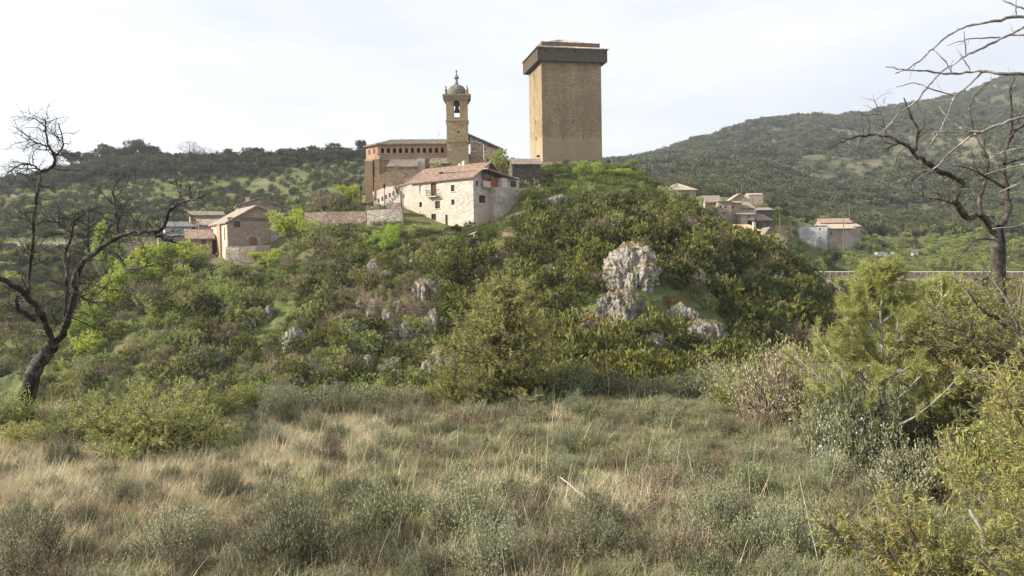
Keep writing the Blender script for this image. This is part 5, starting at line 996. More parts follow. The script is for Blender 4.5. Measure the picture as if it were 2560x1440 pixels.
ROCKS = [(1572, 632, 800, 1508, 1632, 'great white limestone crag with orange lichen, on the right of the slope'), (1540, 740, 830, 1490, 1600, 'grey sloping limestone slab at the foot of the great crag'),
 (1700, 765, 850, 1655, 1745, 'broken white crag with mossy top, right of the great crag'), (1758, 815, 905, 1700, 1815, 'lowest right ridge of pale jagged limestone'), (1612, 868, 950, 1582, 1648, 'pale boulder pile at the meadow edge below the crags'),
 (1082, 785, 872, 1068, 1100, 'tall narrow white limestone pillar left of the central juniper'), (1062, 708, 765, 1034, 1090, 'white knobbly outcrop above the narrow pillar'), (930, 758, 830, 916, 944, 'pale vertical rock face at the left edge of the brown thicket'),
 (1110, 880, 985, 1066, 1150, 'low white rock face behind the central juniper'), (1190, 915, 985, 1150, 1222, 'low grey rock seen through the central juniper'), (735, 830, 900, 712, 758, 'grey rock rib on the lower left slope'), (680, 832, 876, 664, 694, 'small pale rock left of the grey rib'),
 (1400, 488, 528, 1368, 1432, 'sloping pale scree slab below the keep'), (1465, 845, 890, 1444, 1500, 'white rock shelf between juniper and crags'), (940, 650, 715, 918, 960, 'reddish pale rock step under the terrace bushes'), (1030, 652, 700, 1004, 1056, 'low reddish ledge left of the dark box thicket'),
 (965, 772, 850, 952, 982, 'slim grey rock rib beneath the brown thicket'), (1010, 800, 862, 998, 1026, 'second slim rock rib beneath the brown thicket'), (908, 850, 900, 896, 924, 'small white rock low on the middle slope'), (1240, 640, 665, 1222, 1262, 'small pale rock in the dark thicket under the house'), (1660, 690, 720, 1640, 1680, 'small pale rock in the bushes right of the great crag'), (570, 925, 950, 556, 588, 'small pale rock at the lower left foot of the slope'), (1880, 760, 775, 1868, 1892, 'tiny pale rock in the shaded right flank'), (1480, 798, 858, 1440, 1522, 'grey low rock shelf left of the foot of the great crag'), (1640, 838, 900, 1604, 1678, 'broken grey rock between the slab and the boulder pile'), (1600, 612, 660, 1560, 1640, 'mossy rock cap above the great crag')]
for k, (px, y0, y1, x0, x1, lab) in enumerate(ROCKS):
    if k < 4: cx_, cy_ = (x0 + x1) / 2, (y0 + y1) / 2; x0, x1, y0, y1 = cx_ - (x1 - x0) * .62, cx_ + (x1 - x0) * .62, cy_ - (y1 - y0) * .6, cy_ + (y1 - y0) * .6
    elif k in (5, 6, 7, 8, 10): cx_, cy_ = (x0 + x1) / 2, (y0 + y1) / 2; x0, x1, y0, y1 = cx_ - (x1 - x0) * .7, cx_ + (x1 - x0) * .7, cy_ - (y1 - y0) * .62, cy_ + (y1 - y0) * .62
    d = dsurf((x0 + x1) / 2, min(y1, (y0 + y1) / 2 + 5)); rock(px, y0, y1, x0, x1, d + .2, lab, k, .6 if k else .8, sub=6 if k < 5 else 5)
RK = [(x0, x1, y0, y1) for _, y0, y1, x0, x1, _l in ROCKS]
# ------------------------------------------------------------------ castle hill bushes
rg_ = np.random.default_rng(99)
for k in range(46):
    if k < 24: u_, v_ = rg_.uniform(640, 1480), rg_.uniform(640, 950)
    elif k < 34: u_, v_ = rg_.uniform(880, 1110), rg_.uniform(700, 930)
    else: t_ = rg_.random(); u_, v_ = 1640 + t_ * 190 + rg_.normal() * 12, 760 + t_ * 150 + rg_.normal() * 14
    wd, ht = rg_.uniform(12, 58), rg_.uniform(12, 44); dd_ = dsurf(u_, v_ + ht / 2)
    rock(u_, v_ - ht / 2, v_ + ht / 2, u_ - wd / 2, u_ + wd / 2, dd_, 'x', 50 + k, .8, 'hillside_rock', 4)
SMALLROCK = [o for o in bpy.data.objects if o.name.startswith('hillside_rock')]
rng = np.random.default_rng(7)
x, y = scatter(rng, 11000, 60, 2230, 56, 178); z = H(x, y); px, py = pix(x, y, z + .5)
nz = fbm(x * .05, y * .05, o=3, s=77); n2 = fbm(x * .16, y * .16, o=2, s=78)
crest = (py < 460) & (px > 1300) & (px < 1520)
FOOT = [(1000, 1320, 119.5, 136), (1260, 1365, 128, 141), (900, 1265, 137, 160), (1300, 1520, 150, 176), (520, 710, 125, 150), (380, 600, 126, 160), (912, 1012, 123, 137), (560, 690, 123.5, 135)]
ok = np.ones(len(x), bool)
for a, b_, c, e in FOOT: ok &= ~((px > a) & (px < b_) & (y > c) & (y < e))
ok &= zone(x, y) == 0
ok &= ~((px > 515) & (px < 700) & (y > 112) & (py < 672))
for x0, x1, y0, y1 in RK[:4] + RK[-3:]: ok &= ~((px > x0 - 8) & (px < x1 + 8) & (py > y0 - 4) & (py < y1 + 14) & (rng.random(len(x)) < .80))
for x0, x1, y0, y1 in RK:
    ok &= ~((px > x0) & (px < x1) & (py > y0 + 6) & (py < y1 + 10) & (rng.random(len(x)) < .62))
dl_ = np.abs((px - 1640) * .69 - (py - 750) * .73); ok &= ~((px > 1640) & (px < 1830) & (dl_ < 30) & (py > 735) & (rng.random(len(x)) < .72))
# open grassy strips
ok &= ~((py < 470) & (px > 1340) & (px < 1560) & (rng.random(len(x)) < .85))
ok &= ~((n2 > .30) & (px < 1300) & (rng.random(len(x)) < .7))
ok &= ~((px > 900) & (px < 1330) & (py < 600) & (y > 108) & (rng.random(len(x)) < .12))
x, y, z, px, py, nz, n2 = [q[ok] for q in (x, y, z, px, py, nz, n2)]
r_ = rng.random(len(x)); kind = np.full(len(x), 'box', dtype=object)
left = px < 1120
kind[left & (r_ < .42)] = 'olive'; kind[left & (r_ > .80)] = 'spring'; kind[left & (r_ > .42) & (r_ < .54)] = 'twig'; kind[left & (r_ > .54) & (r_ < .62)] = 'grey'
kind[~left & (r_ > .76)] = 'olive'; kind[~left & (r_ > .87)] = 'twig'; kind[~left & (r_ > .93)] = 'grey'; kind[(~left) & (r_ > .965)] = 'spring'
kind[(~left) & (py < 500) & (r_ > .5)] = 'spring'; kind[left & (nz > .25) & (py < 760) & (r_ > .4)] = 'spring'
kind[(px > 930) & (px < 1070) & (py > 730) & (py < 800)] = 'twig'
orr = (((px > 1500) & (px < 1720) & (py > 620) & (py < 860)) | ((px > 1100) & (px < 1500) & (py > 760) & (py < 900))) & (rng.random(len(x)) < .22); kind[orr] = 'orange'
sz = (.5 + 1.25 * rng.random(len(x)) ** 1.5) * (1 + .35 * np.clip(nz, -1, 1)); sz[kind == 'orange'] *= .7; sz = np.where((px > 1120) & (py > 560), sz * 1.35, sz); sz = np.where((px > 1500) & (py < 600), sz * .8, sz)
sz = np.where((px > 860) & (px < 1320) & (py < 640), sz * np.where(py < 600, .45, .6), sz); sz = np.where((py < 500) & (px > 1330) & (px < 1640), sz * .55, sz)
zs = rng.uniform(.8, 1.25, len(x))
vis = visible(x, y, z + 1.2 * sz * zs) & (px > -40) & (px < 2600) & (py < 1010)
LBL = {'box': ('dark green box bush with upright shoots', 'box bushes on the castle hill', 'bush', 'box_bush'), 'olive': ('mid green rounded bush', 'green bushes on the castle hill', 'bush', 'green_bush'), 'twig': ('leafless brown bush', 'bare brown bushes on the castle hill', 'bush', 'bare_bush'),
 'grey': ('grey green bush', 'grey green bushes on the castle hill', 'bush', 'grey_bush'), 'spring': ('light yellow green bush', 'light green bushes on the castle hill', 'bush', 'spring_bush'), 'orange': ('low rust orange shrub', 'orange shrubs among the crags', 'shrub', 'orange_shrub')}
LMK = [(1575, 725, 'the great white crag'), (1700, 805, 'the mossy broken crag'), (1758, 860, 'the jagged right ridge'), (1612, 905, 'the pale boulder pile'), (1082, 825, 'the narrow white pillar'), (1062, 736, 'the knobbly outcrop'), (930, 794, 'the pale rock face'), (735, 862, 'the grey rock rib'), (570, 935, 'the lower left rock'), (1185, 600, 'the fallen beams'), (1120, 585, 'the stone house'), (1290, 570, 'the terrace block'), (1310, 450, 'the stone hut'), (1430, 400, 'the keep'),
 (1690, 500, 'the hipped barn'), (1800, 540, 'the two-storey village house'), (1930, 615, 'the blue window'), (2040, 695, 'the river wall end'), (625, 660, 'the tall retaining wall'), (500, 690, 'the low retaining wall'), (320, 740, 'the left yellow green trees'), (960, 565, 'the bright rubble wall'), (840, 580, 'the brownish rubble wall'), (795, 630, 'the two white trunks'), (1400, 508, 'the scree slab'), (1270, 820, 'the central juniper'), (390, 960, 'the low juniper'), (2040, 780, 'the hill foot'), (1440, 640, 'the dark thicket top'), (1850, 700, 'the right flank'), (880, 700, 'the pink wall')]
def where(px, py, lm=LMK):
    dx, dy, nm = min(((px - a, py - b, n) for a, b, n in lm), key=lambda q: q[0] ** 2 + q[1] ** 2)
    r = math.hypot(dx, dy); pr = 'close ' if r < 45 else '' if r < 100 else 'well '
    return pr + (('left of ' if dx < 0 else 'right of ') if abs(dx) > abs(dy) else ('above ' if dy < 0 else 'below ')) + nm
for o in SMALLROCK:
    q_ = pix(*o.location); tag(o, 'small grey weathered rock poking from the scrub ' + where(*q_), 'rock', 'small rocks on the castle hill')
score = np.where(vis, sz / y, 0); ordr = np.argsort(-score); pick = np.zeros(len(x), bool); lim = {'box': 210, 'olive': 90, 'twig': 40, 'grey': 28, 'spring': 70, 'orange': 22}
cnt = {k: 0 for k in lim}
for i in ordr:
    if score[i] <= 0: break
    k = kind[i]
    if cnt[k] < lim[k]: pick[i] = True; cnt[k] += 1
for i in np.nonzero(pick)[0]:
    k = kind[i]; o = bpy.data.objects.new(LBL[k][3], KIT[k][rng.integers(len(KIT[k]))]); COL.objects.link(o)
    o.location = (x[i], y[i], z[i] - .1); o.rotation_euler = (0, 0, rng.random() * 6.28); o.scale = (sz[i], sz[i], sz[i] * zs[i]); tag(o, LBL[k][0] + ' ' + where(px[i], py[i]), LBL[k][2], LBL[k][1])
rest = ~pick; order = ['box', 'olive', 'twig', 'grey', 'spring', 'orange']; flat = []; st = {}
for k in order: st[k] = len(flat); flat += KIT[k]
idx = np.array([st[k] + rng.integers(len(KIT[k])) for k in kind[rest]]); nr_ = rest.sum(); rz = rng.random(nr_) * 6.28; s3 = sz[rest]
stuff('undergrowth', 'dense mixed bushes and scrub covering the castle hill', 'undergrowth', np.c_[x[rest], y[rest], z[rest] - .1], np.c_[np.zeros(nr_), np.zeros(nr_), rz], np.c_[s3, s3, s3 * zs[rest]], flat, idx)
# short green grass tufts on the hill
def blades(seed, n, h, spread, w_, lean=.5, seg=3, mat='greengrass', curve=.6, hv=.5):
    rng = np.random.default_rng(seed); a = rng.random(n) * 6.283; r = spread * np.sqrt(rng.random(n)); base = np.c_[np.cos(a) * r, np.sin(a) * r, np.full(n, -.02)]
    b2 = a + rng.normal(size=n) * 1.0; hor = np.c_[np.cos(b2), np.sin(b2), np.zeros(n)]; hh = h * rng.uniform(1 - hv, 1.15, n); ln = lean * rng.uniform(.2, 1.3, n); sd_ = np.c_[-np.sin(b2), np.cos(b2), np.zeros(n)]
    rows = []
    for k in range(seg + 1):
        t = k / seg; c = base + hor * (ln * hh * (t * (1 - curve) + curve * t * t))[:, None] + np.array([0, 0, 1]) * (hh * (t - .28 * curve * t * t * ln))[:, None]; wd = w_ * (1 - t * .88) * .5
        rows += [c - sd_ * wd, c + sd_ * wd]
    V = np.stack(rows, 1).reshape(-1, 3); m_ = 2 * (seg + 1); q = np.arange(seg) * 2; F = (np.arange(n)[:, None, None] * m_ + np.stack([q, q + 1, q + 3, q + 2], -1)[None]).reshape(-1, 4)
    return V, F, np.repeat(rng.random(n), m_)
def bl_mesh(name, mat, **k): V, F, t = blades(mat=mat, **k); return mesh_np(name, V, F, M[mat], tint=t)
tf = [bl_mesh('tuft', 'hillgrass', seed=200 + k, n=60, h=.45, spread=.6, w_=.07, lean=.7) for k in range(3)]
x, y = scatter(rng, 22000, 150, 1750, 70, 178); z = H(x, y); px, py = pix(x, y, z)
ok = (zone(x, y) == 0) & visible(x, y, z + .5) & ((py < 620) | (rng.random(len(x)) < .45)); 
for a, b_, c, e in FOOT[:6]: ok &= ~((px > a) & (px < b_) & (y > c) & (y < e))
x, y, z = x[ok], y[ok], z[ok]; n = len(x); s3 = rng.uniform(.6, 1.5, n)
stuff('hill_grass', 'bright green grass growing between the bushes of the castle hill', 'grass', np.c_[x, y, z], np.c_[np.zeros(n), np.zeros(n), rng.random(n) * 6.28], np.c_[s3, s3, s3], tf, rng.integers(0, 3, n))
# ------------------------------------------------------------------ single trees near the houses
TN = {}
def tree(kit, px, py_base, d, pyt, wpx, label, cat='tree', name='tree', group=None, trunkmat=None, dz=0):
    """crown top at pyt, crown width wpx in the photograph"""
    g = P(px, py_base, d); top = P(px, pyt, d)[2]; gz = min(g[2], float(H(g[0], g[1])) + .6) if dz == 0 else g[2]; h = top - gz
    k = TN.get(kit, 0); TN[kit] = k + 1; tm, cm, raw = KIT[kit][k % 3]; o = empty(name, (g[0], g[1], gz), k * 1.9, label, cat, group)
    zmax = raw[2][:, 2].max(); wd = (raw[2][:, 0].max() - raw[2][:, 0].min()) * (.66 if kit in ('T_spring', 'T_pale') else .85); sz_ = h / zmax; sx_ = wpx / FPX * d / wd
    o.scale = (sx_, sx_, sz_); link('trunk', tm, o); link('crown', cm, o); return o
G1 = 'yellow green trees of the village'
tree('T_spring', 722, 610, 123, 518, 88, 'bright yellow green tree in front of the right corner of the gabled stone building', group=G1)
tree('T_pale', 796, 640, 118, 545, 60, 'small pale leaved tree with two white trunks, right of the bright yellow green tree', group=G1)
tree('T_spring', 875, 512, 134, 460, 58, 'round yellow green tree just left of the church buttress', group=G1)
tree('T_spring', 260, 612, 150, 548, 60, 'small round yellow green tree by the hillside road', group=G1)
for k, q in enumerate([(470, 680, 122, 597, 95), (410, 690, 120, 600, 90), (365, 705, 119, 612, 85), (335, 735, 116, 640, 80), (300, 765, 113, 680, 70), (262, 800, 110, 700, 60), (240, 830, 107, 745, 55), (200, 880, 104, 790, 60), (230, 900, 101, 820, 60)]):
    tree('T_spring', *q, ('full yellow green tree beside the red roofed house', 'second yellow green tree from the red roofed house', 'third yellow green tree down the left shoulder', 'yellow green tree midway down the left shoulder', 'yellow green tree below the middle of the left shoulder', 'small yellow green tree low on the left shoulder', 'lowest yellow green tree of the left shoulder row', 'yellow green bush-tree behind the dead tree trunk', 'lighter yellow green bush-tree right of the dead tree trunk')[k], group=G1)
tree('T_pale', 500, 690, 121, 612, 50, 'thin tree with pale stem rising above the low retaining wall', group=G1)
tree('T_fruit', 1247, 432, 131, 367, 66, 'green leafy tree with dark forked trunk between church and stone hut')
tree('T_fruit', 1092, 424, 133, 392, 52, 'rounded light green bush-like tree before the church arcade wall')
tree('T_bare', 992, 475, 131, 412, 34, 'bare grey shrubby tree in front of the church annex')
tree('T_bare', 812, 535, 131, 470, 110, 'wide leafless grey tree above the brownish rubble wall')
tree('T_bare', 860, 535, 134, 485, 70, 'smaller leafless grey tree next to the round yellow green one')
tree('T_fruit', 1053, 618, 117, 556, 52, 'pale blossoming shrub at the foot of the large stone house')
tree('T_spring', 1480, 452, 138, 398, 56, 'light green young tree on the grass under the keep'); tree('T_spring', 1545, 458, 138, 420, 50, 'second light green young tree right of the keep'); tree('T_fruit', 1582, 430, 146, 396, 30, 'small light tree at the right edge of the hilltop')
for k, q in enumerate([(690, 690, 118, 620, 66), (868, 690, 112, 608, 70), (965, 640, 113, 572, 66), (905, 620, 117, 575, 44), (640, 660, 120, 628, 50), (740, 705, 112, 648, 60), (1385, 560, 112, 527, 36), (560, 730, 112, 660, 70), (980, 600, 117, 556, 40)]):
    tree('T_pale' if k % 2 else 'T_spring', *q, ('light green tree under the tall retaining wall', 'light green tree on the slope right of the two white trunks', 'light green tree left below the large stone house', 'small light tree beneath the pale rubble wall', 'leafy bush-tree against the foot of the tall retaining wall', 'light tree halfway down the slope under the yellow green tree', 'small light tree right of the large stone house', 'light tree under the low dry-stone retaining wall', 'small tree beside the left foot of the large stone house')[k], group='light green trees on the upper slope')
for k, q in enumerate([(180, 432, 372, 378, 46), (222, 425, 372, 384, 50), (258, 418, 374, 362, 44), (305, 415, 374, 371, 60), (352, 412, 374, 352, 74), (382, 412, 376, 368, 50), (640, 410, 372, 372, 46), (790, 405, 368, 368, 50), (835, 400, 366, 362, 58), (905, 400, 360, 352, 26), (725, 408, 370, 374, 46), (575, 408, 372, 376, 44)]):
    q = (q[0], q[1], q[2], q[3] - 6, q[4] * 1.1)
    tree('T_pine', *q, ('leftmost tall pine of the ridge row', 'second tall pine from the left on the ridge', 'pointed pine on the ridge beside the broadest one', 'dense pine just left of the broadest ridge pine', 'broadest and highest dark pine of the left ridge', 'pine touching the right side of the broadest ridge pine', 'single pine on the ridge above the rear gabled house', 'pine on the ridge near its right end', 'rounded pine at the right end of the ridge', 'small pine peeking up left of the church apse', 'middle skyline pine above the wide bare tree', 'skyline pine right of the pale ridge tree')[k], name='pine_tree', group='tall pines on the left ridge')
tree('T_bare', 488, 408, 372, 350, 80, 'pale feathery leafless tree standing out on the left ridge skyline')
VT = [(1655, 560, 130, 500, 50), (1725, 540, 150, 500, 40), (2045, 690, 196, 640, 50), (1925, 622, 195, 582, 40), (1960, 600, 212, 555, 60), (1900, 500, 262, 490, 26)]
for q in VT[2:3]: tree('T_fruit', *q, 'dark leaved tree standing alone in front of the river wall')
tree('T_spring', *VT[3], 'yellow green bush-like tree before the blue window house'); tree('T_bare', *VT[4], 'leafless brown tree between the house cluster and the white block')
# orchard and roadside trees in the valley
rng = np.random.default_rng(17); ok_pts = []
for k in range(60000):
    if len(ok_pts) >= 125: break
    u = rng.uniform((1940 - 1280) / FPX, (2700 - 1280) / FPX); d = math.sqrt(rng.uniform(212 ** 2, 320 ** 2)); X = u * d; px_ = 1280 + FPX * u
    if (px_ < 2160 and d > 228 and d < 275) or (px_ < 2000 and d < 250) or abs(d - VD) < 4: continue
    if all((X - a) ** 2 + (d - b_) ** 2 > 16 for a, b_ in ok_pts): ok_pts.append((X, d))
for i, (X, d) in enumerate(ok_pts):
    px_ = 1280 + FPX * X / d; kk = ['fruit1', 'oak1'][rng.random() < .4]; o = bpy.data.objects.new('orchard_tree' if kk == 'fruit1' else 'holm_oak', KIT[kk][i % 3]); COL.objects.link(o); s_ = rng.uniform(.55, 1.0)
    o.location = (X, d, float(H(X, d)) - .2); o.rotation_euler = (0, 0, rng.random() * 6.28); o.scale = (s_, s_, s_ * .9)
    wh = 'on the terraces above the river wall' if d < 250 else 'below the dirt road' if d < 281 else 'along the upper side of the dirt road'
    tag(o, ('light green orchard tree ' if kk == 'fruit1' else 'dark round holm oak ') + wh, 'tree', 'orchard trees of the valley' if kk == 'fruit1' else 'holm oaks of the valley')
# ------------------------------------------------------------------ left hill
rng = np.random.default_rng(23)
x, y = scatter(rng, 14000, -500, 1560, 150, 400); px = pxof(x, y); ok = (zone(x, y) == 1) & ~((y > 195) & (y < 210)); ok &= ~((px > 900) & (px < 1300) & (y < 185))
nz = fbm(x * .02, y * .02, o=3, s=41); ridge = (y > 322) & (px < 700) | (y > 335)
ok &= (rng.random(len(x)) < np.where(ridge, 1.0, np.where(nz > .05, .30, .80)))
x, y, px, nz, ridge = x[ok], y[ok], px[ok], nz[ok], ridge[ok]; z = H(x, y)
pine = ridge & (rng.random(len(x)) < .40); s_ = np.where(pine, rng.uniform(.6, 1.15, len(x)), np.where(ridge, rng.uniform(.4, .8, len(x)), rng.uniform(.25, .75, len(x)))); s_ = np.where(pine & (px < 420) & (px > 150), s_ * 1.2, s_)
spr = (~pine) & (rng.random(len(x)) < .10); vis = visible(x, y, z + 4 * s_) & (px > -30)
lim = {'pine': 150, 'oak': 190, 'spr': 60}; c = {'pine': 0, 'oak': 0, 'spr': 0}; pick = np.zeros(len(x), bool)
for i in np.argsort(-np.where(vis, s_ / y, 0)):
    k = 'pine' if pine[i] else 'spr' if spr[i] else 'oak'
    if vis[i] and c[k] < lim[k]: pick[i] = True; c[k] += 1
LM2 = [(270, 350, 'the ridge pines'), (490, 370, 'the pale ridge tree'), (640, 495, 'the rear gabled house'), (515, 525, 'the topmost cottage'), (430, 555, 'the grey roofed barn'), (260, 580, 'the round roadside tree'), (60, 605, 'the hillside road'), (120, 440, 'the dead tree top'), (850, 380, 'the ridge end'), (810, 480, 'the wide bare tree'), (875, 475, 'the round yellow green tree'), (915, 390, 'the church apse'), (740, 400, 'the middle skyline'), (600, 420, 'the ridge meadow')]
def wl(px, y): return where(*pix(px_x(px, y), y, float(H(px_x(px, y), y)) + 2), LM2)
px_x = lambda p, y: (p - 1280) / FPX * y
def _old(px, y): return ('at the far left end of ' if px < 150 else 'above the dead tree on ' if px < 480 else 'over the village on ' if px < 800 else 'behind the church on ') + ('the ridge skyline' if y > 335 else 'the left hillside' if y > 210 else 'the bank below the road')
for i in np.nonzero(pick)[0]:
    kk, nm, lb, gr = ('pine1', 'pine_tree', 'dark broad pine ', 'pines on the left ridge') if pine[i] else ('fruit1', 'young_tree', 'pale green young tree ', 'pale trees on the left hill') if spr[i] else ('oak1', 'holm_oak', 'dark round holm oak ', 'holm oaks on the left hill')
    o = bpy.data.objects.new(nm, KIT[kk][rng.integers(3)]); COL.objects.link(o); o.location = (x[i], y[i], z[i] - .3); o.rotation_euler = (0, 0, rng.random() * 6.28); o.scale = (s_[i] * 1.15, s_[i] * 1.15, s_[i]); tag(o, lb + wl(px[i], y[i]), 'tree', gr)
r = ~pick; n = r.sum(); kit = KIT['pine1'] + KIT['oak1'] + KIT['fruit1']; idx = np.where(pine[r], 0, np.where(spr[r], 6, 3)) + rng.integers(0, 3, n)
stuff('hillside_scrub', 'dense holm oak and pine scrub mass on the left hill', 'scrub', np.c_[x[r], y[r], z[r] - .3], np.c_[np.zeros(n), np.zeros(n), rng.random(n) * 6.28], np.c_[s_[r], s_[r], s_[r]] * 1.1, kit, idx)
# ------------------------------------------------------------------ right mountain wood
x1, y1 = scatter(rng, 9000, 1380, 2800, 292, 520); x2, y2 = scatter(rng, 26000, 1380, 2800, 520, 1350); x, y = np.r_[x1, x2], np.r_[y1, y2]; px = pxof(x, y)
nz = fbm(x * .008, y * .008, o=4, s=51); ok = (zone(x, y) != 1) & (rng.random(len(x)) < np.where(nz > .16, .15, .92)); ok &= ~((px > 1860) & (px < 2050) & (y < 325)) & ~((px > 1580) & (px < 1700) & (y > 380) & (y < 520) & (rng.random(len(x)) < .5))
x, y, px = x[ok], y[ok], px[ok]; z = H(x, y); s_ = np.where(y < 520, rng.uniform(.5, 1.35, len(x)), rng.uniform(.9, 1.9, len(x))); spr = (rng.random(len(x)) < .05) & (y < 420)
vis = visible(x, y, z + 4 * s_) & (px < 2590); pick = np.zeros(len(x), bool); q = np.argsort(-np.where(vis & (y < 430), s_ / y, 0))[:230]; pick[q] = vis[q]
LM3 = [(1690, 460, 'the hipped barn roof'), (1770, 485, 'the long roof'), (1850, 480, 'the plain gable'), (1890, 480, 'the walled barn'), (1893, 505, 'the red tank'), (2003, 530, 'the white van'), (2030, 565, 'the white block house'), (2090, 545, 'the red roofed barn'), (2124, 515, 'the crossbar pole'), (2200, 540, 'the dark oak row'), (2290, 570, 'the upper terrace'), (2360, 585, 'the cream hut'), (2480, 560, 'the gnarled tree fork'), (1620, 440, 'the hilltop edge'), (2540, 500, 'the right photo edge'), (2400, 480, 'the crooked crown')]
for i in np.nonzero(pick)[0]:
    o = bpy.data.objects.new('young_tree' if spr[i] else 'hillside_oak', KIT['fruit1' if spr[i] else 'oak1'][rng.integers(3)]); COL.objects.link(o); o.location = (x[i], y[i], z[i] - .3); o.rotation_euler = (0, 0, rng.random() * 6.28); o.scale = (s_[i] * 1.1,) * 3
    tag(o, ('light green young tree ' if spr[i] else 'dark holm oak ') + where(*pix(x[i], y[i], z[i] + 2), LM3), 'tree', 'light trees under the mountain' if spr[i] else 'oaks at the foot of the mountain')
r = ~pick; n = r.sum(); kit = KIT['oak1'] + KIT['oakfar'] + KIT['pinefar']; rr = rng.random(n); idx = np.where(y[r] < 430, 0, np.where(rr < .6, 3, 6)) + rng.integers(0, 3, n)
stuff('mountain_wood', 'continuous dark oak and pine wood covering the mountain on the right', 'wood', np.c_[x[r], y[r], z[r] - .4], np.c_[np.zeros(n), np.zeros(n), rng.random(n) * 6.28], np.c_[s_[r], s_[r], s_[r] * .9] * 1.1, kit, idx)
x, y = scatter(rng, 9000, 1880, 2800, 205, 300); px = pxof(x, y); ok = (zone(x, y) == 3) & ~((y > VD - 3) & (y < VD + 3)); x, y = x[ok], y[ok]; z = H(x, y); n = len(x); s_ = rng.uniform(.5, 1.2, n); bi = rng.random(n) < .16
stuff('terrace_grass', 'rough green grass and weeds on the valley terraces', 'grass', np.c_[x, y, z], np.c_[np.zeros(n), np.zeros(n), rng.random(n) * 6.28], np.c_[s_, s_, s_], tf + KIT['olive'][:2] + KIT['spring'][:2], np.where(bi, 3 + rng.integers(0, 4, n), rng.integers(0, 3, n)))
# ravine scrub on the valley bank behind the meadow edge at right and the dark lower left
x, y = scatter(rng, 2600, -400, 2750, 108, 196); px = pxof(x, y); ok = (zone(x, y) == 3) | ((zone(x, y) == 1) & (px < 420)) ; ok &= (px < 380) | ((px > 2050) & (y < 175) ); x, y = x[ok], y[ok]; z = H(x, y); n = len(x); s_ = rng.uniform(1.0, 2.0, n)
stuff('ravine_scrub', 'dark scrub filling the ravine behind the castle hill', 'scrub', np.c_[x, y, z - .2], np.c_[np.zeros(n), np.zeros(n), rng.random(n) * 6.28], np.c_[s_, s_, s_], KIT['olive'] + KIT['box'] + KIT['twig'], rng.integers(0, 11, n))
# ------------------------------------------------------------------ meadow grass
ST = {'straw': [bl_mesh('straw', 'straw', seed=300 + k, n=44, h=.15, spread=.12, w_=.0042, lean=1.15, seg=4, hv=.7) for k in range(4)], 'stalk': [bl_mesh('stalk', 'straw', seed=340 + k, n=5, h=.38, spread=.12, w_=.0050, lean=.45, seg=5, hv=.6) for k in range(3)],
      'pink': [bl_mesh('pink', 'pinkgrass', seed=310 + k, n=60, h=.14, spread=.12, w_=.0036, lean=.8, seg=4, hv=.6) for k in range(3)],
      'green': [bl_mesh('green', 'greengrass', seed=320 + k, n=56, h=.13, spread=.11, w_=.0046, lean=.7, seg=3, hv=.6) for k in range(3)],
      'litter': [bl_mesh('litter', 'straw', seed=330 + k, n=40, h=.13, spread=.13, w_=.004, lean=2.2, seg=3, hv=.6) for k in range(2)]}
rng = np.random.default_rng(5); n = 30000
d = np.sqrt(rng.uniform(2.2 ** 2, 13.0 ** 2, n)); u = rng.uniform(-.95, .95, n); x, y = u * d, d; pxx = 1280 + FPX * u
ok = (y < 11.2) | (pxx > 1750); x, y, pxx = x[ok], y[ok], pxx[ok]; z = H(x, y); n = len(x)
n1 = fbm(x * .55, y * .55, o=3, s=61); n2 = fbm(x * .9 + 9, y * .9, o=3, s=62)
strawy = n1 + np.interp(pxx, [0, 400, 1000, 1500, 2600], [.25, .35, .18, .03, -.02]) + np.interp(y, [3, 5, 7, 9], [-.15, 0, .15, .1])
rr = rng.random(n); fl = ST['straw'] + ST['pink'] + ST['green'] + ST['litter'] + ST['stalk']
typ = np.where(strawy > .30, np.where(rr < .5, 0, np.where(rr < .72, 4, 10)), np.where(rr < .22, 0, np.where(rr < .30, 4, np.where(rr < .88, 7, 10))))
typ = np.where((pxx < 700) & (y > 4.6) & (y < 8.5) & (rr > .45), 4, typ)
sk = rng.random(n) < np.where(strawy > .2, .10, .025); typ = np.where(sk, 12, typ)
cntt = np.where(typ == 0, 4, np.where(typ == 10, 2, 3)); idx = typ + (rng.random(n) * cntt).astype(int)
s_ = rng.uniform(.6, 1.15, n) * (1 + .25 * n2); s_ = np.where((n1 > .3) & (typ == 0), s_ * 1.2, s_)
stuff('meadow_grass', 'dry straw and green grass covering the foreground meadow', 'grass', np.c_[x, y, z], np.c_[rng.normal(size=n) * .08, rng.normal(size=n) * .08, rng.random(n) * 6.28], np.c_[s_, s_, s_ * rng.uniform(.7, 1.15, n)], fl, idx)
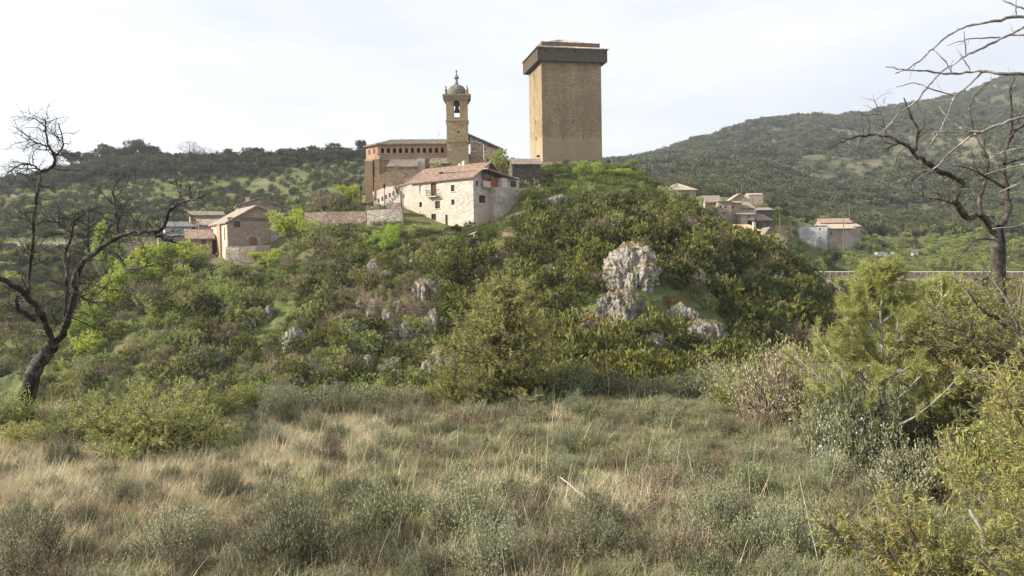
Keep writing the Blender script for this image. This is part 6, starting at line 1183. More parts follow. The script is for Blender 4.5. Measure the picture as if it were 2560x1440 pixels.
# ------------------------------------------------------------------ thyme shrubs
def thyme_mesh(seed, mat='thyme', nst=120, leaf=(.062, .017), tall=1.0, bare=.45, nl=75):
    rng = np.random.default_rng(seed); LS, RS, pos, dr = [], [], [], []
    ph = rng.random(3) * 6.28
    for k in range(nst):
        a = rng.random() * 6.283; q = math.sqrt(rng.random()); lobe = 1 + .22 * math.sin(2 * a + ph[0]) + .14 * math.sin(5 * a + ph[1]); tip = np.array([math.cos(a) * q * lobe, math.sin(a) * q * lobe, (1.05 - .55 * q * q) * tall * rng.uniform(.5, 1.2)]); b_ = np.array([math.cos(a) * .16 * q, math.sin(a) * .16 * q, -.05])
        m1 = b_ + (tip - b_) * .5 + np.array([0, 0, -.12 * q]) + rng.normal(size=3) * .05; LS.append(np.array([b_, m1, tip])); RS.append(np.array([.016, .010, .004])); t = 1 - (1 - bare) * rng.random(nl) ** 1.2
        cc = np.where(t[:, None] < .5, b_ + (m1 - b_) * (t[:, None] * 2), m1 + (tip - m1) * (t[:, None] * 2 - 1)); pos.append(cc + rng.normal(size=(nl, 3)) * .055 * (.4 + t[:, None])); dr.append((tip - m1)[None] * .9 + rng.normal(size=(nl, 3)) * .45 + np.array([0, 0, .25]))
    v, f = leaves_np(np.concatenate(pos), np.concatenate(dr), leaf[0], leaf[1], rng); t = np.repeat(np.clip(np.repeat(.5 + .25 * rng.normal(size=nst), nl) + .12 * rng.normal(size=nst * nl), 0, 1), 4)
    tv, tf_ = tube_np(LS, RS, 3); V, F, Tn, Mi = merge([(v, f, t, 0), (tv, tf_, None, 1)]); return mesh_np('thyme_bush', V, F, [M[mat], M['thymetwig']], tint=Tn, fm=Mi)
THY = [thyme_mesh(400 + k) for k in range(5)]; THB = [thyme_mesh(410 + k, 'twiggy', 90, (.10, .014), .9, .25, 45) for k in range(2)]; THG = [thyme_mesh(420 + k, 'rosemary', 70, (.10, .04), 1.0, .3, 50) for k in range(2)]
HAND = [(1165, 1345, 190, 'thyme'), (1785, 1330, 170, 'thyme'), (2075, 1215, 125, 'thyme'), (2300, 1120, 260, 'thyme'), (2190, 1090, 130, 'thyme'), (1430, 1130, 75, 'thyme'), (965, 1130, 90, 'thyme'), (740, 1415, 240, 'thyme'), (430, 1400, 200, 'thyme'), (70, 1425, 180, 'thyme'), (880, 1265, 110, 'thyme'), (1230, 1440, 200, 'thyme'), (1885, 1250, 110, 'green'),
 (1540, 1190, 90, 'brown'), (560, 1250, 110, 'thyme'), (1400, 1215, 100, 'thyme'), (2260, 1290, 110, 'thyme'), (1960, 1400, 170, 'thyme'), (1480, 1400, 190, 'thyme'), (1080, 1160, 100, 'brown'), (700, 1045, 110, 'thyme'), (1640, 1290, 120, 'brown'), (2480, 1330, 150, 'thyme'), (300, 1270, 100, 'thyme'), (1290, 1110, 70, 'thyme'), (1800, 1100, 90, 'thyme'), (1900, 1080, 90, 'brown'), (1640, 1060, 70, 'green'), (1700, 1190, 100, 'thyme'), (620, 1350, 120, 'brown'), (960, 1350, 150, 'green'), (160, 1170, 90, 'thyme'), (200, 1310, 90, 'brown'), (2380, 1200, 120, 'thyme'), (1020, 1040, 80, 'thyme'), (850, 1040, 90, 'green'), (1560, 1010, 90, 'thyme'), (1180, 1060, 80, 'thyme'), (760, 1150, 80, 'thyme'), (1330, 1300, 90, 'brown'), (2540, 1180, 140, 'thyme'), (1720, 1420, 150, 'brown')]
rng = np.random.default_rng(9)
pts = []; used = []
for px, py, w_, kk in HAND: g = ground(px, py, 2, 16, 500); pts.append((g[0], g[1], w_ / 2 / FPX * g[1] * 1.15, kk)); used.append((g[0], g[1]))
while len(pts) < 330:
    d_ = math.sqrt(rng.uniform(2.8 ** 2, 11.0 ** 2)); u = rng.uniform(-.72, .72); X = u * d_; r0 = (.07 + .15 * rng.random() ** 1.4) * (1 if u > -.25 or d_ < 4.5 or d_ > 8.3 else .6)
    if all((X - a) ** 2 + (d_ - b_) ** 2 > .055 for a, b_ in used): used.append((X, d_)); pts.append((X, d_, r0, 'thyme' if rng.random() < .62 else 'brown' if rng.random() < .6 else 'green'))
LM4 = [(1165, 1290, 'the big front thyme'), (1785, 1280, 'the second big thyme'), (2075, 1170, 'the wine glass thyme'), (1449, 1050, 'the bright box seedling'), (1445, 1280, 'the fallen stick'), (1730, 1180, 'the leaning stalk'), (2025, 1310, 'the tall pale stalk'), (400, 1060, 'the low juniper'), (90, 1050, 'the dead tree foot'), (1262, 1000, 'the central juniper'), (1519, 980, 'the reddish stalk'), (2130, 1010, 'the rosemary'), (1960, 980, 'the dry heather'), (2330, 1300, 'the near juniper'), (2540, 1100, 'the spiky juniper'), (740, 1150, 'the tall straw patch'), (350, 1200, 'the reddish grass patch'), (740, 1380, 'the front left shrub'), (100, 1380, 'the front corner'), (900, 1040, 'the meadow rim')]
for X, Y, r0, kk in pts:
    nm, lb, gr, ms = {'thyme': ('thyme_bush', 'grey green thyme bush', 'thyme bushes of the meadow', THY), 'brown': ('dry_bush', 'brown twiggy dry bush', 'dry bushes of the meadow', THB), 'green': ('green_shrub', 'small green herb shrub', 'green shrubs of the meadow', THG)}[kk]
    o = bpy.data.objects.new(nm, ms[rng.integers(len(ms))]); COL.objects.link(o); o.location = (X, Y, float(H(X, Y)) - .01); o.rotation_euler = (rng.normal() * .06, rng.normal() * .06, rng.random() * 6.28); o.scale = (r0, r0, r0 * rng.uniform(1.1, 1.7))
    q_ = pix(X, Y, float(H(X, Y)) + r0); tag(o, ('large ' if r0 > .17 else 'small ' if r0 < .11 else '') + lb + ' ' + where(q_[0], q_[1], LM4), 'bush', gr)
rng = np.random.default_rng(77); n = 6800; d = np.sqrt(rng.uniform(2.4 ** 2, 11.4 ** 2, n)); u = rng.uniform(-.8, .8, n); x, y = u * d, d; z = H(x, y); pxx = 1280 + FPX * u
st_ = fbm(x * .55, y * .55, o=3, s=61) + np.interp(pxx, [0, 400, 1000, 1500, 2600], [.1, .22, .0, -.25, -.3]) + np.interp(y, [3, 4.6, 5.2, 8, 9], [-.4, -.3, .1, .1, 0]); ok = rng.random(n) > np.clip(.5 + st_ * 1.5, .12, .9)
x, y, z, st_ = x[ok], y[ok], z[ok], st_[ok]; n = len(x); s_ = rng.uniform(.045, .13, n); kit = THY + THB + THG; rr = rng.random(n); idx = np.where(rr < .58, rng.integers(0, 5, n), np.where(rr < .84, 5 + rng.integers(0, 2, n), 7 + rng.integers(0, 2, n)))
stuff('meadow_scrub', 'low mat of small thyme and herb sprigs filling the foreground meadow', 'ground cover', np.c_[x, y, z - .01], np.c_[rng.normal(size=n) * .12, rng.normal(size=n) * .12, rng.random(n) * 6.28], np.c_[s_, s_, s_ * rng.uniform(.8, 1.5, n)], kit, idx)
# ------------------------------------------------------------------ dead trees
def spawn(rng, line, r0, r1, LS, RS, dens, lmax, level=0, up=.15, start=.12):
    L = np.linalg.norm(np.diff(line, axis=0), axis=1); cum = np.r_[0, np.cumsum(L)]; tot = cum[-1]; n = rng.poisson(dens * tot)
    for k in range(n):
        s_ = (start + (1 - start) * rng.random()) * tot; i = min(int(np.searchsorted(cum, s_)) - 1, len(L) - 1); i = max(i, 0); f = (s_ - cum[i]) / (L[i] + 1e-9); p = line[i] * (1 - f) + line[i + 1] * f
        t = (line[i + 1] - line[i]) / (L[i] + 1e-9); a = rng.normal(size=3); a -= t * a.dot(t); a /= np.linalg.norm(a) + 1e-9; d = t * rng.uniform(.2, .8) + a * rng.uniform(.6, 1.1) + np.array([0, 0, up]); d /= np.linalg.norm(d)
        ln = lmax * rng.uniform(.25, 1.0) * (1 - .4 * s_ / tot); m_ = 6; rr = r0 + (r1 - r0) * s_ / tot; rb = min(rr * .6, .003 + .007 * ln / .8); q = [p]
        for j in range(m_): d = d + rng.normal(size=3) * .28 + np.array([0, 0, .04]); d /= np.linalg.norm(d); q.append(q[-1] + d * ln / m_)
        q = np.array(q); LS.append(q); RS.append(np.linspace(rb, rb * .3, len(q)))
        if level < 2 and ln > .16: spawn(rng, q, rb, rb * .3, LS, RS, dens * 1.15, ln * .55, level + 1, up, .2)
def smooth_line(p, k=4, rng=None, jit=0):
    p = np.asarray(p, float); n = len(p); t = np.linspace(0, n - 1, (n - 1) * k + 1); out = []
    for s_ in t:
        i = min(int(s_), n - 2); f = s_ - i; p0, p1, p2, p3 = p[max(i - 1, 0)], p[i], p[i + 1], p[min(i + 2, n - 1)]
        out.append(.5 * ((2 * p1) + (-p0 + p2) * f + (2 * p0 - 5 * p1 + 4 * p2 - p3) * f * f + (-p0 + 3 * p1 - 3 * p2 + p3) * f ** 3))
    out = np.array(out)
    if jit: out[1:-1] += rng.normal(size=(len(out) - 2, 3)) * jit
    return out
def dead_tree(name, label, cat, trunks, limbs, bark, seed, dens=3.2, lmax=.55, up=.15, nt_=8):
    rng = np.random.default_rng(seed); base = trunks[0][0][0]; o = empty(name, base, 0, label, cat); B0 = np.array(base)
    for nm, grp, tw in (('trunk', trunks, 0), ('limb', limbs, 1)):
        LS, RS = [], []
        for pts, r0, r1 in grp:
            l = smooth_line(pts, 5, rng, min(r0 * .22, .02) * (.4 if not tw else 1)); r = np.linspace(r0, r1, len(l)) * (1 + .12 * rng.normal(size=len(l)).clip(-1, 1) * (.35 if not tw else 1)); tv, tf_ = tube_np([l - B0], [r], nt_)
            ob = link('trunk' if nm == 'trunk' else 'limb', mesh_np(nm, tv, tf_, M[bark], True), o)
            if tw: spawn(rng, l - B0, r0, r1, LS, RS, dens, lmax, 0, up)
        if LS: tv, tf_ = tube_np(LS, RS, 4); link('twigs', mesh_np('twigs', tv, tf_, M[bark], True), o)
    return o
def tr(pts, d, dd=0.0, wob=0.0, seed=0):
    r_ = random.Random(seed); n = len(pts); return [P(a, b_, d + dd * i / max(1, n - 1) + wob * math.sin(i * 1.3 + seed)) for i, (a, b_) in enumerate(pts)]
D = 9.6
dead_tree('dead_tree', 'leaning leafless dark tree with forked mossy trunk at the left edge', 'tree',
 [(tr([(50, 1110), (60, 1040), (70, 985), (84, 935), (106, 897), (131, 866)], D), .115, .078)],
 [(tr([(131, 872), (119, 824), (100, 780), (72, 747), (44, 719), (0, 697), (-70, 672), (-150, 640)], D, -.9), .04, .024), (tr([(131, 870), (161, 824), (183, 752), (189, 691), (211, 652), (239, 630), (278, 602), (311, 586), (344, 579), (383, 583), (411, 599), (433, 605)], D, -.6, .06), .045, .008),
  (tr([(70, 735), (75, 669), (83, 591), (89, 513), (97, 463), (100, 430), (78, 411), (47, 413), (11, 441)], D - .25, .3, .08), .024, .005), (tr([(100, 430), (131, 416), (136, 391), (119, 358), (114, 313), (110, 300)], D, .2, .05), .022, .006), (tr([(136, 391), (158, 363), (147, 308)], D, -.2), .012, .005), (tr([(119, 366), (83, 352), (42, 319)], D, -.3), .011, .004), (tr([(114, 318), (83, 294), (66, 297)], D, .1), .008, .003),
  (tr([(90, 800), (44, 769), (44, 741)], D - .3, -.2), .03, .015), (tr([(383, 583), (408, 569), (425, 524), (456, 505), (489, 499), (528, 480)], D - .5, -.3, .04), .026, .004), (tr([(456, 505), (450, 460)], D - .6), .012, .004), (tr([(425, 524), (428, 491)], D - .6), .012, .004), (tr([(475, 501), (474, 470), (466, 452)], D - .7), .010, .003),
  (tr([(258, 620), (294, 641), (317, 669), (356, 669), (367, 647)], D - .35, -.4, .05), .028, .006), (tr([(161, 812), (167, 724), (164, 636), (178, 591), (189, 552), (217, 530), (244, 519), (278, 513)], D + .1, .6, .08), .024, .005), (tr([(222, 645), (219, 591), (222, 547), (214, 520)], D, .4), .022, .006), (tr([(294, 596), (289, 524), (283, 474), (300, 447)], D - .3, .3), .020, .005), (tr([(183, 730), (222, 752), (244, 758), (278, 777)], D, -.5), .016, .004), (tr([(178, 591), (150, 560), (130, 520)], D, .4), .016, .005), (tr([(240, 628), (280, 560), (330, 520)], D, .7), .018, .005)],
 'bark', 2, 26, .58, -.03)
# right dead tree, behind the near branches
D = 14.0
gb = at(2497, D)
dead_tree('dead_tree', 'gnarled leafless tree with crooked spreading crown at the right edge', 'tree',
 [([np.array([P(2502, 800, D)[0], D, gb[2] - .3])] + tr([(2500, 760), (2497, 719), (2493, 642), (2487, 570)], D), .125, .095), (tr([(2504, 690), (2507, 617), (2498, 566)], D + .12), .065, .05)],
 [(tr([(2487, 572), (2451, 537), (2420, 545), (2394, 514), (2389, 483), (2399, 452), (2348, 427), (2307, 401), (2281, 375), (2250, 355), (2209, 339), (2163, 339), (2117, 349), (2075, 370)], D, -1.2, .15), .066, .008), (tr([(2286, 377), (2294, 334), (2281, 298), (2266, 262), (2260, 244)], D - .9, -.3), .032, .007), (tr([(2214, 341), (2206, 298), (2186, 252)], D - 1.0, .2), .022, .006),
  (tr([(2497, 568), (2522, 524), (2512, 462), (2510, 401), (2522, 349), (2553, 313), (2620, 280)], D, .6, .1), .055, .022), (tr([(2522, 355), (2530, 288), (2525, 231), (2538, 195)], D + .4), .028, .006), (tr([(2451, 540), (2451, 493), (2466, 437), (2469, 391), (2445, 355), (2425, 277), (2445, 231), (2471, 206)], D - .2, .5, .1), .038, .006), (tr([(2512, 470), (2460, 440), (2420, 420), (2380, 415)], D, -.7), .025, .006), (tr([(2510, 410), (2560, 395), (2620, 390)], D), .03, .015), (tr([(2394, 514), (2360, 500), (2320, 495), (2280, 480)], D - .4, -.4), .022, .005), (tr([(2348, 427), (2300, 440), (2270, 458)], D - .6, -.3), .018, .005), (tr([(2250, 355), (2200, 380), (2150, 395)], D - .9, .3), .016, .004), (tr([(2487, 600), (2440, 600), (2400, 640)], D - .1, -.5), .018, .005)],
 'bark_r', 5, 12, .7, .1)
# near lichened branches reaching in from a tree outside the right edge
D = 5.2; root_ = P(3150, 700, D + .6)
lim = [([(2600, 48), (2502, 51), (2461, 57), (2415, 67), (2381, 82), (2332, 121), (2302, 149), (2266, 172), (2237, 185)], .014, .004, .1), ([(2700, 190), (2600, 187), (2517, 185), (2456, 177), (2415, 182), (2368, 185), (2317, 177), (2266, 175), (2214, 167)], .017, .004, 0),
 ([(2680, 20), (2600, 50), (2512, 92), (2461, 118), (2415, 139), (2379, 162), (2348, 185), (2317, 221), (2286, 257), (2250, 280), (2224, 313), (2199, 334), (2163, 360)], .013, .0035, .2), ([(2640, 98), (2538, 87), (2512, 92), (2471, 95), (2420, 98), (2368, 114)], .011, .003, .25), ([(2700, 262), (2600, 282), (2507, 308), (2451, 331), (2415, 349), (2373, 385), (2337, 421), (2286, 450)], .016, .004, -.3),
 ([(2456, 180), (2420, 216), (2389, 239), (2373, 277), (2348, 329), (2317, 370)], .009, .003, .05), ([(2389, 239), (2337, 226), (2286, 208), (2240, 218)], .007, .0025, .05), ([(2451, 331), (2409, 324), (2368, 293), (2348, 265)], .009, .003, -.3), ([(2420, 330), (2370, 330), (2317, 329)], .006, .0025, -.3), ([(2640, 365), (2560, 370), (2507, 380), (2471, 401)], .010, .003, -.1), ([(2640, 400), (2560, 411), (2497, 426), (2461, 437)], .010, .0035, .2), ([(2640, 35), (2560, 21), (2528, 10), (2502, -2)], .012, .004, .3),
 ([(2332, 122), (2363, 154), (2379, 180)], .006, .004, .1), ([(2389, 118), (2409, 149), (2425, 174)], .005, .004, .05), ([(2415, 139), (2412, 100), (2410, 78)], .005, .003, .2), ([(2640, 560), (2540, 566), (2480, 572)], .008, .003, 0), ([(2640, 440), (2560, 455), (2500, 480)], .007, .003, .1)]
LM = []
for p, a, b_, dd in lim:
    q = tr(p, D + dd, .0, .03, len(p)); a *= .72; b_ *= .72
    LM.append(((([q[0] + np.array([1.0 + .5 * (p[0][0] < 2650), .1, -.25])] + q) if p[0][0] >= 2600 else q), a * 1.15, b_ * 1.2))
base = np.array([root_[0] + .2, root_[1], float(H(root_[0], root_[1])) - .1])
dead_tree('lichened_tree', 'leafless tree outside the right edge whose pale lichened branches reach across the sky', 'tree', [([base, base + (0, 0, 1.0), base + (-.1, 0, 2.0), base + (-.35, 0, 3.4)], .14, .05)], LM, 'lichenbark', 8, 2.0, .26, .05, 6)
# ------------------------------------------------------------------ junipers, pine, rosemary
def juniper(name, label, base, h, rad, nbr, nspr, L, W, mat, seed, form='cone', nn=16, lean=(0, 0), bark='trunk', cat='juniper', spl=.09, group=None, tr_r=.035, br=1.0):
    rng = np.random.default_rng(seed); o = empty(name, base, 0, label, cat, group); LS, RS = [], []; sp_p, sp_d = [], []
    top = np.array([lean[0] * h, lean[1] * h, h]); tk = np.array([top * t + rng.normal(size=3) * .02 * h * t for t in np.linspace(0, 1, 7)]); tk[0] = (0, 0, -.1)
    if form != 'low': LS.append(tk); RS.append(np.linspace(tr_r, .006, 7))
    for k in range(nbr):
        a = rng.random() * 6.283
        if form == 'cone': t = rng.random() ** .8 * .92 + .04; rl = rad * (1 - .82 * t) * rng.uniform(.55, 1.2); st = top * t * .85; el = .35 + .8 * t
        elif form == 'low': st = np.zeros(3); rl = rad * rng.uniform(.5, 1.15); el = rng.uniform(.05, 1.0) * h / rad
        else: t = rng.random() * .9; rl = rad * rng.uniform(.4, 1.15) * (1 - .35 * abs(t - .4)); st = top * t * .8; el = .5
        d = np.array([math.cos(a), math.sin(a), el]); d /= np.linalg.norm(d); p = [st]; m_ = 6
        for j in range(m_): d = d + rng.normal(size=3) * .16 + np.array([0, 0, .03]); d /= np.linalg.norm(d); p.append(p[-1] + d * rl / m_ * (1.15 if form != 'cone' else 1.1))
        p = np.array(p); LS.append(p); RS.append(np.linspace((.012 + rl * .01) * br, .003 * br, m_ + 1)); c = max(1, int(nspr / nbr * rl / rad * 1.4))
        for q in range(c):
            s_ = (.18 + .82 * rng.random() ** .75) * m_; i = min(int(s_), m_ - 1); f = s_ - i; pt_ = p[i] * (1 - f) + p[i + 1] * f; t_ = (p[i + 1] - p[i]); t_ /= np.linalg.norm(t_); dd = t_ * .7 + rng.normal(size=3) * .65 + np.array([0, 0, .15]); dd /= np.linalg.norm(dd)
            off = rng.random() ** .7 * spl * 2.6 * dd * rng.uniform(.3, 1); LS.append(np.array([pt_, pt_ + off * .6, pt_ + off + dd * spl])); RS.append(np.array([.0035, .003, .0015]) * br); sp_p.append(pt_ + off * .7); sp_d.append(dd)
    sp_p, sp_d = np.array(sp_p), np.array(sp_d); n = len(sp_p); k = np.repeat(np.arange(n), nn); t = rng.random(n * nn)
    pos = sp_p[k] + sp_d[k] * (t * spl * 1.3)[:, None]; dr = sp_d[k] * .55 + rng.normal(size=(n * nn, 3)) * .62; v, f = leaves_np(pos, dr, L, W, rng)
    tn = np.repeat(np.clip(np.repeat(.5 + .25 * rng.normal(size=n), nn) + .15 * (t - .3), 0, 1), 4); link('foliage', mesh_np('foliage', v, f, M[mat], tint=tn), o)
    tv, tf_ = tube_np([l for l in LS if len(l) > 3], [r for l, r in zip(LS, RS) if len(l) > 3], 6); link('branches', mesh_np('branches', tv, tf_, M[bark], True), o)
    tv, tf_ = tube_np([l for l in LS if len(l) == 3], [r for l, r in zip(LS, RS) if len(l) == 3], 3); link('twigs', mesh_np('twigs', tv, tf_, M[bark], True), o); return o
def gat(px, d): return at(px, d)
b_ = gat(1262, 10.6); juniper('juniper', 'tall yellowish green juniper with ragged conical crown in the centre of the meadow edge', b_, P(1270, 668, 10.6)[2] - b_[2], 1.08, 150, 3600, .034, .0085, 'juniper_y', 1, nn=20, spl=.085, tr_r=.035)
b_ = gat(1150, 10.4); juniper('juniper', 'low spreading juniper leaning left at the foot of the tall central juniper', b_, .75, .70, 40, 900, .034, .0085, 'juniper_y', 21, 'low', 20, spl=.085)
b_ = gat(390, 8.0); juniper('juniper', 'low wide yellow green juniper in front of the leaning dead tree', b_, .50, .72, 90, 2300, .034, .008, 'juniper_y', 2, 'low', 20, spl=.08)
b_ = gat(250, 8.6); juniper('juniper', 'smaller low juniper between the dead trunk and the wide yellow green one', b_, .34, .6, 40, 800, .032, .008, 'juniper', 22, 'low', 18)
b_ = gat(2500, 2.75); b_[0] -= .05; juniper('juniper', 'bright needled juniper very near in the lower right corner', b_ + np.array([-.12, 0, 0]), .88, .38, 64, 2000, .023, .0042, 'needle', 3, 'round', 26, (-.18, 0), 'trunk', spl=.05, tr_r=.014, br=.5)
b_ = gat(2680, 3.4); juniper('juniper', 'large spiky juniper cut by the right edge of the photo', b_, 1.45, .52, 80, 1700, .027, .0046, 'needle', 4, 'round', 26, (-.06, 0), 'trunk', spl=.06, tr_r=.02, br=.5)
b_ = gat(2560, 6.2); juniper('juniper', 'dense olive juniper behind the spiky one at the right edge', b_, 1.62, .95, 120, 2400, .032, .0065, 'juniper', 5, 'round', 20, spl=.08)
b_ = gat(2420, 7.4); juniper('juniper', 'broad juniper under the gnarled dead tree', b_, 1.35, .9, 100, 2000, .032, .007, 'juniper_y', 6, 'round', 18, spl=.08)
b_ = gat(1790, 10.8); juniper('juniper', 'small yellow green sprouting shrub left of the dry heather bush', b_, .55, .35, 24, 260, .03, .012, 'spring2', 7, 'round', 14, cat='bush')
b_ = gat(1730, 11.2); juniper('juniper', 'tiny bright green shrub on the meadow edge under the boulder pile', b_, .38, .3, 20, 220, .03, .012, 'spring2', 27, 'round', 14, cat='bush')
b_ = gat(1449, 7.2); juniper('box_seedling', 'tiny bright green box seedling alone in the dry grass', b_, .16, .09, 16, 80, .016, .009, 'spring2', 28, 'round', 14, cat='seedling', spl=.03, tr_r=.006)
def young_pine(px, d, pyt, label, seed, rad=.55, nb=46, lean=(0, 0)):
    base = gat(px, d); h = P(px, pyt, d)[2] - base[2]; rng = np.random.default_rng(seed); o = empty('young_pine', base, 0, label, 'pine tree'); LS, RS, tp, td = [], [], [], []; top = np.array([lean[0], lean[1], 1]) * h
    tk = np.array([top * t + np.array([math.sin(t * 5) * .02, 0, 0]) for t in np.linspace(0, 1, 9)]); LS.append(tk); RS.append(np.linspace(.024, .006, 9)); tp.append(top); td.append(np.array([0, 0, 1.]))
    for k in range(nb):
        t = .12 + .84 * ((k // 5) / (nb / 5)); a = rng.random() * 6.283; rl = rad * max(.08, 1.15 - 1.12 * t) * rng.uniform(.6, 1.15); d_ = np.array([math.cos(a), math.sin(a), .55 + .3 * t]); d_ /= np.linalg.norm(d_); p = [top * t]
        for j in range(5): d_ = d_ + rng.normal(size=3) * .08 + np.array([0, 0, .08]); d_ /= np.linalg.norm(d_); p.append(p[-1] + d_ * rl / 5)
        p = np.array(p); LS.append(p); RS.append(np.linspace(.010, .0035, 6))
        for q in range(6):
            s_ = rng.uniform(2, 5); i = int(min(s_, 4)); s0 = p[i] + (p[i + 1] - p[i]) * (s_ - i); dd = d_ * .8 + rng.normal(size=3) * .4; dd /= np.linalg.norm(dd); e = s0 + dd * rng.uniform(.06, .16); LS.append(np.array([s0, (s0 + e) / 2, e])); RS.append([.004, .003, .002]); tp.append(e); td.append(dd)
        tp.append(p[-1]); td.append(d_)
    tp, td = np.array(tp), np.array(td); nn = 90; k = np.repeat(np.arange(len(tp)), nn); s_ = rng.random(len(k)); pos = tp[k] - td[k] * (s_ * .09)[:, None]; dr = td[k] * .75 + rng.normal(size=(len(k), 3)) * .42
    v, f = leaves_np(pos, dr, .062, .0036, rng); link('needles', mesh_np('needles', v, f, M['pineyoung'], tint=np.repeat(rng.random(len(k)), 4)), o); tv, tf_ = tube_np(LS, [np.array(r) for r in RS], 5); link('stem', mesh_np('stem', tv, tf_, M['paletrunk'], True), o)
young_pine(2205, 6.6, 655, 'young long needled pine with pale stem, right of the flowering rosemary', 1, 1.0, 85)
young_pine(2360, 7.4, 690, 'second smaller young pine under the gnarled dead tree', 2, .8, 55)
def herb(name, label, cat, px, d, wpx, hgt, mat, seed, nst, leaf, tall=1, bare=.25, nl=80, flower=0, group=None):
    me = thyme_mesh(seed, mat, nst, leaf, 1.0, bare, nl); b0 = gat(px, d); r0 = wpx / 2 / FPX * d; o = empty(name, b0, 0, label, cat, group); o.scale = (r0, r0, hgt); link('foliage', me, o)
    if flower:
        rng = np.random.default_rng(seed + 1); dr = blob_dirs(flower, rng); dr[:, 2] = np.abs(dr[:, 2]); tu = dr[rng.integers(0, len(dr) // 8, flower)]; pos = tu * np.array([.85, .85, .85]) * rng.uniform(.6, 1.02, flower)[:, None] + rng.normal(size=(flower, 3)) * .04
        v, f = leaves_np(pos, rng.normal(size=(flower, 3)), .035, .03, rng); link('flowers', mesh_np('flowers', v, f, M['flower'], tint=np.repeat(rng.random(flower), 4)), o)
herb('rosemary_bush', 'tall dark rosemary bush covered with pale blue flowers beside the young pine', 'bush', 2130, 6.6, 260, .75, 'rosemary', 500, 150, (.09, .02), flower=1500)
herb('rosemary_bush', 'second rosemary with pale blue flowers, right of the young pine stem', 'bush', 2290, 6.9, 220, .62, 'rosemary', 503, 120, (.09, .02), flower=600)
herb('heather_bush', 'wide straw coloured dry heather bush, left of the flowering rosemary', 'bush', 1965, 8.8, 250, .82, 'pinkish_twig', 506, 190, (.07, .02), flower=350)
herb('heather_bush', 'greener dry bush in front of the lowest right crag', 'bush', 1880, 9.6, 170, .62, 'juniper', 509, 130, (.09, .025))
EDGE = [(1420, 10.8, 190, .5, 'rosemary'), (1530, 10.9, 150, .42, 'thyme'), (1640, 11, 150, .4, 'pinkish_twig'), (1330, 10.9, 150, .45, 'rosemary'), (1000, 10.9, 130, .3, 'pinkish_twig'), (900, 10.8, 170, .28, 'thyme'), (800, 10.9, 150, .25, 'rosemary'), (690, 10.7, 190, .3, 'thyme'), (600, 10.5, 150, .34, 'juniper'), (1745, 10.6, 180, .42, 'thyme'), (1820, 10.2, 170, .5, 'pinkish_twig'), (2030, 8.6, 150, .55, 'juniper'), (2300, 5.6, 240, .40, 'thyme'), (2500, 5.2, 260, .6, 'juniper'), (180, 9.2, 200, .30, 'juniper'), (-60, 9.0, 220, .55, 'spring2'), (20, 8.4, 200, .22, 'juniper_y'), (500, 9.8, 150, .35, 'juniper'), (1100, 10.9, 110, .3, 'juniper')]
for k, (px, d, w_, h_, mt) in enumerate(EDGE):
    lb = {'rosemary': 'dark green herb bush', 'thyme': 'grey green fine leaved bush', 'pinkish_twig': 'straw coloured dry bush', 'juniper': 'olive green dense bush', 'spring2': 'light green leafy bush', 'juniper_y': 'yellow green low bush'}[mt]
    wh = 'at the left end of the meadow edge' if px < 300 else 'on the meadow edge right of the low juniper' if px < 760 else 'on the meadow edge left of the central juniper' if px < 1200 else 'on the meadow edge right of the central juniper' if px < 1700 else 'on the meadow edge below the crags' if px < 2050 else 'under the dead tree at right'
    herb('edge_bush', lb + ' ' + wh, 'bush', px, d, w_, h_, mt, 520 + k, 110, (.085, .028), group='bushes along the meadow edge')
o = herb('orange_shrub', 'dying shrub with orange red leaves behind the tall bare stalk', 'shrub', 1500, 11.0, 100, .62, 'orange_leaf', 560, 60, (.05, .03), nl=26)
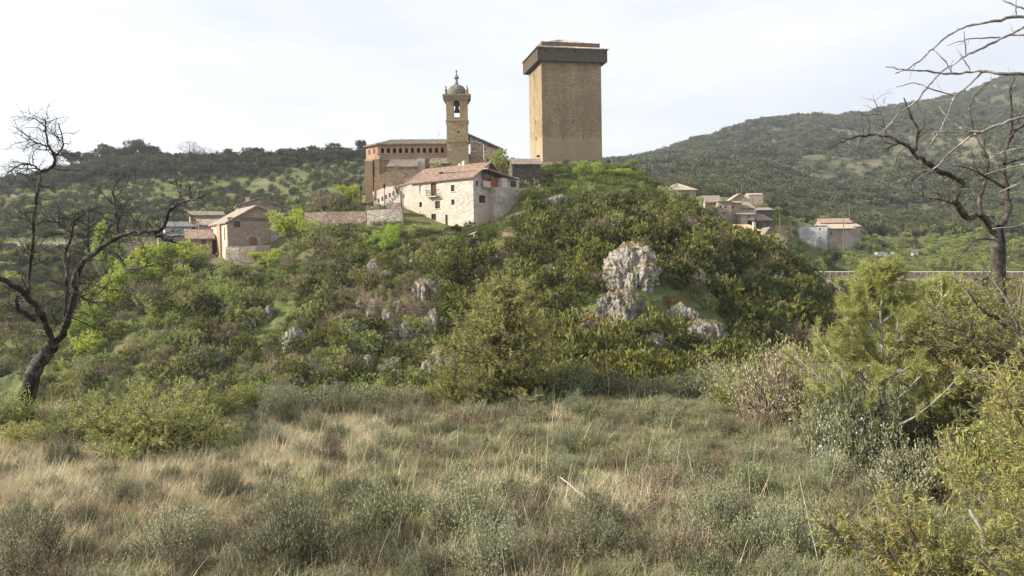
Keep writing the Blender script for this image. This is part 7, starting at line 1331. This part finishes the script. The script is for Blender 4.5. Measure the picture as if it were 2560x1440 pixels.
# stalks and sticks
def stick(name, label, cat, p0, p1, r0, r1, mat='deadwood', bend=.03, group=None):
    rng = np.random.default_rng(int(p0[0] * 100) & 255); p0, p1 = np.array(p0), np.array(p1); l = np.array([p0 + (p1 - p0) * t + rng.normal(size=3) * bend * np.linalg.norm(p1 - p0) * math.sin(math.pi * t) for t in np.linspace(0, 1, 8)]) - p0
    tv, tf_ = tube_np([l], [np.linspace(r0, r1, 8)], 5); tag(link(name, mesh_np(name, tv, tf_, M[mat], True), None, p0), label, cat, group)
g = gat(1519, 10); stick('bare_stalk', 'tall thin reddish bare stalk standing at the meadow edge', 'stalk', g, P(1514, 828, 10), .004, .002, 'thymetwig', .008)
g0, g1 = ground(1402, 1250, 2, 14), ground(1490, 1318, 2, 14); stick('fallen_stick', 'thin bleached stick lying in the grass at centre', 'stick', g0 + (0, 0, .17), g1 + (0, 0, .14), .0032, .002, 'deadwood', .006)
g = ground(1745, 1240, 2, 14); stick('bare_stalk', 'pale leaning bare stalk in the middle of the meadow', 'stalk', g, P(1718, 1125, g[1]), .003, .002, 'deadwood', .006)
g = ground(2050, 1430, 2, 14); stick('bare_stalk', 'tall pale bare stalk left of the near juniper', 'stalk', g, P(1998, 1190, g[1]), .0028, .0018, 'deadwood', .008)
g = ground(2490, 1440, 2, 14); stick('dead_branch', 'thick bleached dead branch rising from the near juniper', 'branch', P(2500, 1440, 2.55), P(2425, 1275, 2.7), .011, .006, 'lichenbark', .02)
# ------------------------------------------------------------------ haze: the air between here and the mountain
hz = MB().box(-8200, -60, -60, 8200, 3300, 480).build('haze', None); tag(hz, kind='stuff'); hz.data.materials.clear()
m = bpy.data.materials.new('air'); m.use_nodes = True; nt_ = m.node_tree; nt_.nodes.clear(); o = nt_.nodes.new('ShaderNodeOutputMaterial'); v = nt_.nodes.new('ShaderNodeVolumePrincipled')
v.inputs['Color'].default_value = (.86, .91, 1, 1); v.inputs['Density'].default_value = .00019; v.inputs['Anisotropy'].default_value = .3; nt_.links.new(v.outputs[0], o.inputs['Volume']); hz.data.materials.append(m)
SC.cycles.volume_bounces = 0
